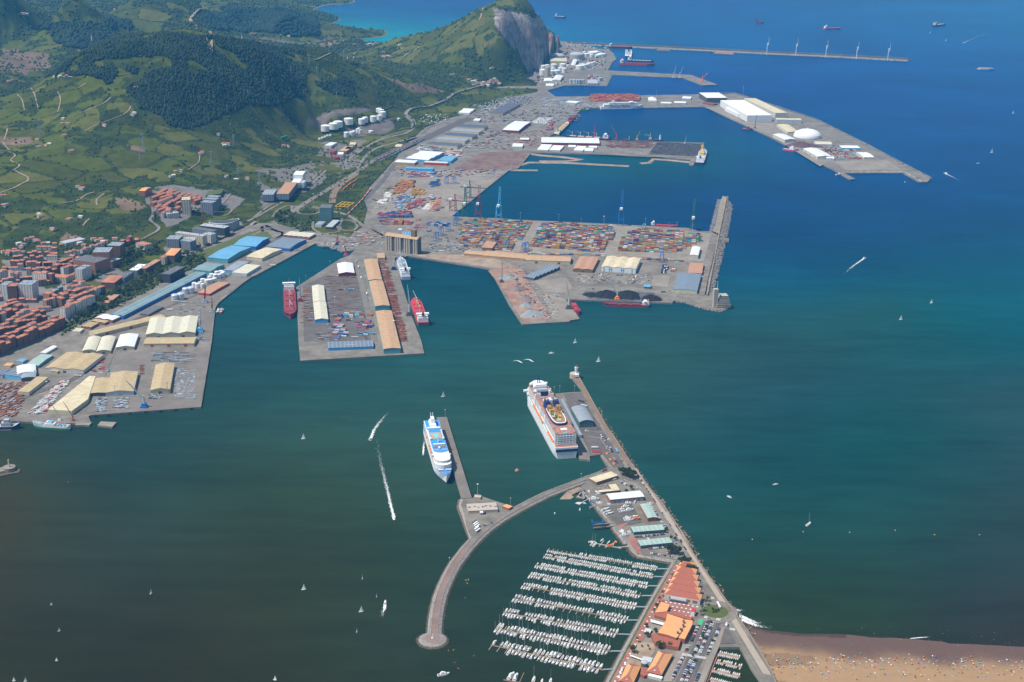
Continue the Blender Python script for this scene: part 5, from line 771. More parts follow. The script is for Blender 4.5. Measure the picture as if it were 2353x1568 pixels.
for c, lb in (((730, 1002), 'green work barge moored ahead of the ferry'), ((668, 1018), 'smaller green barge by the corner of the ferry quay'), ((395, 1252), 'green pontoon at the inner end of the ro-ro pier')):
 o = thing('barge', lb, 'barge', W0('c', *c)); mb, ms = hull(70 if c[0] == 730 else 38, 16, 4, ('green', 'darkgrey', 'green'), 0, 1, .1); mb.build('hull', ms, o); MB().box(12, 0, 4, 12, 10, 5).build('deckhouse', 'grey', o)
o = cargo('large crane dredger moored at the end of the ro-ro pier', W0('c', 1760, 1380, 5), W0('c', 1722, 1508, 4), 34, 9, 'navy', 'maroon', 'grey', 'white', -.36, 16, 2, 'steel', name='dredger')
mb = MB();
for s in (-1, 1): mb.tube((25, s*8, 9), (32, s*3, 46), 1.6); mb.tube((48, s*8, 9), (32, s*3, 46), 1.2)
mb.tube((32, 0, 46), (10, 0, 26), 1.2); mb.box(36, 0, 9, 30, 14, 6); mb.build('crane_frame', 'yellow', o)
def tug(label, loc, rz, m, L=28, house='white', name='tug'):
 o = thing(name, label, 'boat', loc, rz); mb, ms = hull(L, L*.32, L*.1, (m, 'darkgrey', 'grey'), L*.05); mb.build('hull', ms, o); mb = MB(); mb.box(L*.08, 0, L*.1, L*.3, L*.2, L*.12); mb.box(L*.1, 0, L*.22, L*.16, L*.16, L*.1); mb.build('wheelhouse', house, o); MB().tube((L*.05, 0, L*.3), (L*.05, 0, L*.5), .2).build('mast', house, o); return o
tug('red tug under the ore heap on the north pier', W0('d', 208, 1388), -.55, 'c_pink', 62); tug('dark red tug at the quay below the white factory', W0('c', 2160, 1192), -.4, 'maroon', 42, 'maroon'); tug('green tug at the corner of the near port quay', W0('e', 2003, 1300), 1.3, 'green', 26); tug('red tug beside the green one at the quay corner', W0('e', 2033, 1298), 1.5, 'red', 26, 'offwhite')
tug('small white workboat in the head of the narrow dock', W0('f', 597, 692), .1, 'white', 18); tug('red pilot boat in the head of the narrow dock', W0('f', 652, 700), 0, 'red', 24, 'offwhite'); tug('navy workboat under the dock crane', W0('f', 735, 728), .2, 'navy', 26, 'steel'); tug('white patrol boat tied at the tip of the north pier', W0('h', 652, 40), .3, 'white', 26)
a, b = W0('i', 640, 812), W0('i', 312, 792); o = thing('fishing_vessel', 'white and green ocean trawler at the near port quay', 'ship', (a+b)/2, along(a, b)); L = (b-a).length; mb, ms = hull(L, L*.19, 8, ('white', 'green', 'grey'), 3.5, bow=.35, sp=.6); mb.build('hull', ms, o);
mb = MB(); mb.box(L*.02, 0, 8, L*.26, L*.16, 4); mb.box(L*.04, 0, 12, L*.16, L*.13, 3.4); mb.build('deckhouse', 'white', o); MB().box(L*.02, 0, 15.4, L*.12, L*.11, .5).build('awning', 'sky_blue', o); MB().box(L*.29, 0, 9.5, L*.1, L*.08, .6).build('awning', 'sky_blue', o)
for x in (.3, -.05, -.38): MB().tube((x*L, 0, 8), (x*L, 0, 22), .5).build('mast', 'white', o)
R = random.Random(2)
for k in range(16): MB().box(L*R.uniform(-.44, -.14), R.uniform(-4, 4), 8, R.uniform(1.5, 4), R.uniform(1, 3), R.uniform(.8, 2), R.random()*3).build('deck_gear', R.choice(('rust', 'offwhite', 'sky_blue', 'wood')), o)
tug('blue and grey craft half cut off by the left edge', W0('i', 40, 800), .1, 'navy', 60, 'grey'); slab('floating_berth', tp('i', -60, 770, 60, 745, 160, 765, 100, 812, -60, 815), 1.5, 'asphalt_dark')
slab('mooring_platform', tp('i', 895, 770, 925, 735, 1070, 742, 1030, 785), 4.0, 'concrete'); slab('quay_step', tp('i', 690, 768, 700, 745, 845, 742, 820, 770), 3.6, 'concrete')
# ---------------------------------------------------------------- large cruise ship
a, c2 = at(1302, 1054, 0), at(1251, 968, 0); hd = along(a, c2)
hd = along(at(1275.4, 1056.4, 0), at(1222, 955, 0)); L = 331.; dv = Vector((math.cos(hd), math.sin(hd), 0)); cc_ = a+dv*(L/2)
o = thing('cruise_ship', 'huge white cruise ship with orange lifeboats and terracotta decks', 'cruise ship', (cc_.x, cc_.y, 0), hd); S = -L/2   # stern x
mb, ms = hull(L, 43, 20, ('white', 'light_steel', 'offwhite'), 2.5, .97, .2, .8); mb.build('hull', ms, o)
MB().box(S-.15, 0, 13.5, .5, 41.5, 5.5).build('stern_band', 'navy', o); mb = MB(); mb.box(S+14, 0, 20, 26, 43.2, 2.2); mb.build('promenade', 'white', o); MB().box(S+13.8, 0, 22.2, 22, 41.5, .2).build('promenade_deck', 'deck_terracotta', o)
def deckrect(nm, x0, x1, w, z, h, m, rnd_=0, y=0, par=o, mt=None):
 """rounded-end deck house"""
 n_ = 8; pts = []
 for i in range(n_+1): t = -math.pi/2+math.pi*i/n_; pts.append((x1-rnd_+rnd_*math.cos(t), y+w/2*math.sin(t)))
 pts += [(x0, y+w/2), (x0, y-w/2)]; mb = MB(); mb.prism(pts, z, z+h, 0, 0 if mt is None else 1); return mb.build(nm, [m] if mt is None else [m, mt], par)
def at_(f): return S+f
mat('balconies', (.74, .74, .73), facade=(3.0, 2.9, (.16, .18, .2), .72), var=.04); mat('balcony_stern', (.78, .78, .77), facade=(6.0, 2.9, (.1, .12, .15), .7), var=.03)
deckrect('superstructure', at_(12), at_(292), 38, 20, 25, 'balconies', 26, mt='deck_terracotta'); mb = MB()
MB().box(at_(11.6), 0, 22.5, .8, 31, 21).build('stern_balconies', 'balcony_stern', o)
for s in (-1, 1): MB().box(at_(12.5), s*17.3, 20, 3.4, 5.6, 25.5).build('corner_pillar', 'white', o)
for z in range(5): MB().box(at_(10.9), 0, 24.5+z*4, 1.6, 31, .9).build('balcony_rail', 'white', o)
deckrect('railing', at_(11), at_(286), 40, 44.6, .9, 'white', 24, mt='deck_terracotta')
deckrect('aft_terrace', at_(22), at_(44), 24, 45.5, 1.6, 'white', 10, mt='deck_terracotta'); MB().box(at_(30), 0, 47.2, 9, 12, .3).build('stage', 'white', o); MB().box(at_(17), 0, 45.6, 3, 7, .3).build('pool', 'pool', o)
def oval(nm, x0, x1, w, z, h, m, mt=None, n_=28):
 cx = (x0+x1)/2; a_ = (x1-x0)/2; pts = [(cx+a_*math.copysign(abs(math.cos(t))**.6, math.cos(t)), w/2*math.copysign(abs(math.sin(t))**.6, math.sin(t))) for t in [2*math.pi*i/n_ for i in range(n_)]]
 mb = MB(); mb.prism(pts, z, z+h, 0, 0 if mt is None else 1); return mb.build(nm, [m] if mt is None else [m, mt], o)
oval('waterpark_rim', at_(50), at_(150), 30, 45.5, 4.5, 'navy'); oval('waterpark_rim', at_(51), at_(149), 28.6, 50, .6, 'white', 'white'); oval('waterpark_floor', at_(54), at_(146), 24.5, 50.6, .3, 'deck_ochre')
MB().box(at_(68), 1, 50.95, 9, 7, .2).build('pool', 'pool', o); R = random.Random(5)
for k in range(10):
 p0 = (at_(R.uniform(75, 112)), R.uniform(-9, 9), R.uniform(53, 60)); mb = MB(); q = [Vector(p0)]
 for j in range(6): q.append(q[-1]+Vector((R.uniform(-6, 6), R.uniform(-5, 5), -1)))
 for u, v in zip(q, q[1:]): u.y = max(-11, min(11, u.y)); v.y = max(-11, min(11, v.y)); mb.tube(u, v, .8, 6)
 mb.build('water_slide', R.choice(('green', 'yellow', 'deck_ochre', 'offwhite')), o)
for s in (-1, 1):
 mb = MB(); mb.box(at_(118), s*8.5, 50.5, 16, 9, 9, taper=.75); mb.build('slide_tower', 'deck_ochre', o)
 mb = MB(); mb.box(at_(140), s*9, 47, 22, 11, 16, taper=.72); mb.build('funnel_casing', 'navy', o); MB().cyl(at_(142), s*8.5, 63, 65, 3.2, n=12).build('funnel_top', 'grey', o)
MB().box(at_(146), 0, 50, 8, 6, 12, taper=.7).build('funnel_bridge', 'white', o); MB().sphere(at_(153), 0, 60, 3.2).build('radome', 'white', o)
for i, (x, y, r) in enumerate(((222, -14, 2.6), (222, 14, 2.6), (226, 17, 2.4), (262, -15, 3.6), (262, 16, 3.6), (272, 13, 2.4))): MB().sphere(at_(x), y, 47+r, r).build('radome', 'white', o)
MB().box(at_(178), 0, 45.6, 22, 15, .4).build('pool_surround', 'offwhite', o); MB().box(at_(178), 0, 46.1, 13, 6, .15).build('pool', 'pool', o)
for s in (-1, 1): MB().box(at_(208), s*13, 45.5, 7, 11, 4).build('screen_wing', 'white', o); MB().box(at_(208), s*13, 49.6, 5, 9, .3).build('wing_deck', 'deck_terracotta', o)
MB().box(at_(207), 0, 45.5, 2, 16, 9).build('outdoor_screen', 'navy', o)
mb = MB()
for k in range(7): mb.box(at_(216+k*4), 0, 46+math.sin((k+.5)/7*math.pi)*3, 3.4, 24-abs(k-3)*.4, .6)
mb.build('glass_roof_panels', 'slate_roof', o); MB().box(at_(228), 0, 45.5, 30, 26, 2).build('glass_roof_frame', 'white', o)
deckrect('forward_block', at_(246), at_(282), 26, 45.5, 6, 'white', 14); MB().box(at_(252), 0, 51.5, 10, 20, 3).build('forward_house', 'white', o); MB().box(at_(266), -12, 46, 12, 5, 5).build('glass_box', 'glass', o)
mb = MB(); mb.tube((at_(266), -2.5, 51), (at_(268), -1.2, 61), 1); mb.tube((at_(266), 2.5, 51), (at_(268), 1.2, 61), 1); mb.box(at_(268), 0, 60, 3, 6, 2); mb.tube((at_(268), 0, 61), (at_(268), 0, 68), .6); mb.build('radar_mast', 'navy', o)
for s in (-1, 1):
 MB().box(at_(276), s*24, 30, 6, 9, 3.5).build('bridge_wing', 'white', o)
 for x in list(range(30, 82, 11))+list(range(128, 222, 12)):
  mb = MB(); mb.sphere(at_(x), s*20.2, 24.4, 2.3, 8); mb.v = [(at_(x)+(v[0]-at_(x))*2.1, v[1], v[2]) for v in mb.v]; mb.build('lifeboat', 'orange', o)
 MB().box(at_(130), s*19.3, 27.6, 210, 1.2, .8).build('boat_deck_edge', 'white', o)
 for x in (108, 152, 205): MB().box(at_(x), s*19.8, 28, 14, 1.6, 17, taper=.7).build('side_fin', 'white', o)
mb = MB(); R = random.Random(11)
for k in range(750):
 x, y = R.choice(((R.uniform(150, 206), R.choice((-1, 1))*R.uniform(9, 18)), (R.uniform(188, 204), R.uniform(-17, 17)), (R.uniform(26, 150), R.choice((-1, 1))*R.uniform(16.5, 19)), (R.uniform(240, 282), R.choice((-1, 1))*R.uniform(13.5, 17)), (R.uniform(20, 46), R.uniform(-17, 17)))); mb.box(at_(x), y, 45.55, 1.9, .8, .5, 0, R.choice((0, 0, 1, 2)))
o2 = mb.build('deck_loungers', ['offwhite', 'maroon', 'c_teal'], o); o2['kind'] = 'stuff'
s_ = sign('stern_name', None, 'MSC VIRTUOSA', (0, 0, 0), 0, 3.0, 'steel'); s_.parent = o; s_.location = (S-.35, 0, 7.2); s_.rotation_euler = (math.pi/2, 0, -math.pi/2)
MB().box(S-.2, 0, 11, .3, 30, 1.2).build('mooring_openings', 'steel', o)
# ---------------------------------------------------------------- blue-decked cruise ship
bw, st = at(1025.5, 1108, 3), None; ph = along(P('j', 575, 1440, 5), P('j', 340, 700, 5)); L = 248.; dv = Vector((math.cos(ph), math.sin(ph), 0)); cc_ = bw+dv*(L/2-1)
o = thing('cruise_ship', 'smaller cruise ship with bright blue decks at the narrow pier', 'cruise ship', (cc_.x, cc_.y, 0), ph+math.pi); S = -L/2
mb, ms = hull(L, 32, 13, ('white', 'navy', 'deck_blue'), 2.2, .9, .24, 1.0); mb.build('hull', ms, o)
deckrect('superstructure', at_(14), at_(208), 29, 13, 14, 'balconies', 14, mt='white', par=o); deckrect('sun_deck', at_(16), at_(172), 27, 27, 1.2, 'white', 10, mt='deck_blue', par=o); deckrect('front_slope', at_(172), at_(216), 30.5, 13, 9, 'white', 14, par=o)
MB().box(at_(176), 0, 22, 4, 35, 4).build('bridge', 'white', o); MB().box(at_(178.2), 0, 24, .3, 33, 1.1).build('bridge_windows', 'glass', o)
for x, w_ in ((90, 20), (122, 22)): MB().box(at_(x+4), 0, 28.2, 30 if x == 90 else 26, w_, .6).build('pool_deck' if x == 90 else 'upper_blue_deck', 'tan_roof' if x == 90 else 'deck_blue', o)
MB().box(at_(94), 0, 28.9, 12, 9, .3).build('pool', 'pool', o); MB().box(at_(140), 0, 28.2, 4, 22, 3.5).build('deck_house', 'white', o); MB().box(at_(148), 0, 28.3, 6, 22, .4).build('sport_court', 'wood', o)
mb = MB()
for k in range(14): mb.box(at_(160), -13+k*2, 28.3, 6, .5, .5)
mb.build('window_ribs', 'yellow', o)
for y in (-10.5, 10.5):
 for k in range(9): MB().box(at_(68+k*4.6), y*1.18, 28.3, 3.2, 2.2, 1).build('sunshade', 'white', o)
mb = MB(); mb.box(at_(38), 0, 28, 36, 13, 6, taper=.8); mb.box(at_(36), 0, 34, 20, 8, 8, taper=.75); mb.build('funnel', 'white', o); MB().box(at_(58), 0, 28, 6, 24, 2.5).build('funnel_base', 'white', o)
for y in (-2, 2): MB().cyl(at_(24), y, 40, 47, .9, n=8).build('exhaust_pipe', 'white', o)
mb = MB(); mb.tube((at_(126), 0, 28), (at_(124), 0, 42), 1.6, r1=.8); mb.box(at_(124), 0, 38, 2, 6, 1); mb.build('mast', 'white', o)
for x, y in ((112, -12), (112, 12), (156, -1)): MB().sphere(at_(x), y, 30.5, 2.6).build('radome', 'white', o)
for s in (-1, 1):
 for x in (70, 112, 126, 140): mb = MB(); mb.sphere(at_(x), s*15.3, 17.5, 1.9, 8); mb.v = [(at_(x)+(v[0]-at_(x))*2.3, v[1], v[2]) for v in mb.v]; mb.build('lifeboat', 'orange', o)
 MB().box(at_(120), s*15.2, 14.6, 150, 1.6, .5).build('boat_deck', 'tan_roof', o)
 MB().box(at_(222), s*7, 15.6, 5, 10, 1).build('windlass_house', 'offwhite', o)
R = random.Random(3)
for k in range(10): MB().box(at_(R.uniform(226, 238)), R.uniform(-6, 6), 15.4, 1.5, 1.5, 1.2).build('mooring_winch', R.choice(('white', 'orange')), o)
# ================================================================ MARINA GROUND
OUTER = tp('j', 1642, 325, 1700, 425, 1790, 590, 1900, 785)+tp('n', 528, 0, 720, 300, 900, 560, 1180, 900, 1450, 1300, 1600, 1540)+tp('l', 700, 130, 860, 390, 1040, 650, 1220, 900, 1380, 1130, 1500, 1330, 1590, 1490, 1640, 1620)
INNER = tp('l', 1500, 1620, 1455, 1530, 1400, 1455, 1285, 1243, 1090, 1243, 1030, 1400, 945, 1640)
MAR_L = tp('l', 45, 1640, 245, 1240, 440, 880, 560, 660, 705, 435, 640, 430, 500, 405, 395, 395, 325, 350, 240, 225, 165, 105)
mrg = tp('n', 700, 1420, 540, 1215, 430, 1060, 310, 935, 200, 810, 130, 700, 60, 690, -40, 770)
TERM = tp('j', 1740, 1400, 1660, 1330, 1880, 1200, 1925, 1168, 1850, 1038, 1740, 1052, 1748, 1088, 1650, 1078, 1610, 960, 1425, 478, 1680, 460, 1588, 345, 1590, 315)
slab('marina_ground', OUTER+INNER+MAR_L+mrg+TERM, 4.0, 'asphalt')
pm = PZ
patch('cruise_quay_ground', 'j', (1500, 480, 1670, 468, 1850, 760, 1980, 980, 2110, 1140, 1960, 1160, 1860, 1035, 1750, 1040, 1680, 900), 'asphalt_dark')
patch('wall_walkway', 'j', (1595, 330, 1640, 330, 1700, 425, 1900, 785, 2110, 1130, 2080, 1130, 1860, 790, 1690, 470), 'wood'); patch('wall_walkway', 'n', (680, 290, 700, 290, 1100, 830, 1600, 1540, 1570, 1540, 1060, 800), 'mole_paving'); patch('promenade', 'n', (800, 410, 820, 410, 1180, 940, 1580, 1540, 1520, 1540, 1120, 940), 'promenade')
patch('promenade', 'l', (622, 0, 640, 40, 1200, 900, 1575, 1500, 1500, 1490, 1160, 920, 570, 0), 'promenade'); patch('marina_quay_edge', 'l', (705, 440, 440, 885, 60, 1600, 90, 1600, 460, 885, 712, 450), 'grass')
patch('brick_promenade', 'l', (730, 475, 690, 475, 460, 885, 80, 1600, 170, 1600, 250, 1420, 600, 830, 720, 600), 'paving_red'); patch('brick_plaza', 'l', (590, 815, 970, 880, 950, 925, 850, 985, 600, 915, 540, 890), 'paving_red'); patch('brick_plaza', 'n', (680, 1340, 850, 1360, 890, 1560, 830, 1560), 'paving_red')
patch('gravel_garden', 'l', (340, 1190, 520, 1210, 500, 1290, 400, 1420, 240, 1400, 290, 1260), 'soil_tan'); patch('gravel_garden', 'l', (480, 975, 610, 990, 540, 1110, 480, 1130, 440, 1050), 'concrete'); patch('parking_path', 'l', (790, 1130, 840, 1130, 660, 1560, 560, 1560), 'concrete'); patch('shore_path', 'l', (1085, 1060, 1150, 1060, 1100, 1225, 940, 1600, 890, 1600), 'concrete')
patch('parking_lane', 'l', (960, 1000, 975, 985, 920, 1140, 800, 1440, 750, 1568, 690, 1568), 'asphalt_dark'); patch('parking_lane', 'l', (1090, 990, 1130, 1000, 1060, 1090, 850, 1568, 805, 1568, 960, 1200), 'asphalt_dark')
patch('green_bay', 'l', (915, 972, 958, 975, 935, 1045, 895, 1040), 'c_green'); patch('traffic_island', 'l', (1150, 1075, 1180, 1078, 1255, 1205, 1110, 1215), 'asphalt_dark')
patch('boat_yard_ground', 'n', (350, 930, 760, 890, 900, 1140, 700, 1180, 560, 1180), 'asphalt_dark'); patch('boat_yard_ground', 'n', (560, 1180, 720, 1140, 640, 1220), 'paving_red')
mb = MB(); c0 = P('l', 1060, 915, PZ[0]+.02); mb.cyl(c0.x, c0.y, 4, PZ[0]+.1, 19, n=30); struct(mb.build('roundabout_island', 'grass')); mb = MB(); mb.cyl(c0.x, c0.y, 4, PZ[0]+.03, 33, n=36); struct(mb.build('roundabout_road', 'asphalt'))
ml = MB(); zl = PZ[0]+.06
def stripe(a, b, w, n_=1, gap=0):
 d = (b-a); L = d.length; d = d/L; nn = Vector((-d.y, d.x, 0))*w/2
 for k in range(n_): u = a+d*(L*k/n_); v = a+d*(L*(k+1)/n_-gap); ml.quad(*[(q.x, q.y, zl) for q in (u-nn, v-nn, v+nn, u+nn)])
for t, x, y, x2, y2 in (('p', 1060, 60, 1120, 75), ('p', 1215, 335, 1280, 345), ('p', 1530, 875, 1620, 885), ('p', 1385, 1280, 1470, 1295), ('p', 1640, 1325, 1740, 1345), ('p', 1930, 1540, 2050, 1555), ('l', 760, 1312, 985, 1350)):
 a, b = P(t, x, y), P(t, x2, y2); d = (b-a).normalized(); nn = Vector((-d.y, d.x, 0))*3
 for k in range(int((b-a).length/1.6)): c = a+d*k*1.6; stripe(c-nn, c+nn, .7)
stripe(P('l', 560, 30), P('l', 1000, 740), .3, 50, 4); stripe(P('l', 1120, 930), P('l', 1500, 1530), .3, 40, 3)
for k in range(26):
 a = P('l', lerp(700, 130, k/25), lerp(500, 1560, k/25)); b = a+Vector((2.6, 0, 0)); stripe(a, b, 2.2)
 c = P('l', lerp(722, 150, k/25), lerp(500, 1560, k/25));
R = random.Random(1)
for r in range(4):
 for k in range(8): c = P('p', 560+k*95-r*50, 960+k*15+r*68); ml.box(c.x, c.y, zl-.05, 2.6, 2.2, .1)
for (x0, y0, x1, y1) in ((1690, 830, 1860, 840), (1840, 900, 1900, 990), (1500, 520, 1640, 640), (1510, 500, 1660, 620), (1740, 880, 1870, 900)):
 for k in range(14): a = P('j', lerp(x0, x1, k/13), lerp(y0, y1, k/13)); stripe(a, a+Vector((1, 5, 0)), .25)
for (x0, y0, x1, y1) in ((630, 600, 730, 720), (660, 580, 880, 690), (600, 590, 700, 640)):
 for k in range(14): a = P('n', lerp(x0, x1, k/13), lerp(y0, y1, k/13)); stripe(a, a+Vector((1, 5, 0)), .25)
struct(ml.build('road_markings', 'white_line'))
mb = MB(); pts = [at(*p, 4) for p in OUTER]
for a, b in zip(pts, pts[1:]):
 d = (b-a).normalized(); nn = Vector((-d.y, d.x, 0)); nn = nn if nn.x < 0 else -nn; mb.prism([(a.x, a.y), (b.x, b.y), (b.x+nn.x*1.6, b.y+nn.y*1.6), (a.x+nn.x*1.6, a.y+nn.y*1.6)], -4, 6.2)
tag(mb.build('sea_wall', 'concrete'), 'long pale sea wall between the marina road and open water', 'wall')
mb = MB(); R = random.Random(9)
for i, (a, b) in enumerate(zip(pts, pts[1:])):
 if i < 2: continue
 for k in range(int((b-a).length*.75)):
  q = a.lerp(b, R.random()); s = R.uniform(1.2, 4.4); u = R.random()**1.6*10; mb.box(q.x+1+u, q.y+R.uniform(-2, 2), -1.2, s, s*.8, 2.6-u*.12+R.random(), R.random()*3, R.choice((0, 1, 1)), taper=.7)
tag(mb.build('sea_rocks', ['soil_tan', 'riprap_wet']), 'brown rocks tumbled at the foot of the marina sea wall', 'rocks', kind='stuff')
def slope(name, top, foot, mid=.5):
 mb = MB(); vs = []
 for a, b in zip(top, foot): c = a.lerp(b, mid); vs += [(a.x, a.y, 3.95), (c.x, c.y, 1.9), (b.x, b.y, -1.2)]
 mb.add(vs, [(i*3+k, i*3+k+1, i*3+k+4, i*3+k+3) for i in range(len(top)-1) for k in range(2)], [k for i in range(len(top)-1) for k in range(2)]); o = mb.build(name, ['riprap', 'riprap_wet']); struct(o)
 for f in o.data.polygons: pass
 return o
slope('marina_rubble_slope', [at(*p, 4) for p in tp('n', 200, 860, 320, 935, 540, 1215, 700, 1430)+tp('l', 165, 105, 240, 225, 325, 350, 395, 400, 500, 410, 640, 435, 700, 440, 560, 660, 440, 880, 245, 1240, 45, 1640)],
      [at(*p, 0) for p in tp('n', 200, 900, 260, 970, 480, 1260, 620, 1440)+tp('l', 95, 165, 190, 280, 262, 395, 320, 432, 480, 462, 600, 482, 620, 490, 500, 700, 370, 930, 175, 1270, -20, 1640)])
slope('marina_rubble_slope', [at(*p, 4) for p in tp('n', 200, 215, 345, 205, 480, 400)], [at(*p, 0) for p in tp('n', 210, 262, 330, 262, 430, 425)])
slope('marina_rubble_slope', [at(*p, 4) for p in tp('j', 1700, 1350, 1640, 1420, 1700, 1440)+tp('n', 100, 700, 200, 820)], [at(*p, 0) for p in tp('j', 1640, 1370, 1600, 1440, 1680, 1455)+tp('n', 60, 770, 180, 850)])
ML = [at(*p, 4) for p in ((1405, 1076), (1389, 1084), (1345, 1100), (1294, 1119), (1255, 1134), (1219, 1152), (1185, 1170), (1150, 1190), (1118, 1213), (1094, 1235), (1074, 1256), (1058, 1277), (1044, 1296), (1031, 1320), (1020, 1343), (1011, 1368), (1005, 1392), (1001, 1416), (999, 1438), (998, 1456), (995, 1470))]
def offs(pts, dl):
 out = []
 for i, p in enumerate(pts): a, b = pts[max(i-1, 0)], pts[min(i+1, len(pts)-1)]; d = (b-a).normalized(); out.append(p+Vector((-d.y, d.x, 0))*dl)
 return out
def ribbon(name, pts, o1, z1, o2, z2, m, mid=None):
 A, B = offs(pts, o1), offs(pts, o2); vs = []
 for a, b in zip(A, B): vs += [(a.x, a.y, z1), (b.x, b.y, z2)]
 return struct(MB().add(vs, [(2*i, 2*i+1, 2*i+3, 2*i+2) for i in range(len(pts)-1)]).build(name, m))
ribbon('mole_slope', ML, 5, 4.0, 10, 1.8, 'riprap'); ribbon('mole_slope', ML, 10, 1.8, 14, -1.2, 'riprap_wet'); ribbon('mole_slope', ML, -5, 4.0, -10, 1.8, 'riprap'); ribbon('mole_slope', ML, -10, 1.8, -14, -1.2, 'riprap_wet'); ribbon('mole_road', ML[:11], 6, 4.02, -6, 4.02, 'asphalt'); ribbon('mole_path', ML[10:], 5, 4.02, -5, 4.02, 'mole_paving'); ribbon('mole_path_kerb', ML, -5.2, 4.5, -4.2, 4.5, 'concrete'); ribbon('mole_path_kerb', ML, 4.2, 4.5, 5.2, 4.5, 'concrete')
h0 = at(994, 1467, 4); mb = MB(); mb.cyl(h0.x, h0.y, -1.2, 1.8, 25, 20, 30); struct(mb.build('mole_head_foot', 'riprap_wet')); mb = MB(); mb.cyl(h0.x, h0.y, 1.8, 4, 20, 13, 30); struct(mb.build('mole_head', 'riprap')); mb = MB(); mb.cyl(h0.x, h0.y, 4, 4.06, 12, 12, 30); struct(mb.build('mole_head_path', 'mole_paving'))
o = thing('harbour_light', 'small white light post on the round head of the curved mole', 'light', (h0.x, h0.y, 4.06)); MB().cyl(0, 0, 0, 1, 2.2).build('base', 'offwhite', o); MB().cyl(0, 0, 1, 6, .5, n=8).build('post', 'white', o)
mb = MB(); R = random.Random(12)
for i in range(len(ML)-1):
 a, b = ML[i], ML[i+1]; d = (b-a).normalized(); nn = Vector((-d.y, d.x, 0))
 for k in range(int((b-a).length*4.2)):
  s = R.choice((-1, 1)); u = R.random(); q = a.lerp(b, R.random())+nn*s*(5.5+8*u); r = R.uniform(.7, 1.7); mb.box(q.x, q.y, 3.4-u*4.2, r, r, r*.7, R.random()*3, 0 if u < .55 else 1, taper=.8)
for k in range(500): t = R.uniform(1.2, 7.0); u = R.random(); mb.box(h0.x+(13+11*u)*math.cos(t), h0.y+(13+11*u)*math.sin(t), 3.4-u*4, 1.2, 1.2, .9, R.random()*3, 0 if u < .55 else 1, taper=.8)
for top, foot in ((tp('l', 165, 105, 325, 350, 395, 398, 640, 433, 700, 440, 440, 880, 45, 1640), tp('l', 95, 165, 262, 395, 320, 432, 600, 482, 620, 490, 370, 930, -20, 1640)), (tp('n', 200, 860, 540, 1215, 700, 1430), tp('n', 200, 900, 480, 1260, 620, 1440))):
 for i in range(len(top)-1):
  a, b, c, d = at(*top[i], 4), at(*top[i+1], 4), at(*foot[i], 0), at(*foot[i+1], 0)
  for k in range(int((b-a).length*4)): t, u = R.random(), R.random(); q = a.lerp(b, t).lerp(c.lerp(d, t), u); r = R.uniform(.7, 1.7); mb.box(q.x, q.y, 3.5-u*4.6, r, r, r*.7, R.random()*3, 0 if u < .55 else 1, taper=.8)
tag(mb.build('rubble_stones', ['riprap', 'riprap_wet']), 'grey and brown rubble stones on the mole and marina slopes', 'rubble', kind='stuff')
slab('terminal_island', tp('j', 585, 1440, 655, 1440, 735, 1418, 1040, 1520, 1000, 1560)+tp('k', 840, 100, 660, 250, 610, 130, 590, 20)+tp('j', 560, 1500), 4.0, 'asphalt')
slope('island_rubble_slope', [at(*p, 4) for p in tp('j', 590, 1440, 570, 1500)+tp('k', 600, 20, 630, 130, 665, 250)], [at(*p, 0) for p in tp('j', 515, 1455, 505, 1530)+tp('k', 530, 30, 580, 160, 625, 270)])
slab('cruise_pier', tp('j', 337, 697, 430, 694, 660, 1436, 568, 1442), 5.0, 'concrete_grey')
bldg('passenger_terminal', 'old tan terminal with roof terraces at the pier foot', 'j', (628, 1560, 900, 1545, 885, 1480), 5, 'flat', 1, 'silo_wall', 'silo_wall', 'x', cat='building', plant=7)
bldg('shed', 'small tan box hut at the pier foot', 'j', (680, 1432, 740, 1436, 735, 1412), 4, 'flat', 1, 'silo_wall', 'silo_wall', 'x'); bldg('shed', 'orange-roofed hut beside the purple bus', 'j', (942, 1515, 1000, 1535, 1010, 1508), 4, 'flat', 1, 'brick', 'tile_orange', 'x')
q = P('t', 1920, 290, 4); o = thing('lighthouse', 'small white lighthouse at the end of the sea wall', 'lighthouse', q); MB().cyl(-3, 3, -6, 6.5, 11, n=24).build('round_base', 'silo_wall', o); MB().box(1, -6, 3, 8, 8, 5).build('keeper_house', 'white', o); MB().cyl(0, 0, 4, 19, 3.2, 2.8, 16).build('tower', 'white', o); MB().cyl(0, 0, 15, 16.3, 3.8, n=16).build('gallery', 'white', o); MB().cyl(0, 0, 19, 21.5, 4.0, n=16).build('lantern_gallery', 'white', o); MB().lathe(0, 0, [(2, 21.5), (2, 23.5), (2.4, 23.6), (.2, 26.5)], 12).build('lantern', 'brick', o)
o = bldg('cruise_terminal', 'grey arched-roof cruise terminal beside the huge ship', 'j', (1645, 735, 1780, 735, 1700, 602), 12, 'arch', 4, 'wall_glass', 'grey_roof', 'y', cat='building')
o = thing('boarding_gallery', 'long low grey boarding gallery along the cruise quay', 'building', P('j', 1660, 890, 4)); a, b = P('j', 1660, 890, 4), P('j', 1485, 560, 4); d = b-a; rz = math.atan2(d.y, d.x); o.rotation_euler.z = rz; MB().box(d.length/2, 0, 0, d.length, 6, 7).build('gallery', 'grey_roof', o)
bldg('shed', 'white and red customs cabin at the end of the cruise quay', 'j', (1765, 1022, 1845, 1022, 1845, 1000), 3, 'flat', 1, 'offwhite', 'maroon', 'x')
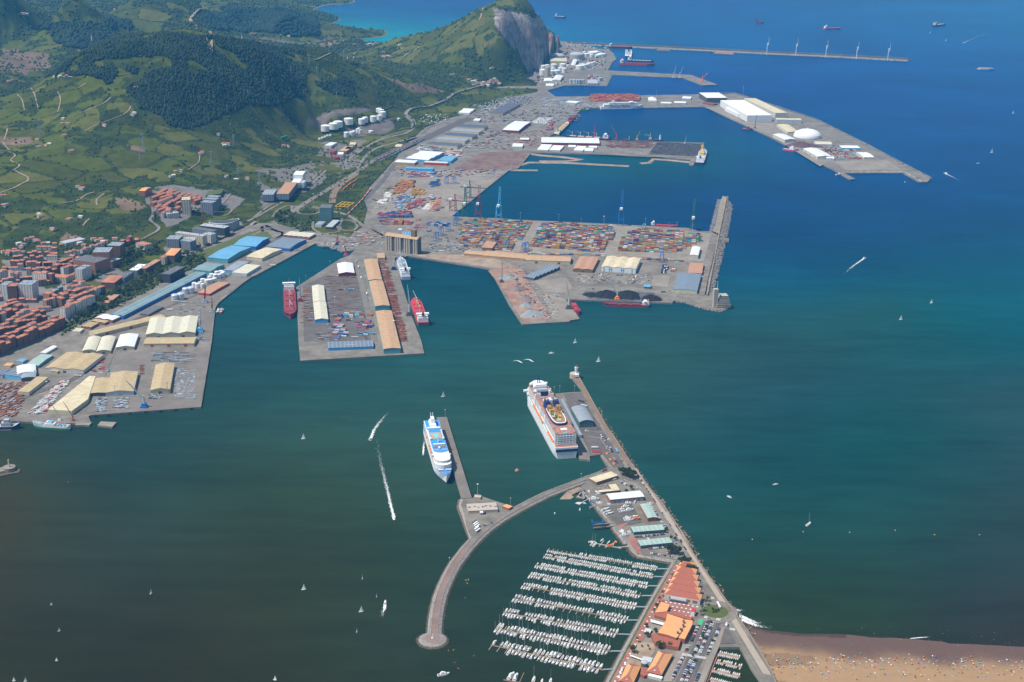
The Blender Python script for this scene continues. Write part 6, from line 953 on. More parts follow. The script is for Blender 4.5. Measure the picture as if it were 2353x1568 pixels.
for i, (x, y) in enumerate(((1898, 1035), (1930, 1090), (1962, 1130))):
 o = thing('mooring_dolphin', '%s yellow concrete block from the top on the cruise quay corner' % nth(i), 'block', P('j', x, y), 0, 'yellow quay blocks'); MB().box(0, 0, 0, 3, 6, 1.6).build('base', 'yellow', o); MB().box(0, 0, 1.6, 6, 2, 1.2).build('crossbar', 'orange', o)
bldg('restaurant', 'flat tan-roofed brown clubhouse at the mole road', 'n', (188, 552, 290, 605, 582, 512), 6, 'flat', 1, 'wood', 'cream_roof', 'y', cat='building')
bldg('club_house', 'long arm of the cream flat-roofed yacht club', 'n', (305, 715, 330, 740, 600, 712), 4.5, 'flat', 1, 'wood', 'cream_roof', 'x', cat='building'); bldg('club_house', 'short upright arm of the cream flat-roofed yacht club', 'n', (492, 700, 598, 700, 548, 628), 4.8, 'flat', 1, 'wood', 'cream_roof', 'y', cat='building')
o = bldg('boat_hall', 'long white-roofed brick boat hall with grey shutters', 'n', (475, 838, 928, 795, 885, 716), 8, 'gable', 1.2, 'brick', 'white_roof', 'x', doors=7, doorm='steel', cat='building')
bldg('boat_hall', 'green and grey roofed orange brick hall standing end-on', 'n', (980, 1082, 1108, 1075, 1000, 893), 7, 'gable', 1, 'brick', 'green_roof', 'y', cat='building'); bldg('shop_row', 'upper pale green-roofed row of marina shops', 'n', (790, 1272, 1205, 1240, 1165, 1180), 6, 'shed', 1, 'wall_glass', 'green_roof', 'x', cat='building'); bldg('shop_row', 'lower pale green-roofed row of marina shops', 'n', (885, 1455, 1310, 1412, 1265, 1352), 6, 'shed', 1, 'wall_glass', 'green_roof', 'x', cat='building')
A, B = P('p', 522, 790, 13), P('p', 1282, 920, 13); Q = P('p', 1405, 668, 13); d = (B-A).normalized(); rz = math.atan2(d.y, d.x); o = thing('exhibition_hall', 'large cream hall with six red hipped roof bays', 'building', (A.x, A.y, 4), rz); nrm = Vector((-d.y, d.x, 0)); L = (B-A).length; W = 19.0; xs = 0; shift = 0
for k in range(6):
 x0, x1 = 0+k*.4, L-k*5.6+(0 if k == 0 else 0); MB().box((x0+x1)/2, W*(k+.5), 0, x1-x0, W-.01, 9-.01*k).build('wall', 'offwhite', o)
 rx0, rx1, y0, y1 = x0-.5, x1+.5, W*k, W*(k+1); e = 9.; r_ = 4.6; mb = MB(); V = [(rx0, y0, e), (rx1, y0, e), (rx1, y1, e), (rx0, y1, e), (rx0+7, (y0+y1)/2, e+r_), (rx1-9, (y0+y1)/2, e+r_)]
 mb.add(V, [(0, 1, 5, 4), (1, 2, 5), (2, 3, 4, 5), (3, 0, 4)], [0, 1, 0, 1]); mb.build('roof_bay', ['tile_maroon', 'tile_orange'], o)
MB().box(L*.4, -.25, 3.4, 24, .4, 4).build('banner', 'white', o); MB().box(L*.41, -1.2, 0, 26, 2.2, 3.2).build('entrance', 'darkgrey', o)
for x in (.2, .66, .86): MB().box(L*x, -.2, 3, 7, .3, 4).build('poster_panel', 'brick', o)
polyb('restaurant', 'bright orange flat-roofed wing beside the brick plaza', 'p', (318, 1190, 455, 948, 640, 1020, 575, 1160), 6, 'brick', 'tile_orange', 'building'); polyb('restaurant', 'dark red sloping roof strip across the orange curved-roof building', 'p', (318, 1195, 575, 1160, 1130, 1280, 1085, 1345, 590, 1200, 580, 1320, 310, 1240), 5, 'brick', 'tile_maroon', 'building')
c = [(585, 1200), (925, 1310), (885, 1450), (830, 1560)]; polyb('cinema', 'large bright orange building with concave curved roof', 'l', (618, 937, 768, 985, 768, 1040, 752, 1090, 715, 1150, 700, 1160, 620, 1132, 530, 1112, 575, 1050, 605, 1000), 10, 'brick', 'tile_orange', 'building'); polyb('cinema', 'orange terrace wing with four rooftop ducts beside the curved roof', 'l', (772, 990, 852, 1000, 848, 1040, 780, 1172, 712, 1158, 755, 1090, 770, 1040), 8.2, 'brick', 'tile_orange', 'building')
for i, (x, y) in enumerate(((768, 1024), (765, 1060), (742, 1098), (715, 1130))): o = thing('roof_duct', '%s dark duct from the top on the orange terrace wing' % nth(i), 'duct', P('l', x, y, 12.8), 0, 'rooftop ducts'); MB().box(0, 0, 0, 2, 2, 3).build('shaft', 'tile_maroon', o); MB().box(0, 1, 3, 3, 4, 1).build('cowl', 'darkgrey', o)
polyb('restaurant', 'long dark red roofed restaurant below the curved orange one', 'l', (470, 1120, 745, 1172, 722, 1248, 505, 1205), 6, 'brick', 'tile_maroon', 'building')
def gab4(label, t, c, h, rise, hip=12):   # hipped hall: orange long slopes, dark red ends
 A, B, Q = [P(t, c[i], c[i+1], 4+h) for i in (0, 2, 4)]; n_ = (Q-B).normalized(); xd = Vector((n_.y, -n_.x, 0)); L = (B-A).dot(xd); W = (Q-B).length; A = B-xd*L; o = thing('restaurant', label, 'building', (A.x, A.y, 4), math.atan2(xd.y, xd.x)); MB().box(L/2, W/2, 0, L-1, W-1, h).build('wall', 'brick', o)
 mb = MB(); V = [(0, 0, h), (L, 0, h), (L, W, h), (0, W, h), (L*.42, hip, h+rise), (L*.42, W-hip, h+rise), (L*.58, hip, h+rise), (L*.58, W-hip, h+rise)]; mb.add(V, [(0, 4, 5, 3), (1, 2, 7, 6), (0, 1, 6, 4), (3, 5, 7, 2), (4, 6, 7, 5)], [0, 0, 1, 1, 1]); mb.build('roof', ['tile_orange', 'tile_maroon'], o)
 for k in range(6): MB().box(L*.5, hip+2+(W-2*hip-4)*k/5, h+rise, .9, .9, .9).build('skylight', 'offwhite', o)
 MB().add([(L*.38, 3, h+2), (L*.62, 3, h+2), (L*.5, 3, h+5)], [(0, 1, 2)]).build('gable_window', 'white', o); return o
gab4('orange-roofed restaurant with red gable ends, right of the pair', 'l', (430, 1465, 565, 1500, 672, 1305), 6, 5); gab4('orange-roofed restaurant with red gable ends, left of the pair', 'l', (182, 1540, 305, 1580, 380, 1415), 6, 5)
polyb('restaurant', 'dark red round-ended link between the two orange restaurants', 'l', (380, 1425, 470, 1440, 440, 1500, 405, 1510, 370, 1490), 4.5, 'brick', 'tile_maroon', 'building'); q = P('l', 408, 1440, 4); o = thing('glass_turret', 'round dark glass turret between the orange restaurants', 'turret', q); MB().cyl(0, 0, 0, 10, 5, n=16).build('drum', 'glass_teal', o); MB().dome(0, 0, 10, 5, 2).build('cap', 'grey', o)
bldg('terrace_tent', 'white tent roof along the end of the right orange restaurant', 'l', (420, 1500, 565, 1535, 570, 1515), 4, 'flat', .5, 'offwhite', 'white', 'x', cat='tent'); bldg('awning', 'grey and white glazed awning beside the right orange restaurant', 'l', (380, 1370, 470, 1385, 490, 1345), 3.4, 'flat', .5, 'offwhite', 'light_steel', 'x', cat='awning')
bldg('kiosk', 'white cubic kiosk with red roof on the plaza', 'p', (1085, 1160, 1165, 1170, 1205, 1100), 8, 'flat', 1, 'white', 'red', 'y'); bldg('kiosk', 'small white and cream bar kiosk beside the promenade', 'l', (402, 1105, 460, 1115, 475, 1080), 4, 'flat', .5, 'wood', 'offwhite', 'x')
mb = MB();
for y in (1175, 1215): a, b = P('n', 250, y, 4), P('n', 545, y-25, 4); mb.tube(a-Vector((0, 0, .7)), b-Vector((0, 0, .7)), 1.8)
tag(mb.build('boat_lift_dock', 'concrete'), 'twin concrete rails of the boat lift dock in the marina', 'dock'); o = thing('boat_lift', 'blue travelling boat lift on the concrete dock', 'boat lift', P('n', 300, 1190, 4)); mb = MB()
for x in (-9, 9):
 for y in (-5, 5): MB().tube((x, y, 0), (x, y, 9), .6).build('leg', 'blue', o)
for x in (-9, 9): mb.tube((x, -5, 9), (x, 5, 9), .6)
mb.tube((-9, -5, 9), (9, -5, 9), .6); mb.build('top_frame', 'blue', o)
slab('crane_jetty', tp('n', 190, 930, 300, 908, 320, 922, 205, 945), 3.6, 'concrete'); o = thing('boat_crane', 'blue jib crane on the small marina jetty', 'crane', P('n', 206, 925, 4)); MB().tube((0, 0, 0), (0, 0, 12), .7).build('post', 'blue', o); MB().tube((0, 0, 11), (7, 0, 12), .5).build('jib', 'blue', o)
slab('ramp', tp('j', 1465, 1450, 1590, 1320, 1690, 1350, 1570, 1450), .4, 'soil_tan', 'soil_tan')
# ================================================================ ROADS
mat('rail_bed', (.1, .085, .075), var=.3, sc=.2)
def road(name, t, c, w, m='asphalt', up=.7, land=True):
 ctlp = [onland(*D2(t, c[i], c[i+1])) if land else P(t, c[i], c[i+1]) for i in range(0, len(c), 2)]; pts = []
 for i in range(len(ctlp)-1):
  p0, p1, p2, p3 = ctlp[max(i-1, 0)], ctlp[i], ctlp[i+1], ctlp[min(i+2, len(ctlp)-1)]; n_ = max(2, int((p2-p1).length/14))
  for k in range(n_): s = k/n_; pts.append(.5*((2*p1)+(p2-p0)*s+(2*p0-5*p1+4*p2-p3)*s*s+(3*p1-p0-3*p2+p3)*s**3))
 pts.append(ctlp[-1]); A, B = offs([Vector((p.x, p.y, 0)) for p in pts], w/2), offs([Vector((p.x, p.y, 0)) for p in pts], -w/2)
 X = np.array([[a.x, b.x, (a.x+b.x)/2] for a, b in zip(A, B)]); Yy = np.array([[a.y, b.y, (a.y+b.y)/2] for a, b in zip(A, B)]); Z = np.maximum(hgt(X.ravel(), Yy.ravel()).reshape(X.shape).max(1), 4.1 if land else 4.2)+up; vs = []
 if not land: Z[:] = 4.0+up
 for a, b, z in zip(A, B, Z): vs += [(a.x, a.y, z), (b.x, b.y, z)]
 return struct(MB().add(vs, [(2*i, 2*i+1, 2*i+3, 2*i+2) for i in range(len(pts)-1)]).build(name, m))
for t, c, w_ in (('b', (840, 1560, 870, 1450, 1090, 1310, 1400, 1215, 1440, 1130, 1380, 1050, 1560, 985, 1750, 915, 2000, 812, 2120, 790), 16), ('b', (920, 1560, 1060, 1390, 1300, 1310, 1470, 1265, 1600, 1165, 1900, 1085, 2200, 960), 14), ('f', (-60, 560, 130, 500, 300, 400, 600, 215, 800, 90, 950, 0, 1080, -90), 20), ('f', (-80, 470, 60, 400, 400, 205, 560, 85, 640, 0), 10), ('f', (100, 510, 200, 560, 420, 590, 640, 600, 900, 640, 1180, 670), 12),
                 ('f', (320, 330, 520, 345, 700, 375, 860, 420, 1000, 520, 1180, 600), 14), ('f', (430, 320, 380, 380, 440, 405, 560, 395, 590, 350, 520, 330), 8), ('f', (-40, 600, 100, 540, 200, 560, 230, 600, 120, 660, 0, 720), 12), ('e', (1655, 765, 1760, 745, 1950, 650, 2200, 555, 2351, 480), 12), ('e', (1300, 635, 1440, 560, 1455, 520, 1380, 460, 1410, 400, 1385, 300), 9), ('f', (520, 470, 530, 540, 620, 580, 760, 560, 740, 500, 790, 440), 8), ('e', (-40, 1590, 400, 1400, 700, 1240, 960, 1130), 0)):
 if w_: road('road', t, c, w_)
for t, c, w_ in (('f', (0, 700, 120, 640, 235, 600, 230, 560, 130, 520, 60, 500, 60, 560), 9), ('f', (150, 430, 260, 410, 330, 350, 300, 320, 200, 370, 150, 430), 8), ('f', (800, 455, 890, 470, 930, 520, 880, 555, 790, 545, 770, 490, 800, 455), 8), ('f', (400, 500, 330, 540, 240, 530, 180, 480), 7), ('f', (1000, 480, 1100, 560, 1250, 650, 1180, 700, 1050, 640, 950, 560), 9), ('b', (800, 1568, 840, 1440, 800, 1380, 700, 1340), 7), ('b', (1390, 1060, 1450, 1110, 1440, 1180, 1300, 1225, 1150, 1270), 9), ('b', (880, 1500, 980, 1505, 1030, 1490, 980, 1475, 890, 1490), 8), ('e', (1850, 390, 1950, 385, 2060, 420, 2130, 370, 2110, 320, 2050, 310), 7), ('f', (-20, 430, 120, 330, 280, 255, 420, 180, 540, 60, 600, 0), 8)): road('road', t, c, w_)
for t, c, w_, m_ in (('f', (900, 390, 960, 310, 1150, 110, 1210, 30, 1270, -60), 16, 'asphalt_dark'), ('f', (930, 400, 1050, 500, 1240, 590, 1400, 650), 14, 'concrete_grey'), ('b', (1800, 1480, 1880, 1380, 1900, 1320, 2100, 1170, 2351, 1010), 18, 'concrete'), ('c', (-250, 1150, 0, 1010, 160, 920, 290, 830), 16, 'concrete_grey'), ('b', (1090, 1480, 1400, 1340, 1560, 1270, 1760, 1175, 1960, 1085), 44, 'rail_bed'), ('b', (2050, 1400, 2351, 1395), 10, 'concrete'), ('c', (0, 1395, 200, 1390, 800, 1420, 1240, 1440, 1600, 1450), 10, 'concrete_grey'), ('f', (700, 300, 720, 200, 800, 120, 930, 30), 22, 'wood'), ('f', (600, 700, 760, 690, 930, 700, 1180, 760, 1380, 790), 10, 'concrete_grey'), ('f', (790, 470, 860, 540, 1000, 600, 1170, 640), 12, 'concrete_grey'), ('j', (1720, 560, 1900, 860, 2100, 1180), 6, 'asphalt'), ('f', (900, 830, 960, 1000, 1090, 1568), 14, 'concrete_grey'), ('i', (1050, 60, 960, 260, 860, 560, 830, 660), 14, 'concrete_grey'), ('i', (0, 640, 260, 500, 700, 330, 1000, 60, 860, -60), 14, 'asphalt_dark'), ('e', (1230, 1370, 1500, 1270, 1900, 1090, 2300, 830), 10, 'asphalt_dark')):
 PZ[0] += .012; road('port_road', t, c, w_, m_, PZ[0]-4.0, land=m_ in ('wood', 'rail_bed'))
for t, c, w_ in (('a', (0, 1410, 80, 1400, 140, 1430, 100, 1480, 180, 1520, 120, 1568), 7), ('e', (0, 210, 100, 172, 260, 90, 220, 45, 130, 0), 8), ('e', (530, 310, 700, 283, 800, 220, 870, 200), 7), ('e', (890, 320, 890, 265, 960, 215), 7), ('e', (760, 510, 790, 470, 820, 450), 7), ('a', (550, 850, 700, 820, 790, 775), 6), ('a', (530, 850, 555, 920, 530, 1040), 5), ('a', (630, 1080, 800, 1015, 950, 950, 1020, 900), 6), ('a', (780, 1215, 900, 1150, 1060, 1090, 1170, 1040, 1200, 985), 5), ('a', (280, 810, 320, 880, 350, 1000), 5), ('a', (160, 870, 200, 920, 225, 1020), 5), ('a', (40, 1290, 70, 1190), 6), ('a', (30, 1310, 80, 1380), 6),
    ('b', (540, 560, 640, 520, 740, 485), 9), ('b', (840, 550, 900, 510, 930, 490), 7), ('b', (1300, 545, 1400, 490, 1500, 430), 9), ('e', (1740, 415, 1900, 380, 2040, 305, 2120, 215), 6), ('b', (0, 850, 60, 805, 160, 775), 6), ('a', (1730, 1568, 1820, 1500, 1835, 1430), 5), ('b', (1240, 975, 1330, 995, 1430, 1000), 6), ('a', (1000, 715, 1100, 705, 1175, 690), 7), ('a', (1750, 205, 1760, 160, 1860, 90), 22), ('a', (1760, 210, 1800, 250, 1930, 300, 1880, 345), 16), ('a', (1200, 170, 1400, 205, 1560, 215, 1700, 235), 12), ('b', (2085, 80, 2070, 130, 2050, 190), 9), ('b', (1000, 970, 1240, 985, 1330, 1000), 5)):
 road('dirt_track', t, c, w_*.75, 'soil_tan', .9)
for t, c, lb, ms_ in (('f', (830, 420, 960, 290, 1060, 170), 'long freight train of red wagons in the rail yard', ('maroon', 'orange', 'steel')), ('f', (800, 180, 860, 130, 930, 90), 'string of orange flat wagons on the curved siding', ('orange', 'c_orange')), ('b', (1230, 1445, 1400, 1360, 1550, 1280), 'green wagon train beside the white ribbed warehouse', ('green', 'teal')), ('b', (1120, 1475, 1300, 1390, 1480, 1300), 'grey wagon train on the inner siding', ('steel', 'maroon')), ('i', (-20, 60, 200, -30, 330, -80), 'grey commuter train on the coastal railway', ('silver', 'silver'))):
 pts = [onland(*D2(t, c[i], c[i+1])) for i in range(0, len(c), 2)]; o = thing('train', lb, 'train', pts[0])
 for a, b in zip(pts, pts[1:]):
  d = b-a; n_ = int(d.length/16)
  for k in range(n_): q = a+d*((k+.5)/n_)-pts[0]; MB().box(q.x, q.y, q.z+1.2, 14, 2.9, 3, along(a, b)).build('wagon', ms_[k % len(ms_)], o)
# ================================================================ CONTAINERS
def atY(x, y, Yw):
 a = (x-1176.5)/FPX; b = -(y-784)/FPX; d = _F+_R2*a+_U2*b; t = Yw/d.y; return Vector((d.x*t, Yw, CH+d.z*t))
YARD = []   # (x, y, tier, colour, rz, place)
R = random.Random(21)
MIX = ['c_orange']*4+['c_ochre']*6+['c_red']*3+['c_maroon']*3+['c_blue']*3+['c_navy']*3+['c_green']*2+['c_white']*2+['c_teal', 'c_grey', 'c_grey']
def yard(t, poly, place, hmax, cols=MIX, dens=1.0, u=None, lane=6, seedn=0, gap=7.0):
 pp = [P(t, poly[i], poly[i+1]) for i in range(0, len(poly), 2)]; u = (u or (P('g', 960, 495)-P('g', 0, 448))).normalized(); v = Vector((-u.y, u.x, 0)); o = pp[0]; S = [((p-o).dot(u), (p-o).dot(v)) for p in pp]; rz = math.atan2(u.y, u.x)
 x0, x1, y0, y1 = min(s[0] for s in S), max(s[0] for s in S), min(s[1] for s in S), max(s[1] for s in S); yy_ = y0+1.3; k = 0
 while yy_ < y1:
  xx = x0+6.3; bh = R.uniform(.6, 1)
  while xx < x1:
   if inpoly(np.array([xx]), np.array([yy_]), S)[0] and R.random() < dens:
    nb = vnoise(np.array([xx]), np.array([yy_]), 26, seedn)[0]; hh = max(0, min(hmax, int(round(hmax*(nb*1.5-.05)*bh+R.uniform(-.3, .6)))));
    fam = R.choice(cols)
    for q in range(hh): w_ = o+u*xx+v*yy_; YARD.append((w_.x, w_.y, q, fam if R.random() < .6 else R.choice(cols), rz, place, q == hh-1))
   xx += 12.9
  k += 1; yy_ += 2.75 if k % lane else gap
yard('g', (-470, 520, -420, 465, 10, 470, 195, 480, 150, 565, 60, 650, -30, 740, -300, 715, -480, 700), 'left block of the container terminal', 3, dens=.72, seedn=1)
yard('g', (290, 495, 390, 485, 560, 500, 910, 518, 930, 575, 880, 690, 835, 758, 160, 700, 200, 620, 240, 560), 'middle block of the container terminal', 4, dens=.86, seedn=2)
yard('g', (1075, 550, 1300, 540, 1500, 560, 1745, 600, 1700, 665, 1500, 758, 970, 742, 1000, 680, 1040, 600), 'right block of the container terminal', 4, dens=.8, seedn=3)
yard('g', (-60, 762, -60, 752, 840, 772, 845, 785), 'rail siding of the container terminal', 1, dens=.8, lane=99); yard('g', (860, 800, 870, 788, 1560, 820, 1560, 838), 'rail siding of the container terminal', 1, dens=.8, lane=99)
OR = ['c_orange', 'c_ochre', 'c_ochre', 'c_orange', 'c_maroon']; NV = ['c_navy', 'c_navy', 'c_blue']; WH = ['c_white']; BL = ['c_blue', 'c_navy', 'c_teal', 'c_red', 'c_white']; RD = ['c_maroon', 'c_red', 'c_orange', 'c_blue', 'c_navy', 'c_pink']
for poly, h_, cl in (((1250, 220, 1330, 100, 1455, 90, 1440, 150, 1340, 210), 4, OR), ((1430, 232, 1440, 185, 1550, 180, 1545, 222), 4, ['c_ochre']), ((1588, 160, 1620, 98, 1690, 90, 1680, 140), 3, NV), ((1175, 262, 1195, 210, 1250, 210, 1240, 262), 3, WH), ((1290, 320, 1310, 232, 1385, 225, 1370, 300), 2, BL), ((1385, 300, 1400, 235, 1470, 230, 1450, 290), 3, BL), ((1390, 355, 1410, 300, 1530, 255, 1530, 290, 1460, 345), 3, RD), ((1120, 310, 1140, 270, 1200, 265, 1190, 310), 2, WH), ((1535, 368, 1590, 290, 1640, 300, 1605, 370), 2, WH), ((1290, 350, 1300, 310, 1340, 310, 1335, 355), 2, ['c_blue', 'c_white', 'c_teal']), ((1590, 270, 1595, 230, 1640, 230, 1635, 270), 3, ['c_white', 'c_maroon', 'c_blue']),
 ((1520, 330, 1540, 300, 1590, 285, 1580, 320), 2, ['c_green', 'c_red']), ((1170, 200, 1300, 110, 1320, 95, 1340, 110, 1230, 190), 1, ['c_maroon', 'c_red', 'c_green']), ((1560, 60, 1570, 20, 1690, 10, 1690, 60), 1, BL), ((1390, 65, 1400, 25, 1560, 20, 1560, 60), 1, RD)): yard('f', poly, 'western container yard', h_, cl, seedn=5, lane=5, gap=5)
for poly, h_, cl, pl in (((1148, 495, 1150, 455, 1345, 460, 1345, 500), 4, RD+['c_orange', 'c_ochre'], 'stack row behind the grain silos'), ((1135, 438, 1125, 395, 1430, 390, 1425, 432), 3, RD+NV, 'second stack row behind the grain silos'), ((1368, 502, 1372, 470, 1440, 470, 1440, 502), 3, OR+RD, 'short stack behind the grain silos'), ((1465, 530, 1468, 508, 1555, 508, 1555, 530), 2, OR+RD, 'short orange stack behind the silos'), ((1578, 512, 1585, 478, 1775, 485, 1765, 515), 3, BL+NV, 'blue and red stack by the terminal gate'), ((1395, 556, 1396, 546, 1440, 546, 1440, 556), 2, RD, 'lone stack behind the silos'), ((1572, 565, 1575, 548, 1622, 548, 1620, 565), 2, BL, 'lone blue stack by the terminal gate'), ((1475, 465, 1478, 445, 1520, 445, 1518, 465), 2, RD, 'small stack in the dark yard'), ((1308, 552, 1310, 540, 1350, 540, 1350, 552), 3, WH, 'white stack behind the silos')):
 yard('f', poly, pl, h_, cl, seedn=7, lane=3, gap=3.2)
for poly, h_, cl, pl in (((770, 1350, 768, 1325, 970, 1322, 975, 1350), 4, BL+RD, 'long stack on the middle pier'), ((720, 1385, 720, 1330, 775, 1330, 785, 1385), 3, BL+RD, 'left stack on the middle pier'), ((1035, 1340, 1035, 1320, 1062, 1320, 1062, 1340), 2, OR, 'orange stack on the middle pier'), ((715, 1555, 715, 1425, 790, 1425, 835, 1510, 750, 1560), 2, BL+RD+WH, 'tank container rows of the middle pier'), ((930, 1445, 905, 1395, 1050, 1385, 1070, 1450), 2, BL+RD+WH, 'right container rows of the middle pier'), ((942, 1515, 942, 1495, 1070, 1475, 1072, 1512), 2, BL+WH+RD, 'lower container rows of the middle pier')):
 yard('f', poly, pl, h_, cl, seedn=9, lane=3, gap=4)
yard('c', (710, 935, 720, 885, 1080, 880, 1180, 900, 1175, 932), 'stacks behind the ferry quay', 5, ['c_orange', 'c_ochre', 'c_red', 'c_maroon', 'c_pink', 'c_orange'], seedn=11, lane=6, gap=5)
yard('b', (1480, 1390, 1520, 1340, 1740, 1340, 1700, 1385), 'stacks behind the white ribbed warehouse', 2, BL+['c_green', 'c_white', 'c_red'], seedn=12); yard('b', (1740, 1440, 1760, 1380, 1880, 1390, 1880, 1440), 'stacks beside the blue-roofed shed', 3, WH+['c_maroon'], seedn=13); yard('c', (320, 1200, 340, 1120, 380, 1120, 365, 1200), 'stacks on the central quay', 3, RD+WH, seedn=14)
cidx = [c for c in YARD if c[6]]; cidx.sort(key=lambda c: c[1]-(400 if 'pier' in c[5] else 0)-(250 if 'silos' in c[5] or 'gate' in c[5] else 0)); IND = set(id(c) for c in cidx[:300])
CM = {}
def cont_mesh(cn):
 if cn not in CM:
  mb = MB(); mb.box(0, 0, 0, 12.2, 2.44, 2.6)
  for s in (-1, 1):
   for k in range(3): mb.box(-4+k*4, s*1.235, .3, 2.6, .05, 2.0)
  CM[cn] = mb.mesh('shipping_container', [cn])
 return CM[cn]
order = {}; rest = MB(); cn_i = {c: i for i, c in enumerate(CONT)}
for c in YARD:
 if id(c) in IND:
  k = (c[5], c[3]); order[k] = order.get(k, -1)+1; o = bpy.data.objects.new('shipping_container', cont_mesh(c[3])); C.objects.link(o); o.location = (c[0], c[1], 4.08+c[2]*2.62); o.rotation_euler = (0, 0, c[4])
  tag(o, '%s top %s container, %s' % (nth(order[k]), c[3][2:], c[5]), 'container', 'shipping containers on top of the stacks')
 else: rest.box(c[0], c[1], 4.08+c[2]*2.62, 12.2, 2.44, 2.6, c[4], cn_i[c[3]])
tag(rest.build('container_stacks', CONT), 'thousands of coloured shipping containers stacked across the terminals', 'containers', kind='stuff')
# ================================================================ CRANES
def sts(label, t, x, y, topy, m, boom='up', rz=None, hh=42):
 q = P(t, x, y); rz = rz if rz is not None else math.atan2(*(lambda u: (u.y, u.x))((P('g', 960, 495)-P('g', 0, 448)))); o = thing('gantry_crane', label, 'crane', q, rz, None); z0 = 0
 for sx in (-9, 9):
  for sy in (-9, 9): mb = MB(); mb.tube((sx, sy, 0), (sx*.7, sy, hh), 1.1); mb.build('leg', m, o)
 mb = MB()
 for sy in (-9, 9): mb.tube((-8, sy, hh*.35), (8, sy, hh*.35), .9); mb.tube((-6.5, sy, hh), (6.5, sy, hh), 1)
 for sx in (-6.3, 6.3): mb.tube((sx, -9, hh), (sx, 9, hh), 1); mb.tube((sx*1.3, -9, hh*.35), (sx*1.1, 9, hh*.6), .7)
 mb.build('frame', m, o); mb = MB()
 for sx in (-3, 3): mb.tube((sx, -26, hh), (sx, 12, hh), .9)
 mb.build('back_girder', m, o); MB().box(0, -8, hh+.5, 8, 11, 6).build('machinery_house', 'white', o)
 mb = MB()
 for sx in (-4, 4): mb.tube((sx*1.4, 9, hh), (sx*.5, 6, hh+22), .9)
 mb.build('apex_frame', m, o); mb = MB(); e = (0, 58, 0) if boom == 'down' else (0, 12, 56)
 for sx in (-2.6, 2.6): mb.tube((sx, 10, hh), (sx, 10+e[1], hh+e[2]), .8)
 for k in range(7): f_ = k/6; mb.tube((-2.6, 10+e[1]*f_, hh+e[2]*f_), (2.6, 10+e[1]*f_, hh+e[2]*f_), .6)
 mb.tube((0, 6, hh+22), (0, 10+e[1]*.7, hh+e[2]*.7), .4); mb.build('boom', m, o); return o
wq = (lambda u: math.atan2(u.y, u.x))(P('f', 1800, 420)-P('f', 2320, 0))
sts('tall bright blue gantry crane with raised boom at the terminal quay', 'g', 1000, 500, 185, 'blue', hh=50); sts('dark green gantry crane near the breakwater corner', 'g', 1660, 535, 360, 'green', hh=34); sts('bright blue gantry crane at the inner end of the terminal quay', 'f', 2228, 452, 245, 'sky_blue', hh=44); sts('maroon and blue gantry crane beside the bright blue one', 'f', 2040, 435, 210, 'maroon', hh=44); sts('dark green gantry crane at the basin corner', 'f', 1918, 420, 200, 'green', hh=40)
sts('red and purple gantry crane with lowered boom, nearer on the west quay', 'f', 1808, 370, 270, 'maroon', 'down', wq, 34); sts('red and blue gantry crane with lowered boom, farther on the west quay', 'f', 1945, 250, 130, 'navy', 'down', wq, 36)
def rtg(label, q, m, rz, w_=24, h_=22, par=None):
 o = thing('yard_crane', label, 'crane', q, rz, 'straddling yard cranes')
 for sy in (-w_/2, w_/2):
  for sx in (-5, 5): MB().tube((sx, sy, 0), (sx*.8, sy, h_), .8).build('leg', m, o)
 mb = MB()
 for sx in (-4, 4): mb.tube((sx, -w_/2, h_), (sx, w_/2, h_), 1.0)
 for sy in (-w_/2, w_/2): mb.tube((-4, sy, h_), (4, sy, h_), .8); mb.tube((-5, sy, 2), (5, sy, 2), .8)
 mb.build('top_beams', m, o); MB().box(0, 3, h_+.8, 5, 5, 2.5).build('trolley', m, o)
u0 = P('g', 960, 495)-P('g', 0, 448); r0 = math.atan2(u0.y, u0.x)
for i, (t, x, y, m) in enumerate((('g', 80, 530, 'navy'), ('g', 575, 510, 'navy'), ('g', 325, 645, 'navy'), ('g', 470, 660, 'maroon'), ('g', 105, 745, 'blue'), ('g', 130, 735, 'blue'), ('g', 1212, 565, 'teal'), ('g', 1705, 650, 'navy'), ('g', 1375, 830, 'blue'), ('f', 2190, 650, 'navy'), ('f', 1765, 555, 'blue'), ('f', 1835, 500, 'blue'), ('f', 1655, 640, 'blue'), ('f', 1700, 595, 'blue'), ('f', 1845, 455, 'blue'), ('f', 2310, 715, 'blue'), ('f', 1750, 120, 'blue'), ('f', 1820, 120, 'blue'), ('f', 1620, 370, 'orange'), ('f', 1650, 355, 'orange'), ('f', 1680, 340, 'orange'))):
 rtg('%s straddling yard crane in the container yards' % m, P(t, x, y), m, r0, 30 if m == 'blue' and t == 'g' else 22)
o = thing('rail_gantry', 'yellow overhead gantry crane above the rail yard tracks', 'crane', P('f', 815, 350), wq)
for x in (-22, 22):
 for y in (-20, 20): MB().tube((x, y, 0), (x, y, 14), .9).build('leg', 'yellow', o)
mb = MB()
for y in (-20, -7, 7, 20): mb.tube((-34, y, 14), (34, y, 14), 1.2)
for x in (-30, 0, 30): mb.tube((x, -20, 14), (x, 20, 14), 1.0)
mb.build('top_beams', 'yellow', o)
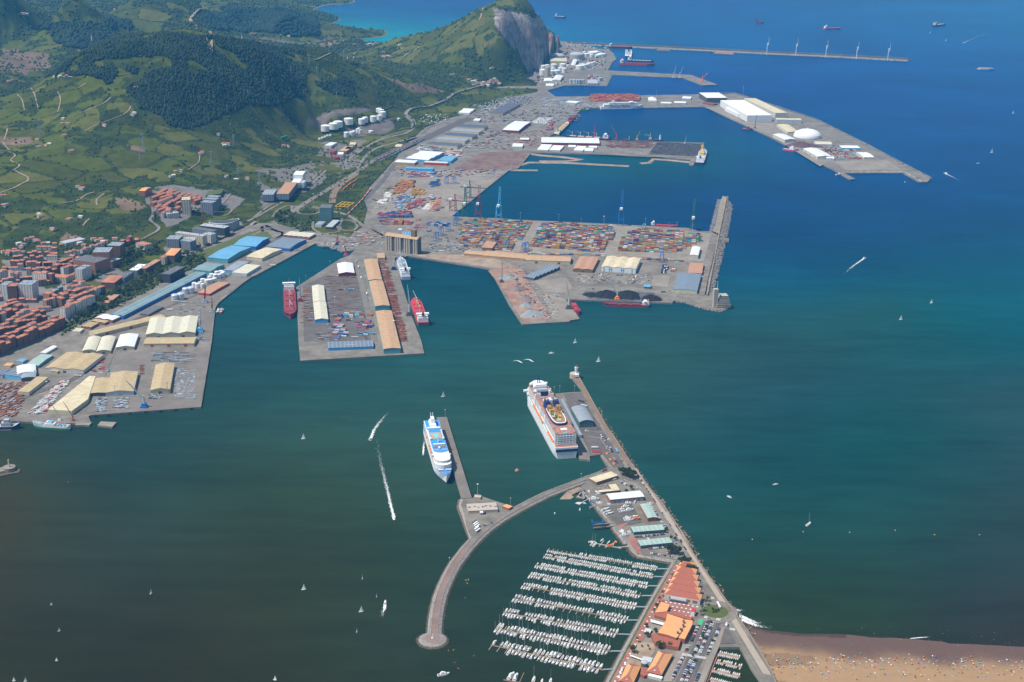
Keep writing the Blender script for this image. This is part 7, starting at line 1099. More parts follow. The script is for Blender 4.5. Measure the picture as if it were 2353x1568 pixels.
def jib(label, t, x, y, jx, jy, m, base=None, th=20, r_=1.2):
 q = P(t, x, y); px_, py_ = D2(t, jx, jy); tip = atY(px_, py_, q.y-2)-q; o = thing('harbour_crane', label, 'crane', q); k = th/20
 MB().box(0, 0, 0, 11*k, 9*k, 2.5*k).build('chassis', base or m, o); MB().box(0, 0, 2.5*k, 7*k, 6*k, 4*k).build('cab_house', base or m, o); MB().tube((0, 0, 5*k), (0, 0, th), 1.3*k, 6).build('tower', m, o)
 mb = MB(); p0 = Vector((1.5*k, 0, th*.55)); d = tip-p0; s = d.normalized().cross(Vector((0, 1, 0))).normalized()*1.2*k
 for a in (-1, 1): mb.tube(p0+s*a, tip, .45*k*r_)
 for i in range(8): f_ = i/8; g_ = (i+1)/8; mb.tube(p0+d*f_+s*(1-f_), p0+d*g_-s*(1-g_), .28*k*r_)
 mb.build('jib', m, o); MB().tube((0, 0, th), tip, .2*k).build('stay', m, o); return o
for a in (('light blue mobile harbour crane on the near port quay', 'i', 1325, 605, 1160, 362, 'light_steel', 'blue', 26), ('pale blue crane with upright jib at the quay corner', 'e', 1838, 1480, 1842, 1250, 'light_steel', 'sky_blue', 30), ('red portal crane with upright jib on the dock quay', 'e', 1882, 1215, 1884, 1035, 'maroon', 'steel', 26), ('orange portal crane beside the moored tugs', 'e', 1948, 1300, 1944, 1160, 'rust', 'steel', 20), ('grey lattice crane beside the maroon bulk carrier', 'f', 405, 1200, 396, 980, 'steel', 'maroon', 24), ('grey lattice crane beside the red-decked bulk carrier', 'f', 1408, 1330, 1390, 1045, 'silver', 'darkgrey', 28),
 ('navy harbour crane beside the grey geared freighter', 'f', 1265, 910, 1368, 705, 'light_steel', 'navy', 26), ('slim dark crane on the left edge of the scrap pier', 'f', 2255, 1025, 2262, 830, 'steel', 'darkgrey', 22), ('tall cream-jibbed crane at the end of the scrap pier', 'g', 522, 1268, 495, 992, 'offwhite', 'darkgrey', 30), ('orange-based crane working the coal ship', 'g', 966, 1182, 882, 1000, 'offwhite', 'orange', 24), ('small white scrap handler in the coal yard', 'g', 745, 1090, 705, 1045, 'offwhite', 'darkgrey', 9), ('red and white harbour crane on the ro-ro pier', 'c', 960, 1282, 912, 1150, 'c_pink', 'red', 24), ('yellow crane in the middle of the ro-ro pier', 'c', 1148, 1285, 1175, 1208, 'yellow', 'yellow', 18),
 ('cream crane with drooping jib on the ro-ro pier', 'c', 1270, 1280, 1210, 1236, 'cream', 'cream', 24), ('red crane behind the long ro-ro hall', 'c', 756, 1268, 755, 1143, 'c_pink', 'red', 26), ('left of two white cranes on the northern mole', 'c', 1486, 716, 1507, 595, 'offwhite', 'offwhite', 30), ('right of two white cranes on the northern mole', 'c', 1541, 718, 1573, 603, 'offwhite', 'offwhite', 30), ('orange crawler crane at the end of the northern mole', 'c', 1748, 748, 1802, 668, 'orange', 'orange', 30), ('slim white crane among the new cars on the ro-ro pier', 'c', 1588, 1322, 1606, 1240, 'offwhite', 'offwhite', 16), ('red dock crane at the head of the narrow dock', 'f', 745, 682, 751, 570, 'red', 'navy', 22), ('red floating crane in the narrow dock', 'f', 825, 782, 803, 655, 'red', 'c_pink', 22),
 ('white mobile crane reaching over the green trawler', 'i', 548, 728, 456, 548, 'offwhite', 'white', 12), ('dark red mobile crane beside the green trawler', 'i', 672, 730, 576, 546, 'maroon', 'red', 12), ('small dark crane on the quay below the white factory', 'd', -120, 1180, -105, 1050, 'maroon', 'maroon', 18)): jib(*a)
q = onland(*D2('e', 1860, 500)); o = thing('tower_crane', 'red tower crane over the blocks under construction', 'crane', q); MB().tube((0, 0, 0), (0, 0, 40), .9).build('mast', 'red', o); MB().tube((-15, 0, 40), (55, 4, 40), .8).build('jib', 'red', o)
tf = None
for i, (t, x, y, hx, hy) in enumerate((('c', 2340, 503, 2346, 385), ('d', 255, 513, 262, 398), ('d', 530, 528, 538, 410), ('d', 812, 543, 820, 422), ('d', 1100, 555, 1110, 434))):
 if tf is None:
  o = thing('wind_turbine', 'x x x x', 'wind turbine'); MB().cyl(0, 0, 0, 66, 2.6, 1.6, 12).build('tower', 'white', o); MB().box(0, -1, 66, 3.6, 11, 3.8).build('nacelle', 'offwhite', o);
  for k in range(3): a = math.radians(90+k*120); MB().tube((0, -7, 68), (38*math.cos(a), -7, 68+38*math.sin(a)), 1.3, 4, r1=.5).build('blade', 'white', o)
  tf = Family(o)
 tf.put(P(t, x, y, 6), 1.15, '%s white wind turbine from the left along the outermost breakwater' % nth(i), 'wind turbines on the breakwater')
def lattice(o, h, w0, w1, m, n_=6, arms=True, r=.35):
 mb = MB()
 for sx in (-1, 1):
  for sy in (-1, 1): mb.tube((sx*w0, sy*w0, -2), (sx*w1, sy*w1, h), r)
 for k in range(n_):
  a, b = k/n_, (k+1)/n_; wa, wb = lerp(w0, w1, a), lerp(w0, w1, b)
  for s in (-1, 1): mb.tube((-wa, s*wa, a*h), (wb, s*wb, b*h), r*.7); mb.tube((wa, s*wa, a*h), (-wb, s*wb, b*h), r*.7)
 mb.build('lattice_tower', m, o)
 if arms:
  for z in (.72, .84, .96): MB().tube((-7, 0, h*z), (7, 0, h*z), r).build('cross_arm', m, o)
pf = None
for i, (t, x, y, ty) in enumerate((('a', 372, 1265, 1105), ('a', 1318, 1390, 1232), ('a', 1285, 1470, 1378), ('a', 622, 1340, 1282), ('a', 1942, 1510, 1388), ('a', 1935, 1565, 1480), ('a', 2085, 1030, 960), ('a', 2278, 895, 820), ('a', 2148, 1340, 1230), ('a', 2120, 1190, 1130), ('b', 75, 800, 730), ('b', 325, 695, 610), ('b', 560, 690, 608), ('b', 490, 602, 505), ('b', 806, 560, 470), ('b', 940, 490, 402), ('b', 740, 900, 850), ('f', 35, 150, 0), ('e', 2190, 40, -40))):
 if pf is None: o = thing('power_pylon', 'x x x x', 'pylon'); lattice(o, 45, 3.6, .8, 'light_steel'); pf = Family(o)
 q = onland(*D2(t, x, y)); top = atY(*D2(t, x, ty), q.y); s = max(.5, min(1.6, (top.z-q.z)/45)); pf.put(q, .4, 'grey lattice power pylon on the hillside', 'power pylons on the hillside', s)
for t, x, y, ty, lb in (('a', 845, 408, 290, 'red and white radio mast on the hill summit'), ('a', 2222, 385, 302, 'red and white radio mast at the right end of the ridge')):
 q = onland(*D2(t, x, y)); h_ = max(20, atY(*D2(t, x, ty), q.y).z-q.z); o = thing('radio_mast', lb, 'mast', q); lattice(o, h_*.7, 3, 1.2, 'white', arms=False, r=.6); MB().tube((0, 0, h_*.7), (0, 0, h_), .8).build('red_tip', 'red', o); MB().box(-7, 0, -2, 10, 9, 8).build('base_building', 'white', o)
for i, (x, y) in enumerate(((500, 712), (540, 712), (575, 722), (600, 715), (625, 725))): q = onland(*D2('a', x, y)); o = thing('fort_ruin', '%s pale ruined fort building on the hill shoulder' % nth(i), 'ruin', q, .3, 'ruined fort on the shoulder'); body(o, 22, 12, 6, 'flat', 1, 'concrete', 'grey', 'x', 1)
mf = None
for i, (t, x, y, ty) in enumerate((('j', 713, 1437, 1312), ('j', 1015, 1512, 1450), ('j', 1467, 470, 430), ('j', 1602, 470, 412), ('j', 1415, 480, 425), ('i', 1060, 525, 400), ('i', 1542, 482, 368), ('i', 1622, 210, 95), ('i', 440, 500, 370), ('f', 775, 445, 350), ('g', 76, 450, 388), ('g', 430, 462, 402), ('g', 843, 522, 420), ('g', 1225, 505, 438), ('g', 1655, 548, 448), ('g', 695, 762, 620), ('g', 1560, 782, 700), ('g', 1105, 705, 620), ('g', 635, 492, 440), ('g', 1438, 530, 480), ('g', 1513, 540, 475), ('g', 250, 690, 610), ('f', 460, 1010, 980), ('f', 680, 890, 832), ('f', 1560, 720, 620), ('f', 725, 1250, 1160), ('f', 1268, 1560, 1262), ('f', 530, 320, 215), ('e', 1690, 1320, 1235), ('e', 1890, 200, 120), ('k', 455, 500, 442), ('j', 415, 700, 628), ('n', 80, 590, 535), ('f', 1040, 660, 570), ('c', 2122, 870, 795), ('c', 1327, 880, 830), ('c', 1630, 690, 655), ('r', 1115, 630, 305), ('f', 85, 830, 765))):
 if mf is None: o = thing('light_mast', 'x x x x', 'light mast'); MB().tube((0, 0, 0), (0, 0, 30), .45, 6, r1=.3).build('pole', 'light_steel', o); MB().cyl(0, 0, 29.5, 30.6, 2, n=8).build('lamp_ring', 'offwhite', o); mf = Family(o)
 q = P(t, x, y); s = max(.5, min(1.6, (atY(*D2(t, x, ty), q.y).z-4)/30)); mf.put(q, 0, 'tall floodlight mast over the port', 'floodlight masts of the port', s)
def heap(name, label, t, x, y, rx, h, m, cat='heap', k_=1.0):
 q = P(t, x, y); R = random.Random(int(x)); mb = MB(); n_ = 28; prof = [(1, 0), (.8, .28), (.55, .62), (.3, .88), (.08, 1)]; vs = []
 for u, z in prof:
  for i in range(n_): a = 2*math.pi*i/n_; r = rx*u*(1+.13*math.sin(a*3+x)+.1*R.uniform(-1, 1)); vs.append((r*math.cos(a), r*k_*math.sin(a), z*h*(1+.1*R.uniform(-1, 1))))
 mb.add(vs, [(j*n_+i, j*n_+(i+1) % n_, (j+1)*n_+(i+1) % n_, (j+1)*n_+i) for j in range(4) for i in range(n_)]+[tuple(range(4*n_, 5*n_))]); o = mb.build(name, m); o.location = (q.x, q.y, 4.05); return tag(o, label, cat)
mats(('coal', (.012, .012, .016), dict(var=.3, sc=.4)), ('scrap', (.2, .15, .13), dict(var=.7, sc=.9)), ('scrap_light', (.22, .24, .235), dict(var=.6, sc=.9)), ('ore', (.1, .055, .06), dict(var=.25, sc=.2)))
for x, y, r, h, lb in ((722, 1142, 20, 6, 'leftmost small black coal heap at the bulk quay'), (865, 1145, 34, 13, 'black coal heap behind the bow of the coal ship'), (1060, 1150, 36, 13, 'largest black coal heap in the middle of the bulk quay'), (1278, 1178, 26, 10, 'rightmost black coal heap near the ship house')): heap('coal_heap', lb, 'g', x, y, r, h, 'coal')
heap('scrap_heap', 'rusty grey scrap heap in the middle of the scrap pier', 'g', 125, 1190, 24, 10, 'scrap'); heap('scrap_heap', 'bright silvery scrap heap near the end of the scrap pier', 'g', 185, 1325, 30, 11, 'scrap_light'); heap('scrap_heap', 'small silvery scrap heap above the bright one', 'g', 128, 1245, 18, 6, 'scrap_light'); heap('scrap_heap', 'rusty scrap heap at the left of the scrap pier', 'g', 38, 1090, 20, 8, 'scrap'); heap('scrap_heap', 'pale metal heap at the root of the scrap pier', 'f', 2310, 985, 22, 8, 'scrap_light'); heap('ore_heap', 'brown ore heap between the dome and the red tug', 'd', 300, 1340, 58, 16, 'ore', k_=.7); heap('ore_heap', 'long ore bank beside the brown ore heap', 'd', 400, 1345, 40, 10, 'ore', k_=.6)
for i, (x, y) in enumerate(((880, 688), (1000, 680), (1195, 658), (1340, 648), (1475, 640), (1615, 630), (1760, 618))): o = thing('fender', '%s black rubber fender from the left along the near quay wall' % nth(i), 'fender', P('i', x, y, 2)+Vector((0, -1.2, 0)), 0, 'quay wall fenders'); MB().box(0, 0, -1.5, 5, 2, 3.2).build('pad', 'black', o)
R = random.Random(31); mb = MB(); mat('rusty_orange', (.33, .12, .06), var=.3, sc=.4); SM = ['rust', 'rusty_orange', 'maroon', 'steel', 'light_steel', 'darkgrey', 'offwhite', 'wood', 'red']
def bars(t, n_, xf, yr, mi, ln=(8, 16), wd=(.8, 2.4), ht=(.6, 2), rz=None, base=4.08):
 for _ in range(n_):
  y = R.uniform(*yr); a, b = xf(y); q = P(t, R.uniform(a, b), y); mb.box(q.x, q.y, base, R.uniform(*ln), R.uniform(*wd), R.uniform(*ht), (rz if rz is not None else .05)+R.uniform(-.04, .04), R.choice(mi))
bars('f', 420, lambda y: (1112+(y-830)*.28, 1195+(y-830)*.26), (830, 1568), (0, 0, 1, 2, 7)); bars('f', 60, lambda y: (430, 515), (1080, 1400), (0, 0, 1, 7, 3)); bars('f', 40, lambda y: (655, 700), (1060, 1500), (0, 7, 3)); bars('f', 110, lambda y: (700, 930), (1005, 1285), (0, 0, 5, 7, 7), (10, 22), (.5, 1.6), (.4, 1)); bars('f', 30, lambda y: (560, 700), (1490, 1560), (5, 0, 3)); bars('f', 30, lambda y: (1000, 1020), (1380, 1560), (7, 2), (3, 6)); bars('f', 30, lambda y: (640, 900), (960, 1050), (0, 1, 7))
bars('i', 60, lambda y: (1430, 1760), (100, 190), (5, 3), (14, 26), (1, 2)); bars('i', 200, lambda y: (1600, 1790), (255, 530), (4, 4, 3), (2, 6)); bars('i', 130, lambda y: (880, 975), (525, 650), (3, 5, 4), (3, 8)); bars('i', 110, lambda y: (1045, 1175), (525, 615), (4, 3, 5), (3, 8)); bars('i', 60, lambda y: (1370, 1480), (490, 530), (4, 5), (2, 5)); bars('i', 260, lambda y: (0, 250-(y-380)*.3), (380, 690), (0, 0, 1, 7, 3), (3, 12), (1, 4), (.5, 3), 1.0); bars('i', 200, lambda y: (560-(y-370)*1.0, 640-(y-370)*.8), (370, 665), (6, 6, 4, 8, 3), (4, 12), (2, 4), (1, 3.5), .9); bars('i', 40, lambda y: (1290, 1320), (220, 310), (0,), (3, 5)); bars('i', 30, lambda y: (850, 960), (180, 300), (2, 6, 8), (5, 12)); bars('e', 60, lambda y: (1780, 1870), (1490, 1565), (5, 3), (3, 7)); bars('e', 40, lambda y: (1600, 1880), (1350, 1200), (5, 3, 6), (4, 10))
bars('c', 200, lambda y: (880, 1290), (1295, 1360), (0, 0, 2, 5, 7), (12, 24), (2, 5)); bars('c', 120, lambda y: (30, 350), (1200, 1340), (0, 1, 6, 8, 5), (6, 14), (2, 5)); bars('d', 160, lambda y: (450+(y-1350)*.6, 760+(y-1350)*1.0), (1345, 1470), (0, 1, 4, 6, 8, 3), (4, 14), (2, 8), (1, 6)); bars('c', 80, lambda y: (260, 640), (905, 955), (6, 4, 3), (10, 24), (3, 7), (2, 5)); bars('g', 140, lambda y: (600, 1260), (950, 1040), (0, 3, 5, 7, 6), (3, 8), (1.5, 3)); bars('g', 130, lambda y: (-60+(y-880)*.5, 120+(y-880)*.55), (880, 1350), (0, 5, 7, 3, 4), (2, 8), (2, 5), (.5, 3)); bars('g', 60, lambda y: (240, 420), (1120, 1350), (7, 4, 3, 0), (2, 7), (2, 4)); bars('f', 120, lambda y: (800, 1180), (560, 690), (0, 3, 6, 7, 1), (3, 10), (2, 4)); bars('f', 60, lambda y: (600, 900), (650, 720), (0, 6, 3, 5, 4), (3, 10), (2, 5)); bars('f', 100, lambda y: (1600, 2050), (600, 745), (3, 5, 6, 4), (3, 9), (2, 4), (1.5, 3)); bars('b', 60, lambda y: (640, 940), (1310, 1480), (8, 2, 6, 4, 3), (4, 12), (3, 6)); bars('h', 10, lambda y: (1340, 1400), (55, 78), (5, 3), (5, 12))
bars('b', 160, lambda y: (1950-(y-1200)*.5, 2330), (1200, 1375), (0, 6, 4, 3, 8, 5), (5, 16), (2, 5), (1, 4)); bars('c', 200, lambda y: (0, 620), (1000, 1115), (6, 4, 3, 0, 5), (6, 16), (2, 4), (1, 4)); bars('f', 150, lambda y: (1230, 2250), (-10, 60), (6, 0, 3, 8, 5, 4), (5, 13), (2, 4), (1.5, 4)); bars('f', 110, lambda y: (1080, 1750), (250, 370), (6, 0, 2, 3, 4), (6, 12), (2, 3), (2, 3)); bars('b', 120, lambda y: (2000, 2351), (960, 1140), (6, 4, 3, 5, 8), (6, 14), (2, 5), (2, 4))
tag(mb.build('stored_goods', SM), 'steel bars, pipes, coils and crates laid out over the quays', 'goods', kind='stuff')
# ================================================================ TREES
def tree_proto(kind, seed):
 R = random.Random(seed); o = thing('umbrella_pine' if kind == 'pine' else 'palm_tree' if kind == 'palm' else 'tree', 'x x x x', 'tree')
 if kind == 'palm':
  MB().cyl(0, 0, 0, 8, .45, .3, 7).build('trunk', 'bark', o); mb = MB()
  for k in range(22):
   a = R.random()*6.28; e = R.uniform(-.3, .9); p = Vector((0, 0, 8)); d = Vector((math.cos(a)*math.cos(e), math.sin(a)*math.cos(e), math.sin(e)))
   for j in range(3): q = p+d*1.5; s = d.cross(Vector((0, 0, 1))).normalized()*(.55-.12*j); mb.quad(p-s, q-s*.8, q+s*.8, p+s); p = q; d = (d+Vector((0, 0, -.45))).normalized()
  mb.build('crown', 'foliage', o); return o
 rr, hh = (9.5, 4.2) if kind == 'pine' else (4.2, 4.2); zc = 9.5 if kind == 'pine' else 6.2; tr = MB(); tr.cyl(0, 0, -1, zc-hh*.4, .6, .35, 7)
 for k in range(5): a = k*1.257; tr.tube((0, 0, zc-hh*.7), (rr*.55*math.cos(a), rr*.55*math.sin(a), zc+hh*.1), .25, 5, r1=.1)
 tr.build('trunk', 'bark', o); mb = MB()
 for k in range(520 if kind == 'pine' else 230):
  a, u = R.random()*6.283, R.random()**.5; z = R.uniform(-.55, 1)*math.sqrt(max(0, 1-u*u*.9)); lump = .82+.18*math.sin(a*5+seed)+.1*math.sin(a*3+z*3)
  c = Vector((rr*u*lump*math.cos(a), rr*u*lump*math.sin(a), zc+z*hh*lump)); s = R.uniform(.45, 1.05)*(1.15 if kind == 'pine' else .8); ax = Vector((R.gauss(0, 1), R.gauss(0, 1), R.gauss(0, 1))).normalized(); b1 = ax.cross(Vector((.3, .5, .8))).normalized()*s; b2 = ax.cross(b1).normalized()*s
  mb.add([c+b1, c+b2*.9, c-b1, c-b2, c+ax*s*.7, c-ax*s*.6], [(0, 1, 4), (1, 2, 4), (2, 3, 4), (3, 0, 4), (1, 0, 5), (2, 1, 5), (3, 2, 5), (0, 3, 5)], 1 if R.random() < .3 else 0)
 mb.build('crown', ['foliage_dark' if kind == 'pine' else 'foliage', 'foliage'], o); return o
pines = [Family(tree_proto('pine', k)) for k in (1, 2)]; palms = Family(tree_proto('palm', 5)); trees = [Family(tree_proto('tree', k)) for k in (7, 8, 9, 10)]
R = random.Random(17)
for i, (x, y, s, lb) in enumerate(((640, 470, 1.0, 'left umbrella pine of the elongated clump near the mole road'), (700, 490, 1.15, 'middle umbrella pine of the elongated clump near the mole road'), (760, 515, 1.1, 'right umbrella pine of the elongated clump near the mole road'))): pines[i % 2].put(P('n', x, y+30), i, lb, 'umbrella pines', s)
for i, (x, y, s, lb) in enumerate(((645, 365, .95, 'left umbrella pine in the small car park by the marina corner'), (705, 375, .95, 'right umbrella pine in the small car park by the marina corner'), (775, 485, 1.15, 'large round umbrella pine above the exhibition hall'), (832, 552, 1.05, 'umbrella pine touching the exhibition hall roof'))): pines[i % 2].put(P('l', x, y+12), i*2, lb, 'umbrella pines', s)
for i, (x, y) in enumerate(((985, 825), (970, 860), (936, 915), (926, 955), (575, 780), (640, 1250), (580, 1250), (340, 1200), (618, 690), (660, 615), (548, 835), (500, 930))): palms.put(P('l', x, y), i, 'palm tree on the marina plaza', 'palm trees at the marina', R.uniform(.8, 1.1))
k = 0
for x, y, s in ((300, 1295, 1.3), (540, 1255, 1.2), (430, 1150, .9), (510, 1110, .8), (522, 880, .8), (1035, 905, .5), (1060, 925, .6), (1085, 915, .5), (1040, 930, .4), (425, 1060, .7), (980, 1080, .6), (945, 1165, .6), (900, 1255, .6), (1020, 1030, .6), (870, 1385, .6), (815, 1500, .6), (850, 1330, .5), (1030, 1200, .6), (385, 1245, .4), (440, 1240, .4), (455, 1270, .4), (655, 250, .7), (690, 262, .7), (600, 190, .8), (612, 170, .7)):
 trees[k % 4].put(P('l', x, y), k, 'small tree among the marina buildings', 'small trees at the marina', s); k += 1
for x, y, s in ((690, 750, .8), (755, 700, .9), (1420, 1410, .5)): trees[k % 4].put(P('n', x, y), k, 'small tree among the marina buildings', 'small trees at the marina', s); k += 1
for nm, t, poly, n_ in (('green belt between town and railway', 'e', (560, 1490, 700, 1330, 880, 1170, 1000, 1130, 1180, 1080, 1330, 960, 1480, 920, 1510, 1010, 1300, 1130, 1050, 1280, 850, 1330, 700, 1420, 600, 1510), 95), ('wooded corner beside the blue halls', 'e', (1670, 780, 1850, 760, 1890, 830, 1780, 900, 1700, 880), 18), ('hillside park strip in town', 'e', (1050, 860, 1250, 710, 1500, 690, 1480, 760, 1250, 840, 1100, 920), 26), ('square behind the dark-roofed block', 'e', (780, 910, 930, 880, 960, 960, 900, 1010, 800, 980), 14), ('verges of the road interchange', 'f', (160, 430, 280, 350, 320, 400, 380, 500, 520, 440, 520, 560, 400, 560, 250, 500), 20), ('row along the railway at the left edge', 'i', (0, 60, 60, 30, 200, -60, 380, -130, 380, -110, 160, -20, 40, 90), 14)):
 pp = [(poly[i], poly[i+1]) for i in range(0, len(poly), 2)]; xs_, ys_ = [p[0] for p in pp], [p[1] for p in pp]; j = 0
 while j < n_:
  x, y = R.uniform(min(xs_), max(xs_)), R.uniform(min(ys_), max(ys_))
  if inpoly(np.array([x]), np.array([y]), pp)[0]: trees[j % 4].put(onland(*D2(t, x, y)), R.random()*6, 'tree of the %s' % nm, 'trees by town and railway', R.uniform(1.1, 1.8)); j += 1
bx_, by_ = [], []
for t, pl_, n_ in (('e', BELT, 620), ('i', (-20, 75, 60, 40, 200, -30, 380, -110, 370, -130, 150, -45, -20, 45), 120), ('e', (1660, 850, 1690, 800, 1850, 770, 1890, 830, 1780, 905), 110), ('e', (1400, 470, 1500, 440, 1750, 430, 1900, 420, 1900, 450, 1700, 480, 1500, 520, 1420, 560), 160), ('f', (150, 440, 280, 360, 330, 400, 300, 470, 200, 480), 60), ('f', (380, 500, 480, 450, 520, 470, 500, 540, 400, 560), 50), ('f', (430, 340, 470, 325, 520, 340, 540, 380, 470, 395), 20), ('e', (780, 910, 930, 880, 960, 960, 900, 1010, 800, 980), 60), ('e', (1050, 860, 1250, 710, 1500, 690, 1480, 760, 1250, 840, 1100, 920), 90)):
 pp = [(pl_[i], pl_[i+1]) for i in range(0, len(pl_), 2)]; j = 0
 while j < n_:
  x, y = R.uniform(min(p[0] for p in pp), max(p[0] for p in pp)), R.uniform(min(p[1] for p in pp), max(p[1] for p in pp))
  if inpoly(np.array([x]), np.array([y]), pp)[0]: q = P(t, x, y, 6); bx_.append(q.x); by_.append(q.y); j += 1
bx_, by_ = np.array(bx_), np.array(by_); rr_ = rs.uniform(2.2, 5, len(bx_)); blobs('town_greenery', bx_, by_, np.maximum(hgt(bx_, by_), 4)+rr_*.6, rr_, 1., 'foliage', 'bushy green belt between the town, the railway and the port sheds')
# ================================================================ VEHICLES
CARC = ['c_white']*8+['silver']*4+['darkgrey']*5+['black']*4+['navy']*3+['c_red']*3+['blue']
CN = dict(c_white='white', silver='silver', darkgrey='dark grey', black='black', navy='dark blue', c_red='red', blue='blue')
CARS = {}
def car_src(m):
 if m not in CARS:
  o = thing('car', 'x x x x', 'car'); mb = MB(); L, W = 4.4, 1.8; V = [(-2.2, .4), (-2.25, .85), (-1.9, 1.0), (1.2, .95), (2.15, .75), (2.2, .4)]
  mb.add([(x, y, z) for y in (-.9, .9) for x, z in V], [tuple(range(6)), tuple(range(6, 12))[::-1]]+[(i, i+6, (i+1) % 6+6, (i+1) % 6) for i in range(6)]); b_ = mb.build('car_body', 'white' if m == 'c_white' else m, o)
  mb = MB(); mb.box(-.35, 0, .95, 2.7, 1.66, .5, taper=.74); mb.build('windows', 'glass', o); MB().box(-.4, 0, 1.45, 1.75, 1.25, .06).build('roof', 'white' if m == 'c_white' else m, o)
  for x in (-1.35, 1.35):
   for y in (-.85, .85): w_ = MB(); w_.tube((x, y-.1, .33), (x, y+.1, .33), .33, 8); w_.build('wheel', 'black', o)
  CARS[m] = Family(o)
 return CARS[m]
CL = []; R = random.Random(77)
def carline(t, x0, y0, x1, y1, place, dens=.9, cross=True, pitch=2.6, side=0.):
 a, b = P(t, x0, y0, 4), P(t, x1, y1, 4); d = (b-a); L = d.length; d = d/L; n_ = int(L/pitch); rz = math.atan2(d.y, d.x)+(math.pi/2 if cross else 0); j = 0
 for k in range(n_):
  if R.random() < dens: q = a+d*((k+.5)*pitch); CL.append((q.x, q.y, rz+(math.pi if R.random() < .5 else 0)+R.uniform(-.03, .03), R.choice(CARC), place, j)); j += 1
for c, pl in (((905, 1045, 838, 1200), 'upper first column of the big car park'), ((815, 1235, 790, 1290), 'upper first column below the gap'), ((768, 1325, 662, 1545), 'lower first column of the big car park'), ((1003, 990, 868, 1305), 'upper second column of the big car park'), ((842, 1360, 745, 1568), 'lower second column of the big car park'), ((1047, 998, 912, 1312), 'upper third column of the big car park'), ((886, 1358, 790, 1568), 'lower third column of the big car park')): carline('l', *c, pl, .95)
carline('l', 1098, 1070, 985, 1325, 'upper fourth column of the big car park', .8); carline('l', 930, 1450, 880, 1568, 'lower fourth column of the big car park', .6)
carline('n', 800, 445, 1120, 940, 'line along the seafront road, upper part', .6, False, 6.0); carline('n', 1155, 995, 1500, 1530, 'line along the seafront road, lower part', .75, False, 6.0); carline('n', 1010, 915, 1250, 1270, 'line beside the end-on brick hall', .85, True, 3.0); carline('n', 1270, 1350, 1360, 1440, 'line beside the lower shop row', .7, True, 3.)
carline('n', 800, 1350, 1215, 1305, 'row between the two shop rows', .9); carline('n', 980, 1505, 1240, 1480, 'row in front of the lower shop row', .85); carline('l', 460, 385, 680, 418, 'row along the marina corner', .8); carline('l', 610, 385, 660, 392, 'row under the umbrella pines', .8)
for c in ((1850, 880, 1920, 905), (1845, 905, 1910, 930), (1840, 865, 1900, 868)): carline('j', *c, 'cruise terminal car park', .6)
for c in ((1680, 815, 1760, 835), (1810, 800, 1830, 815)): carline('j', *c, 'forecourt of the cruise terminal', .6)
for c in ((1960, 1070, 1995, 1125), (2040, 1100, 2055, 1120)): carline('j', *c, 'end bays of the cruise quay', .8)
carline('j', 1910, 965, 1945, 1025, 'double line on the cruise quay', .95, True, 3); carline('j', 1918, 965, 1953, 1025, 'double line on the cruise quay', .95, True, 3)
for c in ((600, 600, 760, 680), (640, 640, 720, 650), (680, 690, 850, 690)): carline('n', *c, 'small car park below the clubhouse', .3)
for c in ((1000, 740), ): carline('l', *(1000, 740, 1140, 960), 'moving traffic on the seafront road', .12, False, 9)
carline('l', 1440, 1430, 1500, 1540, 'queue at the road end near the beach', .45, False, 7); carline('k', 770, 130, 850, 100, 'bays beside the coach park', .5); carline('k', 2160, 800, 1900, 1200, 'brick promenade', .03, False, 8)
carline('f', 560, 565, 690, 560, 'car park of the glass tower', .8); carline('f', 565, 590, 690, 585, 'lower car park of the glass tower', .8); carline('f', 570, 525, 640, 520, 'upper car park of the glass tower', .8); carline('e', 600, 1100, 900, 1180, 'town streets', .3, False, 7); carline('g', 1775, 900, 1710, 1110, 'line behind the breakwater wall', .5, False, 7)
CL.sort(key=lambda c: c[1]); MAXC = 300; mb = MB(); cmat = ['white', 'silver', 'darkgrey', 'black', 'navy', 'c_red', 'blue', 'c_orange']; cnt = {}
for i, (x, y, rz, m, pl, j) in enumerate(CL):
 if i < MAXC: cnt[(pl, m)] = cnt.get((pl, m), -1)+1; car_src(m).put((x, y, PZ[0]+.02), rz, '%s %s car, %s' % (nth(cnt[(pl, m)]), CN[m], pl), 'parked cars')
 else: mb.box(x, y, 4.3, 4.3, 1.8, 1.3, rz, cmat.index('white' if m == 'c_white' else m))
def lot(t, poly, dens, cols, pitch=(5.6, 2.6), u=None, h_=1.4, sz=(4.3, 1.8)):
 pp = [P(t, poly[i], poly[i+1]) for i in range(0, len(poly), 2)]; u = (u or (P('g', 960, 495)-P('g', 0, 448))).normalized(); v = Vector((-u.y, u.x, 0)); o = pp[0]; S = [((p-o).dot(u), (p-o).dot(v)) for p in pp]
 gx_, gy_ = np.meshgrid(np.arange(min(s[0] for s in S), max(s[0] for s in S), pitch[1]), np.arange(min(s[1] for s in S), max(s[1] for s in S), pitch[0])); k = inpoly(gx_, gy_, S) & (rs.rand(*gx_.shape) < dens)
 for a, b in zip(gx_[k], gy_[k]): w_ = o+u*a+v*b; mb.box(w_.x, w_.y, 4.3, sz[0], sz[1], h_, math.atan2(v.y, v.x), R.choice(cols))
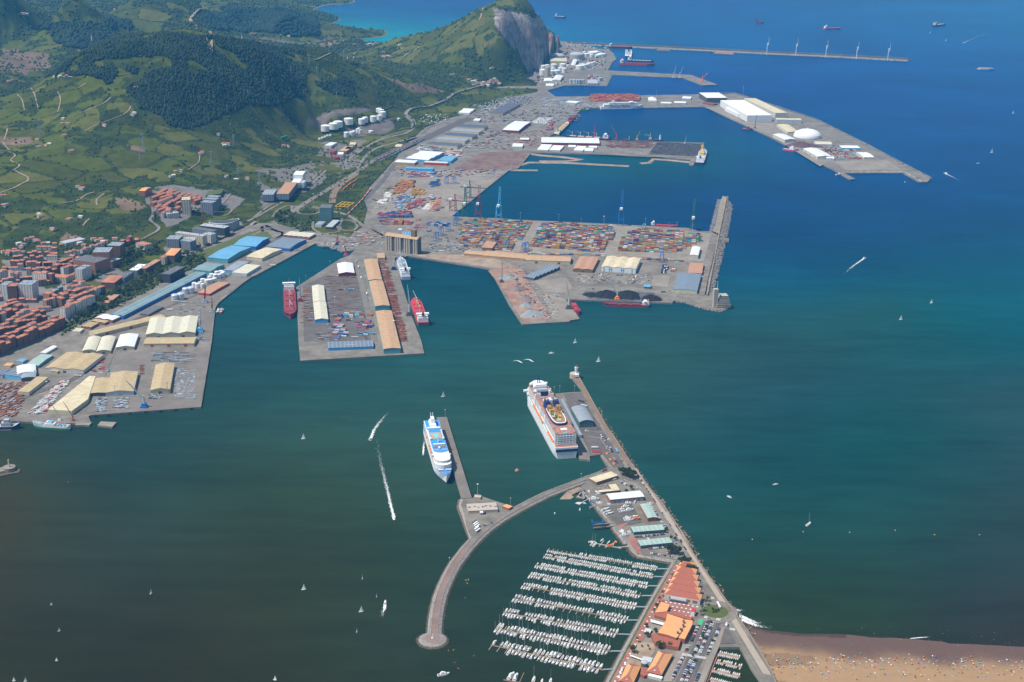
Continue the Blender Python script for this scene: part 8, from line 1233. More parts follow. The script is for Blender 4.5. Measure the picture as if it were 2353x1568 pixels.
lot('b', (2020, 960, 2351, 880, 2351, 930, 2130, 1030, 2050, 1020), .55, (0, 0, 1, 2, 3), (7, 3)); lot('c', (-20, 905, 40, 880, 240, 895, 150, 960, -20, 1000), .5, (0, 1, 2, 3, 3), (7, 3)); lot('c', (200, 975, 250, 955, 620, 960, 610, 985), .5, (0, 1, 2), (7, 3)); lot('c', (640, 975, 660, 955, 860, 960, 850, 980), .6, (0, 0, 1, 6), (7, 3)); lot('c', (170, 1130, 250, 1085, 380, 1090, 300, 1150), .6, (0, 0, 0, 1), (9, 4), None, 3, (8, 2.5))
lot('c', (1262, 1415, 1335, 1308, 1760, 1325, 1690, 1438), .72, (2, 3, 3, 4, 3), (8, 3)); lot('c', (830, 1400, 850, 1375, 1230, 1385, 1210, 1415), .04, (0, 1), (7, 3)); lot('b', (1500, 1100, 1560, 1060, 1760, 1055, 1790, 1100, 1680, 1140, 1560, 1140), .16, (0, 0, 0, 1, 7), (14, 5), None, 3, (12, 2.6)); lot('g', (1360, 950, 1380, 875, 1440, 865, 1420, 950), .8, (0, 3, 4, 3), (12, 3), None, 2.6, (10, 2.5)); lot('g', (780, 975, 790, 950, 850, 960, 845, 985), .8, (0, 3), (13, 5), None, 2.6, (9, 2.4)); lot('g', (1445, 930, 1460, 900, 1505, 905, 1500, 935), .9, (7, 7, 0), (9, 4), None, 2.6, (8, 2.4)); lot('e', (1680, 180, 1700, 140, 1850, 150, 1850, 190), .0, (0, 1))
lot('e', (1690, 230, 1700, 210, 1730, 210, 1720, 230), 0, (0, 1)); lot('f', (850, 160, 900, 120, 930, 125, 870, 190), .3, (7, 7, 0), (14, 6), None, 2.6, (9, 2.5)); lot('b', (740, 1500, 760, 1465, 830, 1460, 800, 1500), .4, (0, 0, 1), (7, 3)); lot('g', (1080, 995, 1090, 960, 1150, 965, 1140, 1035), .5, (2, 0, 5), (13, 5), None, 2.5, (10, 2.4))
tag(mb.build('parked_vehicles', cmat), 'distant compounds packed with new cars, vans and lorries', 'vehicles', kind='stuff')
def longv(name, label, t, x, y, x2, y2, m, band=None, L=12., cab=None, cat='bus'):
 a, b = P(t, x, y), P(t, x2, y2); o = thing(name, label, cat, ((a.x+b.x)/2, (a.y+b.y)/2, PZ[0]+.02), along(a, b)); MB().box(0, 0, .7, L, 2.5, 2.4).build('body', m, o)
 if band: MB().box(0, 0, 1.5, L+.05, 2.56, .9).build('window_band' if name != 'lorry' else 'stripe', band, o)
 if cab: MB().box(L/2+1.2, 0, .6, 2.2, 2.4, 2.4).build('cab', cab, o)
 for sx in (-.35, .35):
  for sy in (-1, 1): MB().tube((sx*L, sy*1.1, .5), (sx*L, sy*1.3, .5), .5, 8).build('wheel', 'black', o)
 return o
o = longv('bus', 'articulated white and pink city bus at the roundabout', 'l', 1075, 840, 1105, 900, 'white', 'c_pink', 17); longv('bus', 'bright blue articulated bus on the cruise quay', 'j', 1975, 985, 2005, 1040, 'sky_blue', 'navy', 18); longv('bus', 'dark coach parked behind the cruise terminal', 'j', 1640, 550, 1690, 562, 'darkgrey', 'black', 13); longv('bus', 'white and black coach behind the cruise terminal', 'j', 1662, 595, 1718, 605, 'white', 'black', 14); longv('bus', 'purple bus with white roof on the mole road', 'n', 355, 465, 430, 440, 'maroon', 'white', 12); longv('bus', 'purple bus beside the orange-roofed hut', 'j', 975, 1545, 1035, 1530, 'maroon', 'white', 12); longv('lorry', 'white box lorry at the edge of the cruise car park', 'j', 1760, 985, 1810, 985, 'white', None, 11, 'offwhite', 'lorry')
for i, (x, y) in enumerate(((685, 105), (692, 118), (702, 132), (712, 148), (705, 165), (716, 182))): longv('coach', '%s parked coach from the top in the island coach park' % nth(i), 'k', x-18, y+12, x+18, y-14, 'darkgrey' if i == 0 else 'white', 'black' if i else None, 12.5, None, 'coach')
for i, (x, y) in enumerate(((742, 15), (758, 15), (776, 12))): longv('coach', '%s coach beside the passenger terminal' % nth(i), 'k', x, y+10, x-4, y-14, 'white' if i < 2 else 'darkgrey', 'black', 12, None, 'coach')
for i, (t, x, y, m) in enumerate((('f', 782, 1100, 'maroon'), ('f', 868, 1098, 'sky_blue'), ('f', 850, 1380, 'maroon'), ('f', 900, 1538, 'offwhite'), ('e', 1615, 1208, 'offwhite'), ('e', 1675, 1212, 'silver'), ('i', 710, 325, 'offwhite'), ('f', 940, 890, 'white'), ('f', 965, 990, 'white'), ('f', 1018, 1135, 'white'), ('f', 1020, 1190, 'darkgrey'), ('f', 920, 840, 'c_teal'), ('f', 950, 605, 'white'), ('f', 1000, 630, 'orange'), ('g', 1390, 1120, 'green'), ('f', 150, 875, 'white'), ('f', 375, 735, 'sky_blue'), ('e', 1555, 1285, 'white'), ('i', 992, 272, 'blue'), ('i', 905, 105, 'maroon'), ('f', 1700, 745, 'white'))):
 vert = x in (940, 965, 1018, 1020, 920, 992); longv('lorry', 'port lorry with %s trailer' % m.replace('c_', '').replace('_', ' '), t, x-(0 if vert else 20), y-(20 if vert else 0), x+(0 if vert else 20), y+(20 if vert else 0), m, None, 13, 'white', 'lorry')['group'] = 'port lorries'
# ================================================================ BOATS
R = random.Random(99)
def boat_src(kind, hm='white'):
 o = thing('sailing_boat' if kind == 'sail' else 'motor_boat' if kind == 'motor' else 'motor_yacht', 'x x x x', 'boat'); L = 10.
 mb, ms = hull(L, 3.1 if kind != 'sail' else 2.9, 1.0, (hm, 'navy' if kind == 'sail' else hm, 'offwhite'), .35, .8 if kind != 'sail' else .55, .5, .3, .12); mb.build('hull', ms, o)
 if kind == 'sail':
  MB().box(.3, 0, 1.0, 4.2, 1.7, .5, taper=.8).build('cabin', 'white', o); MB().tube((.9, 0, 1), (.9, 0, 14.5), .11, 4).build('mast', 'silver', o); MB().tube((.9, 0, 2.3), (-3.4, 0, 2.3), .2, 4).build('boom', R.choice(['navy', 'offwhite']), o); MB().box(-3.2, 0, 1.0, 2.2, 1.5, .12).build('cockpit', 'wood', o)
 else:
  MB().box(.2 if kind == 'motor' else -.3, 0, 1.0, 3.6 if kind == 'motor' else 5.6, 2.2, .9 if kind == 'motor' else 1.5, taper=.72).build('cabin', 'white', o); MB().box(.5, 0, 1.35, 3.0 if kind == 'motor' else 4.6, 2.05, .35, taper=.9).build('windows', 'glass', o); MB().box(-3.2, 0, 1.0, 2.4, 2.1, .15).build('cockpit', R.choice(['wood', 'steel']), o)
  if kind == 'yacht': MB().box(-.8, 0, 2.5, 2.6, 1.7, .7, taper=.8).build('flybridge', 'white', o)
 return Family(o)
BF = dict(sail=[boat_src('sail'), boat_src('sail', 'white'), boat_src('sail', 'navy')], motor=[boat_src('motor'), boat_src('motor', 'offwhite')], yacht=[boat_src('yacht'), boat_src('yacht')])
BT = []; PONT = [(1350, 352, 2378, 528, 2473, 530, 7.0), (1318, 408, 2338, 600, 2430, 602, 7.5), (1240, 492, 2288, 686, 2390, 685, 8.5), (1185, 582, 2235, 776, 2330, 775, 8.8), (1118, 680, 2175, 878, 2280, 880, 9.2), (1040, 797, 2100, 1002, 2200, 1000, 10.5), (950, 925, 2020, 1130, 2140, 1133, 10.5), (878, 1073, 1945, 1287, 2050, 1285, 12.0), (835, 1225, 1870, 1457, 1950, 1450, 13.5)]
for i, (x0, y0, x1, y1, gx1, gy1, bl) in enumerate(PONT):
 a, b, g_ = P('k', x0, y0, 0), P('k', x1, y1, 0), P('k', gx1, gy1, 3); d = (b-a).normalized(); nn = Vector((-d.y, d.x, 0)); L = (b-a).length; rz = math.atan2(d.y, d.x); o = thing('pontoon', '%s long floating pontoon of the marina, counted from the top' % nth(i), 'pontoon', (a.x, a.y, 0), rz, 'marina pontoons')
 MB().box(L/2, 0, -.2, L, 2.4, .8).build('walkway', 'wood', o); k = 0; x = 2.0; beam = bl*.36+.7
 while x < L-2:
  for s in (-1, 1): MB().box(x, s*(bl*.45+1), -.1, .7, bl*.9, .55).build('finger', 'silo_wall', o) if k < 40 else None
  x += 2*beam+1.0; k += 1
 q = g_-Vector((a.x, a.y, 0)); loc = Vector((q.x*math.cos(-rz)-q.y*math.sin(-rz), q.x*math.sin(-rz)+q.y*math.cos(-rz), 3.6)); MB().tube((L-1, 0, .9), loc, 1.0).build('gangway', 'steel', o)
 for s, sn in ((1, 'far'), (-1, 'near')):
  x = 2.6; j = 0; run = 0
  while x < L-2.5:
   if run <= 0: run = R.randint(4, 16); skip = R.random() < .1
   if not skip and R.random() < (.97 if s < 0 else .93):
    ln = bl*R.uniform(.78, 1.12); kd = R.choices(('sail', 'motor', 'yacht'), ((.3, .5, .2) if i < 3 else (.5, .2, .3)))[0]; c = a+d*x+nn*s*(1.6+ln/2); BT.append((c.x, c.y, rz+s*math.pi/2+(math.pi if R.random() < .35 else 0)+R.uniform(-.05, .05), ln/10, kd, '%s side of the %s marina pontoon' % (sn, nth(i)), j)); j += 1
   x += beam*R.uniform(.92, 1.08); run -= 1
BT.sort(key=lambda b: b[1]/b[3]**.4); mb = MB(); bm = ['white', 'offwhite', 'navy', 'wood', 'glass', 'silver']
for i, (x, y, rz, s, kd, pl, j) in enumerate(BT):
 if i < 300: BF[kd][R.randrange(len(BF[kd]))].put((x, y, 0), rz, '%s boat from the outer end, %s' % (nth(j), pl), 'boats moored in the marina', (s, s*R.uniform(.95, 1.1), s))
 else:
  h, ms = hull(10*s, 3.1*s, 1*s, ('white', 'white', 'offwhite'), .3, .75, .45, .3, .1); c, n_ = math.cos(rz), math.sin(rz); mb.add([(x+v[0]*c-v[1]*n_, y+v[0]*n_+v[1]*c, v[2]) for v in h.v], h.f, [1 if m == 2 else 0 for m in h.m]); mb.box(x, y, 1.0*s, 3.6*s, 2.1*s, .9*s, rz, 0); mb.box(x, y, 1.3*s, 3.7*s, 2.15*s, .35*s, rz, 4)
  if kd == 'sail': mb.tube((x, y, 1), (x, y, 12*s), .1, 3, 5)
tag(mb.build('moored_boats', bm), 'crowded small white boats on the farthest marina pontoons', 'boats', kind='stuff')
o = thing('pontoon', 'short floating pontoon with orange rescue boats', 'pontoon', (0, 0, 0)); a, b, g_ = P('k', 1745, 283, 0), P('k', 2035, 338, 0), P('k', 2115, 320, 3); mb = MB(); mb.tube(a, b, 1.3); mb.tube(b.lerp(a, .15)+Vector((0, 0, .5)), g_, .9); mb.build('walkway', 'silo_wall', o)
for x in (1860, 1915, 1970): MB().tube(P('k', x-30, 320, 0), P('k', x+15, 265, 0), .8).build('finger', 'silo_wall', o)
k = 0
for x, y, kd, s, rz in ((1790, 305, 'sail', 1.4, 1.1), (1762, 300, 'sail', 1.0, 1.1), (1857, 262, 'motor', .9, 1.0), (1918, 282, 'motor', .8, 1.0), (1765, 280, 'sail', 1.2, 0)): BF[kd][0].put(P('k', x, y, 0), rz, '%s boat from the left on the short pontoon' % nth(k), 'boats on the short pontoon', s); k += 1
of = Family(tug('x x x x', (0, 0, 0), 0, 'orange', 11, 'orange', 'rescue_boat'));
for i, (x, y) in enumerate(((1970, 295), (1912, 322), (1942, 318))): of.put(P('k', x, y, 0), .7, '%s orange rescue boat on the short pontoon' % ('rear', 'left', 'right')[i], None)
for i, (t, x, y, kd, s, rz) in enumerate((('k', 1020, 1515, 'yacht', 1.8, 1.1), ('k', 1062, 1528, 'yacht', 1.8, 1.3), ('k', 1228, 1550, 'sail', 1.5, 1.4), ('k', 1305, 1560, 'motor', 1.0, 1.4), ('k', 1383, 1562, 'sail', 1.3, 1.4))): BF[kd][i % 2].put(P(t, x, y, 0), rz, '%s boat from the left at the bottom edge pontoon' % nth(i), None, s)
o = thing('pontoon', 'floating pontoon cut by the bottom edge of the marina', 'pontoon', (0, 0, 0)); MB().tube(P('k', 950, 1548, 0), P('k', 1700, 1680, 0), 1.4).build('walkway', 'wood', o); MB().tube(P('k', 1140, 1480, 0), P('k', 1100, 1565, 0), .8).build('finger', 'wood', o)
slab('floating_dock', tp('n', 0, 885, 30, 870, 110, 870, 60, 905), .8, 'offwhite'); mb = MB(); mb.tube(P('n', 90, 880, 1), P('n', 200, 820, 3.5), 1.2); tag(mb.build('gangway', 'steel'), 'grey gangway down to the small floating dock', 'gangway')
k = 0
for x, y, kd, s, rz in ((412, 968, 'sail', 1.5, .5), (435, 1000, 'sail', 1.4, .5), (468, 1025, 'sail', 1.4, .4), (675, 938, 'yacht', 1.4, .3), (620, 972, 'motor', 1.2, 0), (633, 1000, 'motor', 1.1, .2), (725, 985, 'yacht', 1.7, .3), (700, 1088, 'yacht', 1.3, .2), (797, 1070, 'motor', 1.4, .2), (722, 1115, 'yacht', 1.6, 0), (332, 882, 'motor', 1.2, -.5), (460, 895, 'motor', .8, -.5), (685, 880, 'motor', .8, 1.6), (708, 880, 'motor', .9, 1.6), (740, 880, 'motor', .8, 1.6), (258, 835, 'yacht', 1.8, 0), (642, 1275, 'yacht', 1.4, -.8), (732, 1272, 'motor', .9, -1), (665, 1320, 'yacht', 1.4, .2), (985, 1365, 'sail', .8, -1), (298, 740, 'sail', 1.2, -1), (325, 762, 'motor', 1.1, .2), (805, 868, 'motor', .9, 1.2), (530, 565, 'sail', 1.0, .5), (1010, 890, 'motor', 1.1, -.4), (190, 725, 'motor', .8, -1.2), (105, 885, 'motor', .7, -1), (130, 888, 'motor', .8, -.8)):
 wet_ = x < 140; BF[kd][0].put(P('n', x, y, 0 if wet_ else PZ[0]+.2), rz, 'white boat %s' % ('by the small floating dock' if wet_ else 'ashore in the boat yard'), 'boats ashore in the yard', s); k += 1
of.put(P('n', 812, 1102, 4.9), .1, 'red and orange lifeboat ashore in the boat yard', None, 1.4)
R = random.Random(5)
for i in range(16): x, y = R.uniform(290, 470), R.uniform(640, 690); o = MB(); o.sphere(0, 0, .5, .45, 6, 0, .6); o.v = [(v[0]*5, v[1], v[2]) for v in o.v]; q = P('n', x, y, 4.3); o = o.build('dinghy', R.choice(['offwhite', 'sky_blue', 'orange', 'yellow', 'red'])); o.location = q; o.rotation_euler.z = R.random()*3; tag(o, '%s small dinghy in the yacht club courtyard, counted from the left' % nth(i), 'dinghy', 'dinghies in the club courtyard')
k = 0; R = random.Random(6)
for r_, (x0, y0, x1, y1) in enumerate(((1090, 1305, 1285, 1345), (1070, 1378, 1300, 1430), (1035, 1455, 1290, 1520), (1005, 1545, 1250, 1610))):
 a, b = P('l', x0, y0, 0), P('l', x1, y1, 0); d = (b-a).normalized(); nn = Vector((-d.y, d.x, 0)); L = (b-a).length; rz = math.atan2(d.y, d.x); o = thing('pontoon', '%s short pontoon of the walled boat basin' % nth(r_), 'pontoon', a, rz, 'pontoons of the walled basin'); MB().box(L/2, 0, -.2, L, 1.6, .7).build('walkway', 'tile_red', o)
 for s, sn in ((1, 'far'), (-1, 'near')):
  x = 1.5; j = 0
  while x < L-1:
   if R.random() < .9: kd = 'motor'; sc_ = R.uniform(.55, .75); c = a+d*x+nn*s*(1+5*sc_); BF[kd][R.randrange(2)].put((c.x, c.y, 0), rz+s*math.pi/2, '%s small boat, %s side, %s pontoon of the walled basin' % (nth(j), sn, nth(r_)), 'small boats in the walled basin', sc_); j += 1
   x += R.uniform(2.5, 2.9)
struct(MB().tube(P('l', 1085, 1300, .3), P('l', 985, 1568, .3), 1.2).build('basin_walkway', 'tile_red'))
def wake(t, pts, w0, w1, label):
 pp = [P(t, pts[i], pts[i+1], .06) for i in range(0, len(pts), 2)]; fine = []; zj = 0.0
 for i in range(len(pp)-1):
  p0, p1, p2, p3 = pp[max(i-1, 0)], pp[i], pp[i+1], pp[min(i+2, len(pp)-1)]
  for k in range(14): s = k/14; fine.append(.5*((2*p1)+(p2-p0)*s+(2*p0-5*p1+4*p2-p3)*s*s+(3*p1-p0-3*p2+p3)*s**3))
 A, B = offs(fine, 1), offs(fine, -1); mb = MB(); R = random.Random(len(pts)); n_ = len(fine)
 for i in range(n_):
  f_ = i/n_; w = lerp(w0, w1, f_); nn = (A[i]-B[i])/2; d = Vector((nn.y, -nn.x, 0));
  for k in range(int(46*(1-f_)**1.7)+2): o_ = R.gauss(0, .24)*w*(.7+f_); c = fine[i]+nn*o_+d*R.uniform(-5, 5); s = R.uniform(.3, 1.0)*(1.3-f_); zj += .0011; c.z += zj; e = d*s*R.uniform(1, 3); g_ = nn*s*.5; mb.add([c-e, c-g_, c+e, c+g_], [(0, 1, 2, 3)])
 return tag(mb.build('wake', 'white'), label, 'wake', kind='stuff')
wake('D', (905, 1191, 893, 1140, 880, 1085, 870, 1040, 869, 1005), 6, 5, 'long white foam wake curving south of the narrow pier'); wake('D', (851, 1010, 862, 985, 880, 962, 893, 948), 7, 4, 'short broad foam wake near the harbour middle'); wake('h', (880, 810, 800, 865, 740, 915, 690, 965), 6, 4, 'foam wake of the speedboat off the breakwater'); wake('h', (1635, 32, 1700, 62, 1780, 105), 6, 3, 'faint wake behind the motorboat off the north pier'); wake('d', (1800, 395, 1870, 362, 2000, 315, 2200, 265, 2340, 240), 9, 5, 'long thin wake in the far upper right sea'); wake('j', (213, 1035, 218, 960, 226, 890), 3, 2.5, 'thin wake left of the blue-decked cruise ship'); wake('D', (885, 1388, 883, 1400, 877, 1418), 4, 3, 'small wake behind the motorboat in the outer harbour')
wake('j', (1110, 192, 1080, 180, 1040, 182), 3, 2, 'left small curl of foam in the harbour middle'); wake('j', (1212, 182, 1180, 168, 1140, 172), 3, 2, 'right small curl of foam in the harbour middle')
def sailing():
 o = thing('sailing_boat', 'x x x x', 'boat'); mb, ms = hull(10., 2.9, 1.0, ('white', 'white', 'offwhite'), .35, .55, .5, .3, .12); mb.build('hull', ms, o); MB().box(.3, 0, 1.0, 4, 1.7, .5, taper=.8).build('cabin', 'white', o); MB().tube((.9, 0, 1), (.9, 0, 14.5), .12, 4).build('mast', 'silver', o)
 MB().add([(.8, 0, 2.2), (-3.8, .7, 2.2), (.8, 0, 14), (.8, .12, 2.2), (-3.8, .82, 2.2), (.8, .12, 14), (-1.6, .75, 7.4), (-1.6, .87, 7.4)], [(0, 1, 6, 2), (3, 5, 7, 4)]).build('mainsail', 'white', o); MB().add([(1.1, 0, 1.6), (4.8, 0, 1.5), (1.0, .3, 12.5), (1.1, .1, 1.6), (4.8, .1, 1.5), (1.0, .4, 12.5)], [(0, 1, 2), (3, 5, 4)]).build('jib_sail', 'white', o); return Family(o)
SF = sailing(); k = 0
for t, x, y, s, rz in (('h', 1220, 1370, 1.1, .2), ('h', 1500, 1218, 1.0, .1), ('d', 2055, 1405, 1.7, .3), ('d', 2250, 1045, 1.3, .2), ('d', 1633, 378, 1.4, .2), ('d', 1490, 308, 1.4, .2), ('j', 397, 508, 1.1, .4), ('j', 1608, 15, 1.1, .2), ('j', 1822, 188, 1.2, .1), ('i', 1600, 905, 1.0, .1)):
 if t == 'i': t, x, y = 'D', 697, 1009
 SF.put(P(t, x, y, 0), rz, '%s white sailing boat under sail, counted from the open sea inward' % nth(k), 'boats under sail', s*.8); k += 1
for x, y, s, rz in ((302, 548, .6, .3), (348, 702, .7, .5), (333, 877, .7, 0), (889, 480, 1.0, 1.2), (1787, 458, 1.2, .1), (2133, 392, .9, 1.4), (2216, 498, .8, 1.5), (2125, 588, 1.2, .2), (2100, 705, .8, 1.3), (1618, 990, .9, -.4), (82, 996, .8, 0), (150, 998, .8, .4)):
 SF.put(at(x*.3906, 1176.5+y*.3906, 0), rz, '%s white sailing boat in the dark outer harbour, from the top' % nth(k-10), 'boats under sail', s*.6); k += 1
for i, (t, x, y, kd, s, rz) in enumerate((('l', 1915, 118, 'sail', 1.5, .9), ('n', 2077, 805, 'motor', 1.1, -1), ('D', 1782, 1114, 'motor', 1.0, .2), ('h', 885, 808, 'yacht', 1.4, .5), ('h', 1632, 28, 'yacht', 1.5, 2.6), ('d', 1795, 398, 'yacht', 1.6, 3.6), ('d', 1930, 1503, 'motor', 1.2, .2), ('j', 1390, 113, 'yacht', 1.2, .1), ('j', 213, 1040, 'motor', .9, -1.5), ('D', 907, 1191, 'yacht', 1.2, -1.4), ('D', 850, 1011, 'yacht', 1.2, -2.2), ('D', 885, 1386, 'motor', 1.2, 1.6), ('k', 400, 1500, 'yacht', 1.7, .3), ('k', 1422, 15, 'motor', .6, 1.5), ('n', 65, 975, 'sail', .8, 1.5), ('h', 1258, 106, 'motor', .9, 1.2))):
 BF[kd][0].put(P(t, x, y, 0), rz, '%s boat at anchor or under power away from the marina' % nth(i), 'motorboats and bare-masted yachts outside the marina', s)
for i, (t, x, y) in enumerate((('j', 1074, 1190), ('l', 1868, 185), ('l', 1400, 255), ('m', 751, 189), ('m', 1170, 171), ('m', 1531, 211), ('m', 1945, 212), ('i', 628, 1292))):
 o = thing('buoy', ('large orange mooring buoy between the two cruise ships', 'yellow swimming buoy nearest the anchored yacht', 'yellow swimming buoy closest to the marina wall', 'second yellow swimming buoy right of the anchored yacht', 'middle yellow buoy of the offshore row', 'fourth yellow buoy of the offshore row', 'rightmost yellow buoy of the offshore row', 'small red channel buoy off the near port quay')[i], 'buoy', P(t, x, y, 0)); r = 4 if i == 0 else 1.1; MB().cyl(0, 0, -.5, r*.5, r, r*.9, 12).build('float', 'c_orange' if i == 0 else 'yellow' if i < 7 else 'red', o); MB().cyl(0, 0, r*.5, r*1.2, r*.3, r*.2, 8).build('top', 'offwhite' if i == 0 else 'orange', o)
# ================================================================ PEOPLE, KAYAKS, BEACH
def figure(mb, p, face=0., sit=False, lie=False):
 """small continuous body grown as stacked elliptical rings: legs, hips, chest, shoulders, neck, head"""
 prof = [(.10, .09, 0), (.12, .10, .45), (.17, .13, .85), (.13, .10, 1.05), (.20, .12, 1.38), (.06, .06, 1.47), (.09, .10, 1.55), (.10, .11, 1.64), (.03, .03, 1.75)]; n_ = 8; vs = []
 for a, b, z in prof:
  for i in range(n_): t = 2*math.pi*i/n_; vs.append((a*math.cos(t), b*math.sin(t), z))
 fs = [(k*n_+i, k*n_+(i+1) % n_, (k+1)*n_+(i+1) % n_, (k+1)*n_+i) for k in range(8) for i in range(n_)]+[tuple(range(8*n_, 9*n_))]
 for s in (-1, 1): # arms leave the shoulder ring
  o = len(vs);
  for x, z, r in ((.2, 1.36, .05), (.27, 1.1, .045), (.25, .82, .03)):
   for i in range(4): t = math.pi/2*i; vs.append((s*x+r*math.cos(t), r*math.sin(t), z))
  fs += [(o+k*4+i, o+k*4+(i+1) % 4, o+(k+1)*4+(i+1) % 4, o+(k+1)*4+i) for k in range(2) for i in range(4)]
 if lie: vs = [(x, z-.9, y+.12) for x, y, z in vs]
 return mb.add(vs, fs)
pf_ = {}
def person_src(pose, m):
 if (pose, m) not in pf_:
  mb = MB(); figure(mb, None, lie=pose == 'lying'); me = mb.mesh('person_body', ['skin']); o = bpy.data.objects.new('person', me); C.objects.link(o); tag(o, 'x x x x', 'person'); c_ = MB()
  if pose == 'lying': c_.box(0, -.05, .02, .38, .3, .24)
  else: c_.box(0, 0, .72, .38, .3, .62 if m != 'c_red' else .3)
  c_.build('clothes', m, o); pf_[(pose, m)] = Family(o)
 return pf_[(pose, m)]
def sea_z(q): return max(-.1, min(2.6, bz(q.x, q.y)))
SH = [at(*p, 0) for p in ((1660, 1405), (1705, 1430), (1760, 1448), (1830, 1456), (1900, 1458), (2000, 1464), (2100, 1472), (2200, 1478), (2353, 1486), (2600, 1500))]
shx = np.array([p.x for p in SH]); shy = np.array([p.y for p in SH])
def bz(x, y): s = np.interp(x, shx, shy)-y; return float(np.where(s < 0, s*.03, np.minimum(s*.026, 1.1)+np.maximum(0, s-75)*.012))
gx_, gy_ = np.meshgrid(np.linspace(SH[0].x-15, SH[-1].x, 160), np.linspace(min(shy)-330, max(shy)+60, 160)); s_ = np.interp(gx_, shx, shy)-gy_; bz_ = np.where(s_ < 0, s_*.03, np.minimum(s_*.026, 1.1)+np.maximum(0, s_-75)*.012)+(fbm(gx_, gy_, 40, 3, 4)-.5)*.35
keep = ~inpoly(gx_, gy_, [at(*p, 4) for p in tp('l', 1000, 500, 1160, 780, 1380, 1115, 1500, 1320, 1588, 1488, 1640, 1700, 900, 1900)])
bz_ = np.where(keep, bz_, -3); me = gridmesh('beach', np.stack([gx_, gy_, bz_], -1).reshape(-1, 3), 160, 160); wetf = 1/(1+np.exp((s_-58+(fbm(gx_, gy_, 55, 3, 12)-.5)*40+(gx_ < at(1790, 1530, 0).x)*0)/7)); tide = (fbm(gx_*1.0, gy_*2.2, 60, 4, 19) > .60) & (s_ > 60) & (s_ < 150) & (gx_ < at(1880, 1540, 0).x)
colb = np.array([.30, .185, .095])[None, None]*(1-wetf[..., None])+np.array([.105, .062, .047])[None, None]*wetf[..., None]; colb = np.where(tide[..., None], colb*.62+np.array([.03, .015, .01]), colb); dk = (s_ < 8) & (gx_ < at(1950, 1470, 0).x); colb = np.where(dk[..., None], colb*.55, colb)
colattr(me, colb.reshape(-1, 3)); mat('beach_sand', (1, 1, 1), attr='Col', var=.1, sc=.08, rough=.9); me.materials.append(M['beach_sand']); o = bpy.data.objects.new('beach', me); C.objects.link(o); struct(o)
wake('D', (2100, 1467, 2115, 1466, 2132, 1465), 1.5, 1, 'small breaking wave on the right of the beach'); wake('D', (1705, 1424, 1722, 1432, 1745, 1440, 1770, 1444), 7, 5, 'foaming surf where the sea wall meets the beach'); wake('l', (1210, 870, 1250, 900, 1300, 910), 6, 4, 'white surf at the foot of the sea wall'); wake('l', (1300, 960, 1400, 1010, 1480, 1030), 8, 5, 'second patch of surf below the sea wall')
R = random.Random(41); uf = {}
UC = ['sky_blue', 'c_teal', 'c_red', 'c_green', 'yellow', 'blue', 'c_orange', 'white', 'navy', 'c_pink']
def beach_pt():
 while True:
  x = R.uniform(1775, 2353); y = R.triangular(1500, 1568, 1520)
  if x < 1850 and y > 1540 and R.random() < .8: continue
  q = at(x, y, 1.3); z = bz(q.x, q.y)
  if z > 1.0: return Vector((q.x, q.y, z+.12)), x
def place(x): return 'left' if x < 1960 else 'middle' if x < 2150 else 'right'
for i in range(95):
 m = R.choice(UC)
 if m not in uf: o = thing('parasol', 'x x x x', 'parasol'); MB().tube((0, 0, 0), (0, 0, 2.2), .04, 4).build('pole', 'white', o); MB().lathe(0, 0, [(1.25, 1.9), (1.0, 2.15), (.5, 2.35), (.03, 2.45)], 8).build('canopy', m, o); uf[m] = Family(o)
 q, x = beach_pt(); uf[m].put(q, 0, '%s beach parasol on the %s part of the sand' % (m.replace('c_', '').replace('_', ' '), place(x)), 'parasols on the beach', R.uniform(.75, 1.1))
tw = {}
for i in range(230):
 m = R.choice(UC+['white', 'offwhite', 'c_teal'])
 if m not in tw: tw[m] = MB().box(0, 0, 0, 2.0, 1.1, .05).mesh('towel', [m])
 q, x = beach_pt(); o = bpy.data.objects.new('beach_towel', tw[m]); C.objects.link(o); o.location = q; o.rotation_euler.z = R.random()*3; o.scale = (R.uniform(.8, 1.3),)*3; tag(o, '%s towel spread on the %s part of the beach' % (m.replace('c_', '').replace('_', ' '), place(x)), 'towel', 'towels on the beach')
for i in range(300):
 lying = i < 110; m = R.choice(['c_red', 'navy', 'white', 'black', 'blue'])
 if lying or i < 170: q, x = beach_pt(); where = 'dry sand, %s part' % place(x)
 elif i < 230: x = R.uniform(1780, 2353); q = at(x, R.uniform(1466, 1500), .5); q.z = max(bz(q.x, q.y), -.4); where = 'wet sand, %s part' % place(x)
 elif i < 262: x = R.uniform(1850, 2353); q = at(x, R.uniform(1440, 1475), 0); q.z = -.9; where = 'shallow water, %s part' % place(x)
 else: u = R.random(); q = P('n', lerp(760, 1580, u), lerp(330, 1540, u)+R.uniform(-15, 15), PZ[0]+.05); x = 0; where = 'promenade behind the sea wall'
 person_src('lying' if lying else 'standing', m).put(q, R.random()*6, 'person %s in %s, %s' % ('lying' if lying else 'standing', {'c_red': 'red shorts', 'navy': 'navy clothes', 'white': 'a white shirt', 'black': 'black clothes', 'blue': 'blue clothes'}[m], where), 'people by the beach', 1.15)
kf = {}
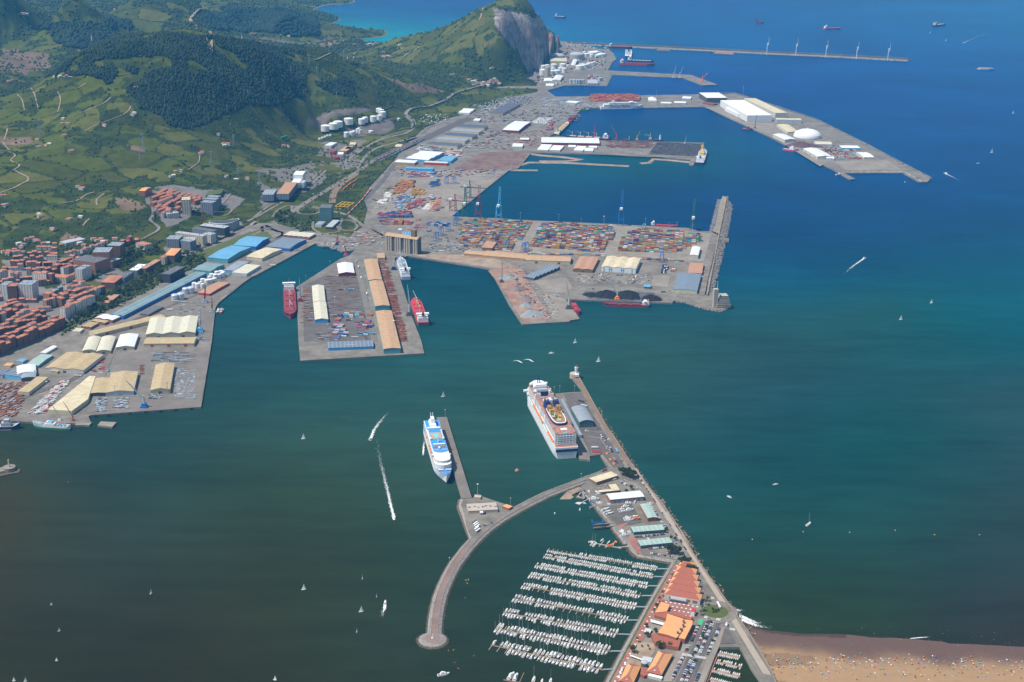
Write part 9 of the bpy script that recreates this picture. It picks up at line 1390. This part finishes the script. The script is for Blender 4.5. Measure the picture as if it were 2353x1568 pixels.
for i, (x, y, m) in enumerate(((628, 622, 'white'), (607, 628, 'yellow'), (618, 657, 'yellow'), (600, 792, 'c_pink'), (445, 1275, 'c_orange'), (492, 1270, 'yellow'), (676, 1323, 'c_pink'), (505, 1385, 'c_pink'), (537, 1440, 'c_pink'))):
 if m not in kf:
  o = thing('kayak', 'x x x x', 'kayak'); mb = MB(); mb.sphere(0, 0, .15, .4, 8, 0, .6); mb.v = [(v[0]*5.5, v[1], v[2]) for v in mb.v]; mb.build('hull', m, o); MB().box(0, 0, .3, 1, .4, .1).build('seat', 'black', o); kf[m] = Family(o)
 q = P('k', x, y, .05); rz = R.random()*3; kf[m].put(q, rz, '%s %s kayak from the top inside the marina mole' % (nth(i), m.replace('c_', '')), 'kayaks inside the mole', 1.1); person_src('standing', 'c_red').put(q+Vector((0, 0, -.55)), rz, 'paddler seated in the %s kayak from the top' % nth(i), None, .85)
for i in range(34):
 r_, c_ = divmod(i, 12); x, y = (470+c_*11+r_*4, 1008+c_*3+r_*14) if i < 24 else (285+(i-24)*11, 1335+(i-24)*4); uf['white'].put(P('l', x, y, PZ[0]+.05), 0, 'white cafe parasol on the terrace beside the brick promenade', 'white cafe parasols', 1.3)
for i, (x, y, r) in enumerate(((232, 1398, 5), (200, 1450, 4), (190, 1480, 5), (175, 1520, 5), (1160, 1035, 4))):
 bldg('pavilion_tent', ('first', 'second', 'third', 'fourth', 'fifth')[i]+' white promenade tent beside the restaurants', 'l', (x-8, y+6, x+8, y+9, x+16, y-14), 3, 'hip', 2, 'offwhite', 'white', 'x', cat='tent')
slab('islet', tp('i', -80, 1200, 0, 1160, 120, 1155, 190, 1178, 170, 1205, 60, 1225, -80, 1260), 1.5, 'riprap_wet', 'riprap_wet'); slab('islet_deck', tp('i', -80, 1170, 0, 1160, 60, 1140, 118, 1145, 115, 1165, 60, 1185, -80, 1215), 5, 'concrete', 'silo_wall')
o = thing('harbour_light', 'yellow and white beacon on the round pier head at the left edge', 'light', P('i', 85, 1165, 5)); MB().cyl(0, 0, -4, 3, 11, n=20).build('round_base', 'concrete', o); MB().cyl(0, 0, 3, 14, 1.6, 1.2, 10).build('tower', 'offwhite', o); MB().cyl(0, 0, 14, 17, 1.5, 1, 8).build('lantern', 'yellow', o)
by = {}
for o in bpy.data.objects:
 if o.parent is None and o.get('label') and o.get('group') and o.get('kind') is None: by.setdefault(o['label'], []).append(o)
for lb, os_ in by.items():   # look-alikes: say which one, counted from the left as the photograph shows them
 if len(os_) > 1 and lb != 'x x x x' and len(lb.split()) <= 12:
  os_.sort(key=lambda o: proj(*o.location)[0])
  for i, o in enumerate(os_): o['label'] = '%s from left, %s' % (nth(i), lb)
for o in list(bpy.data.objects):   # prototypes of which no copy was placed
 if o.get('label') == 'x x x x':
  for c in list(o.children): bpy.data.objects.remove(c)
  bpy.data.objects.remove(o)
# ================================================================ HAZE
mb = MB(); mb.add([(x, y, z) for z in (-47., 1037.) for x, y in ((-16000, -600), (16000, -600), (16000, 46000), (-16000, 46000))], [(3, 2, 1, 0), (4, 5, 6, 7), (0, 1, 5, 4), (1, 2, 6, 5), (2, 3, 7, 6), (3, 0, 4, 7)])
hm = bpy.data.materials.new('haze'); hm.use_nodes = True; nt = hm.node_tree; nt.nodes.remove(nt.nodes['Principled BSDF']); v = nt.nodes.new('ShaderNodeVolumePrincipled')
v.inputs['Color'].default_value = (.1, .5, 1, 1); v.inputs['Density'].default_value = 2.8e-5; v.inputs['Anisotropy'].default_value = 0.0; nt.links.new(v.outputs[0], nt.nodes['Material Output'].inputs['Volume'])
o = mb.build('haze', [hm]); tag(o, 'thin blue summer haze over the bay and hills', 'haze', kind='stuff')
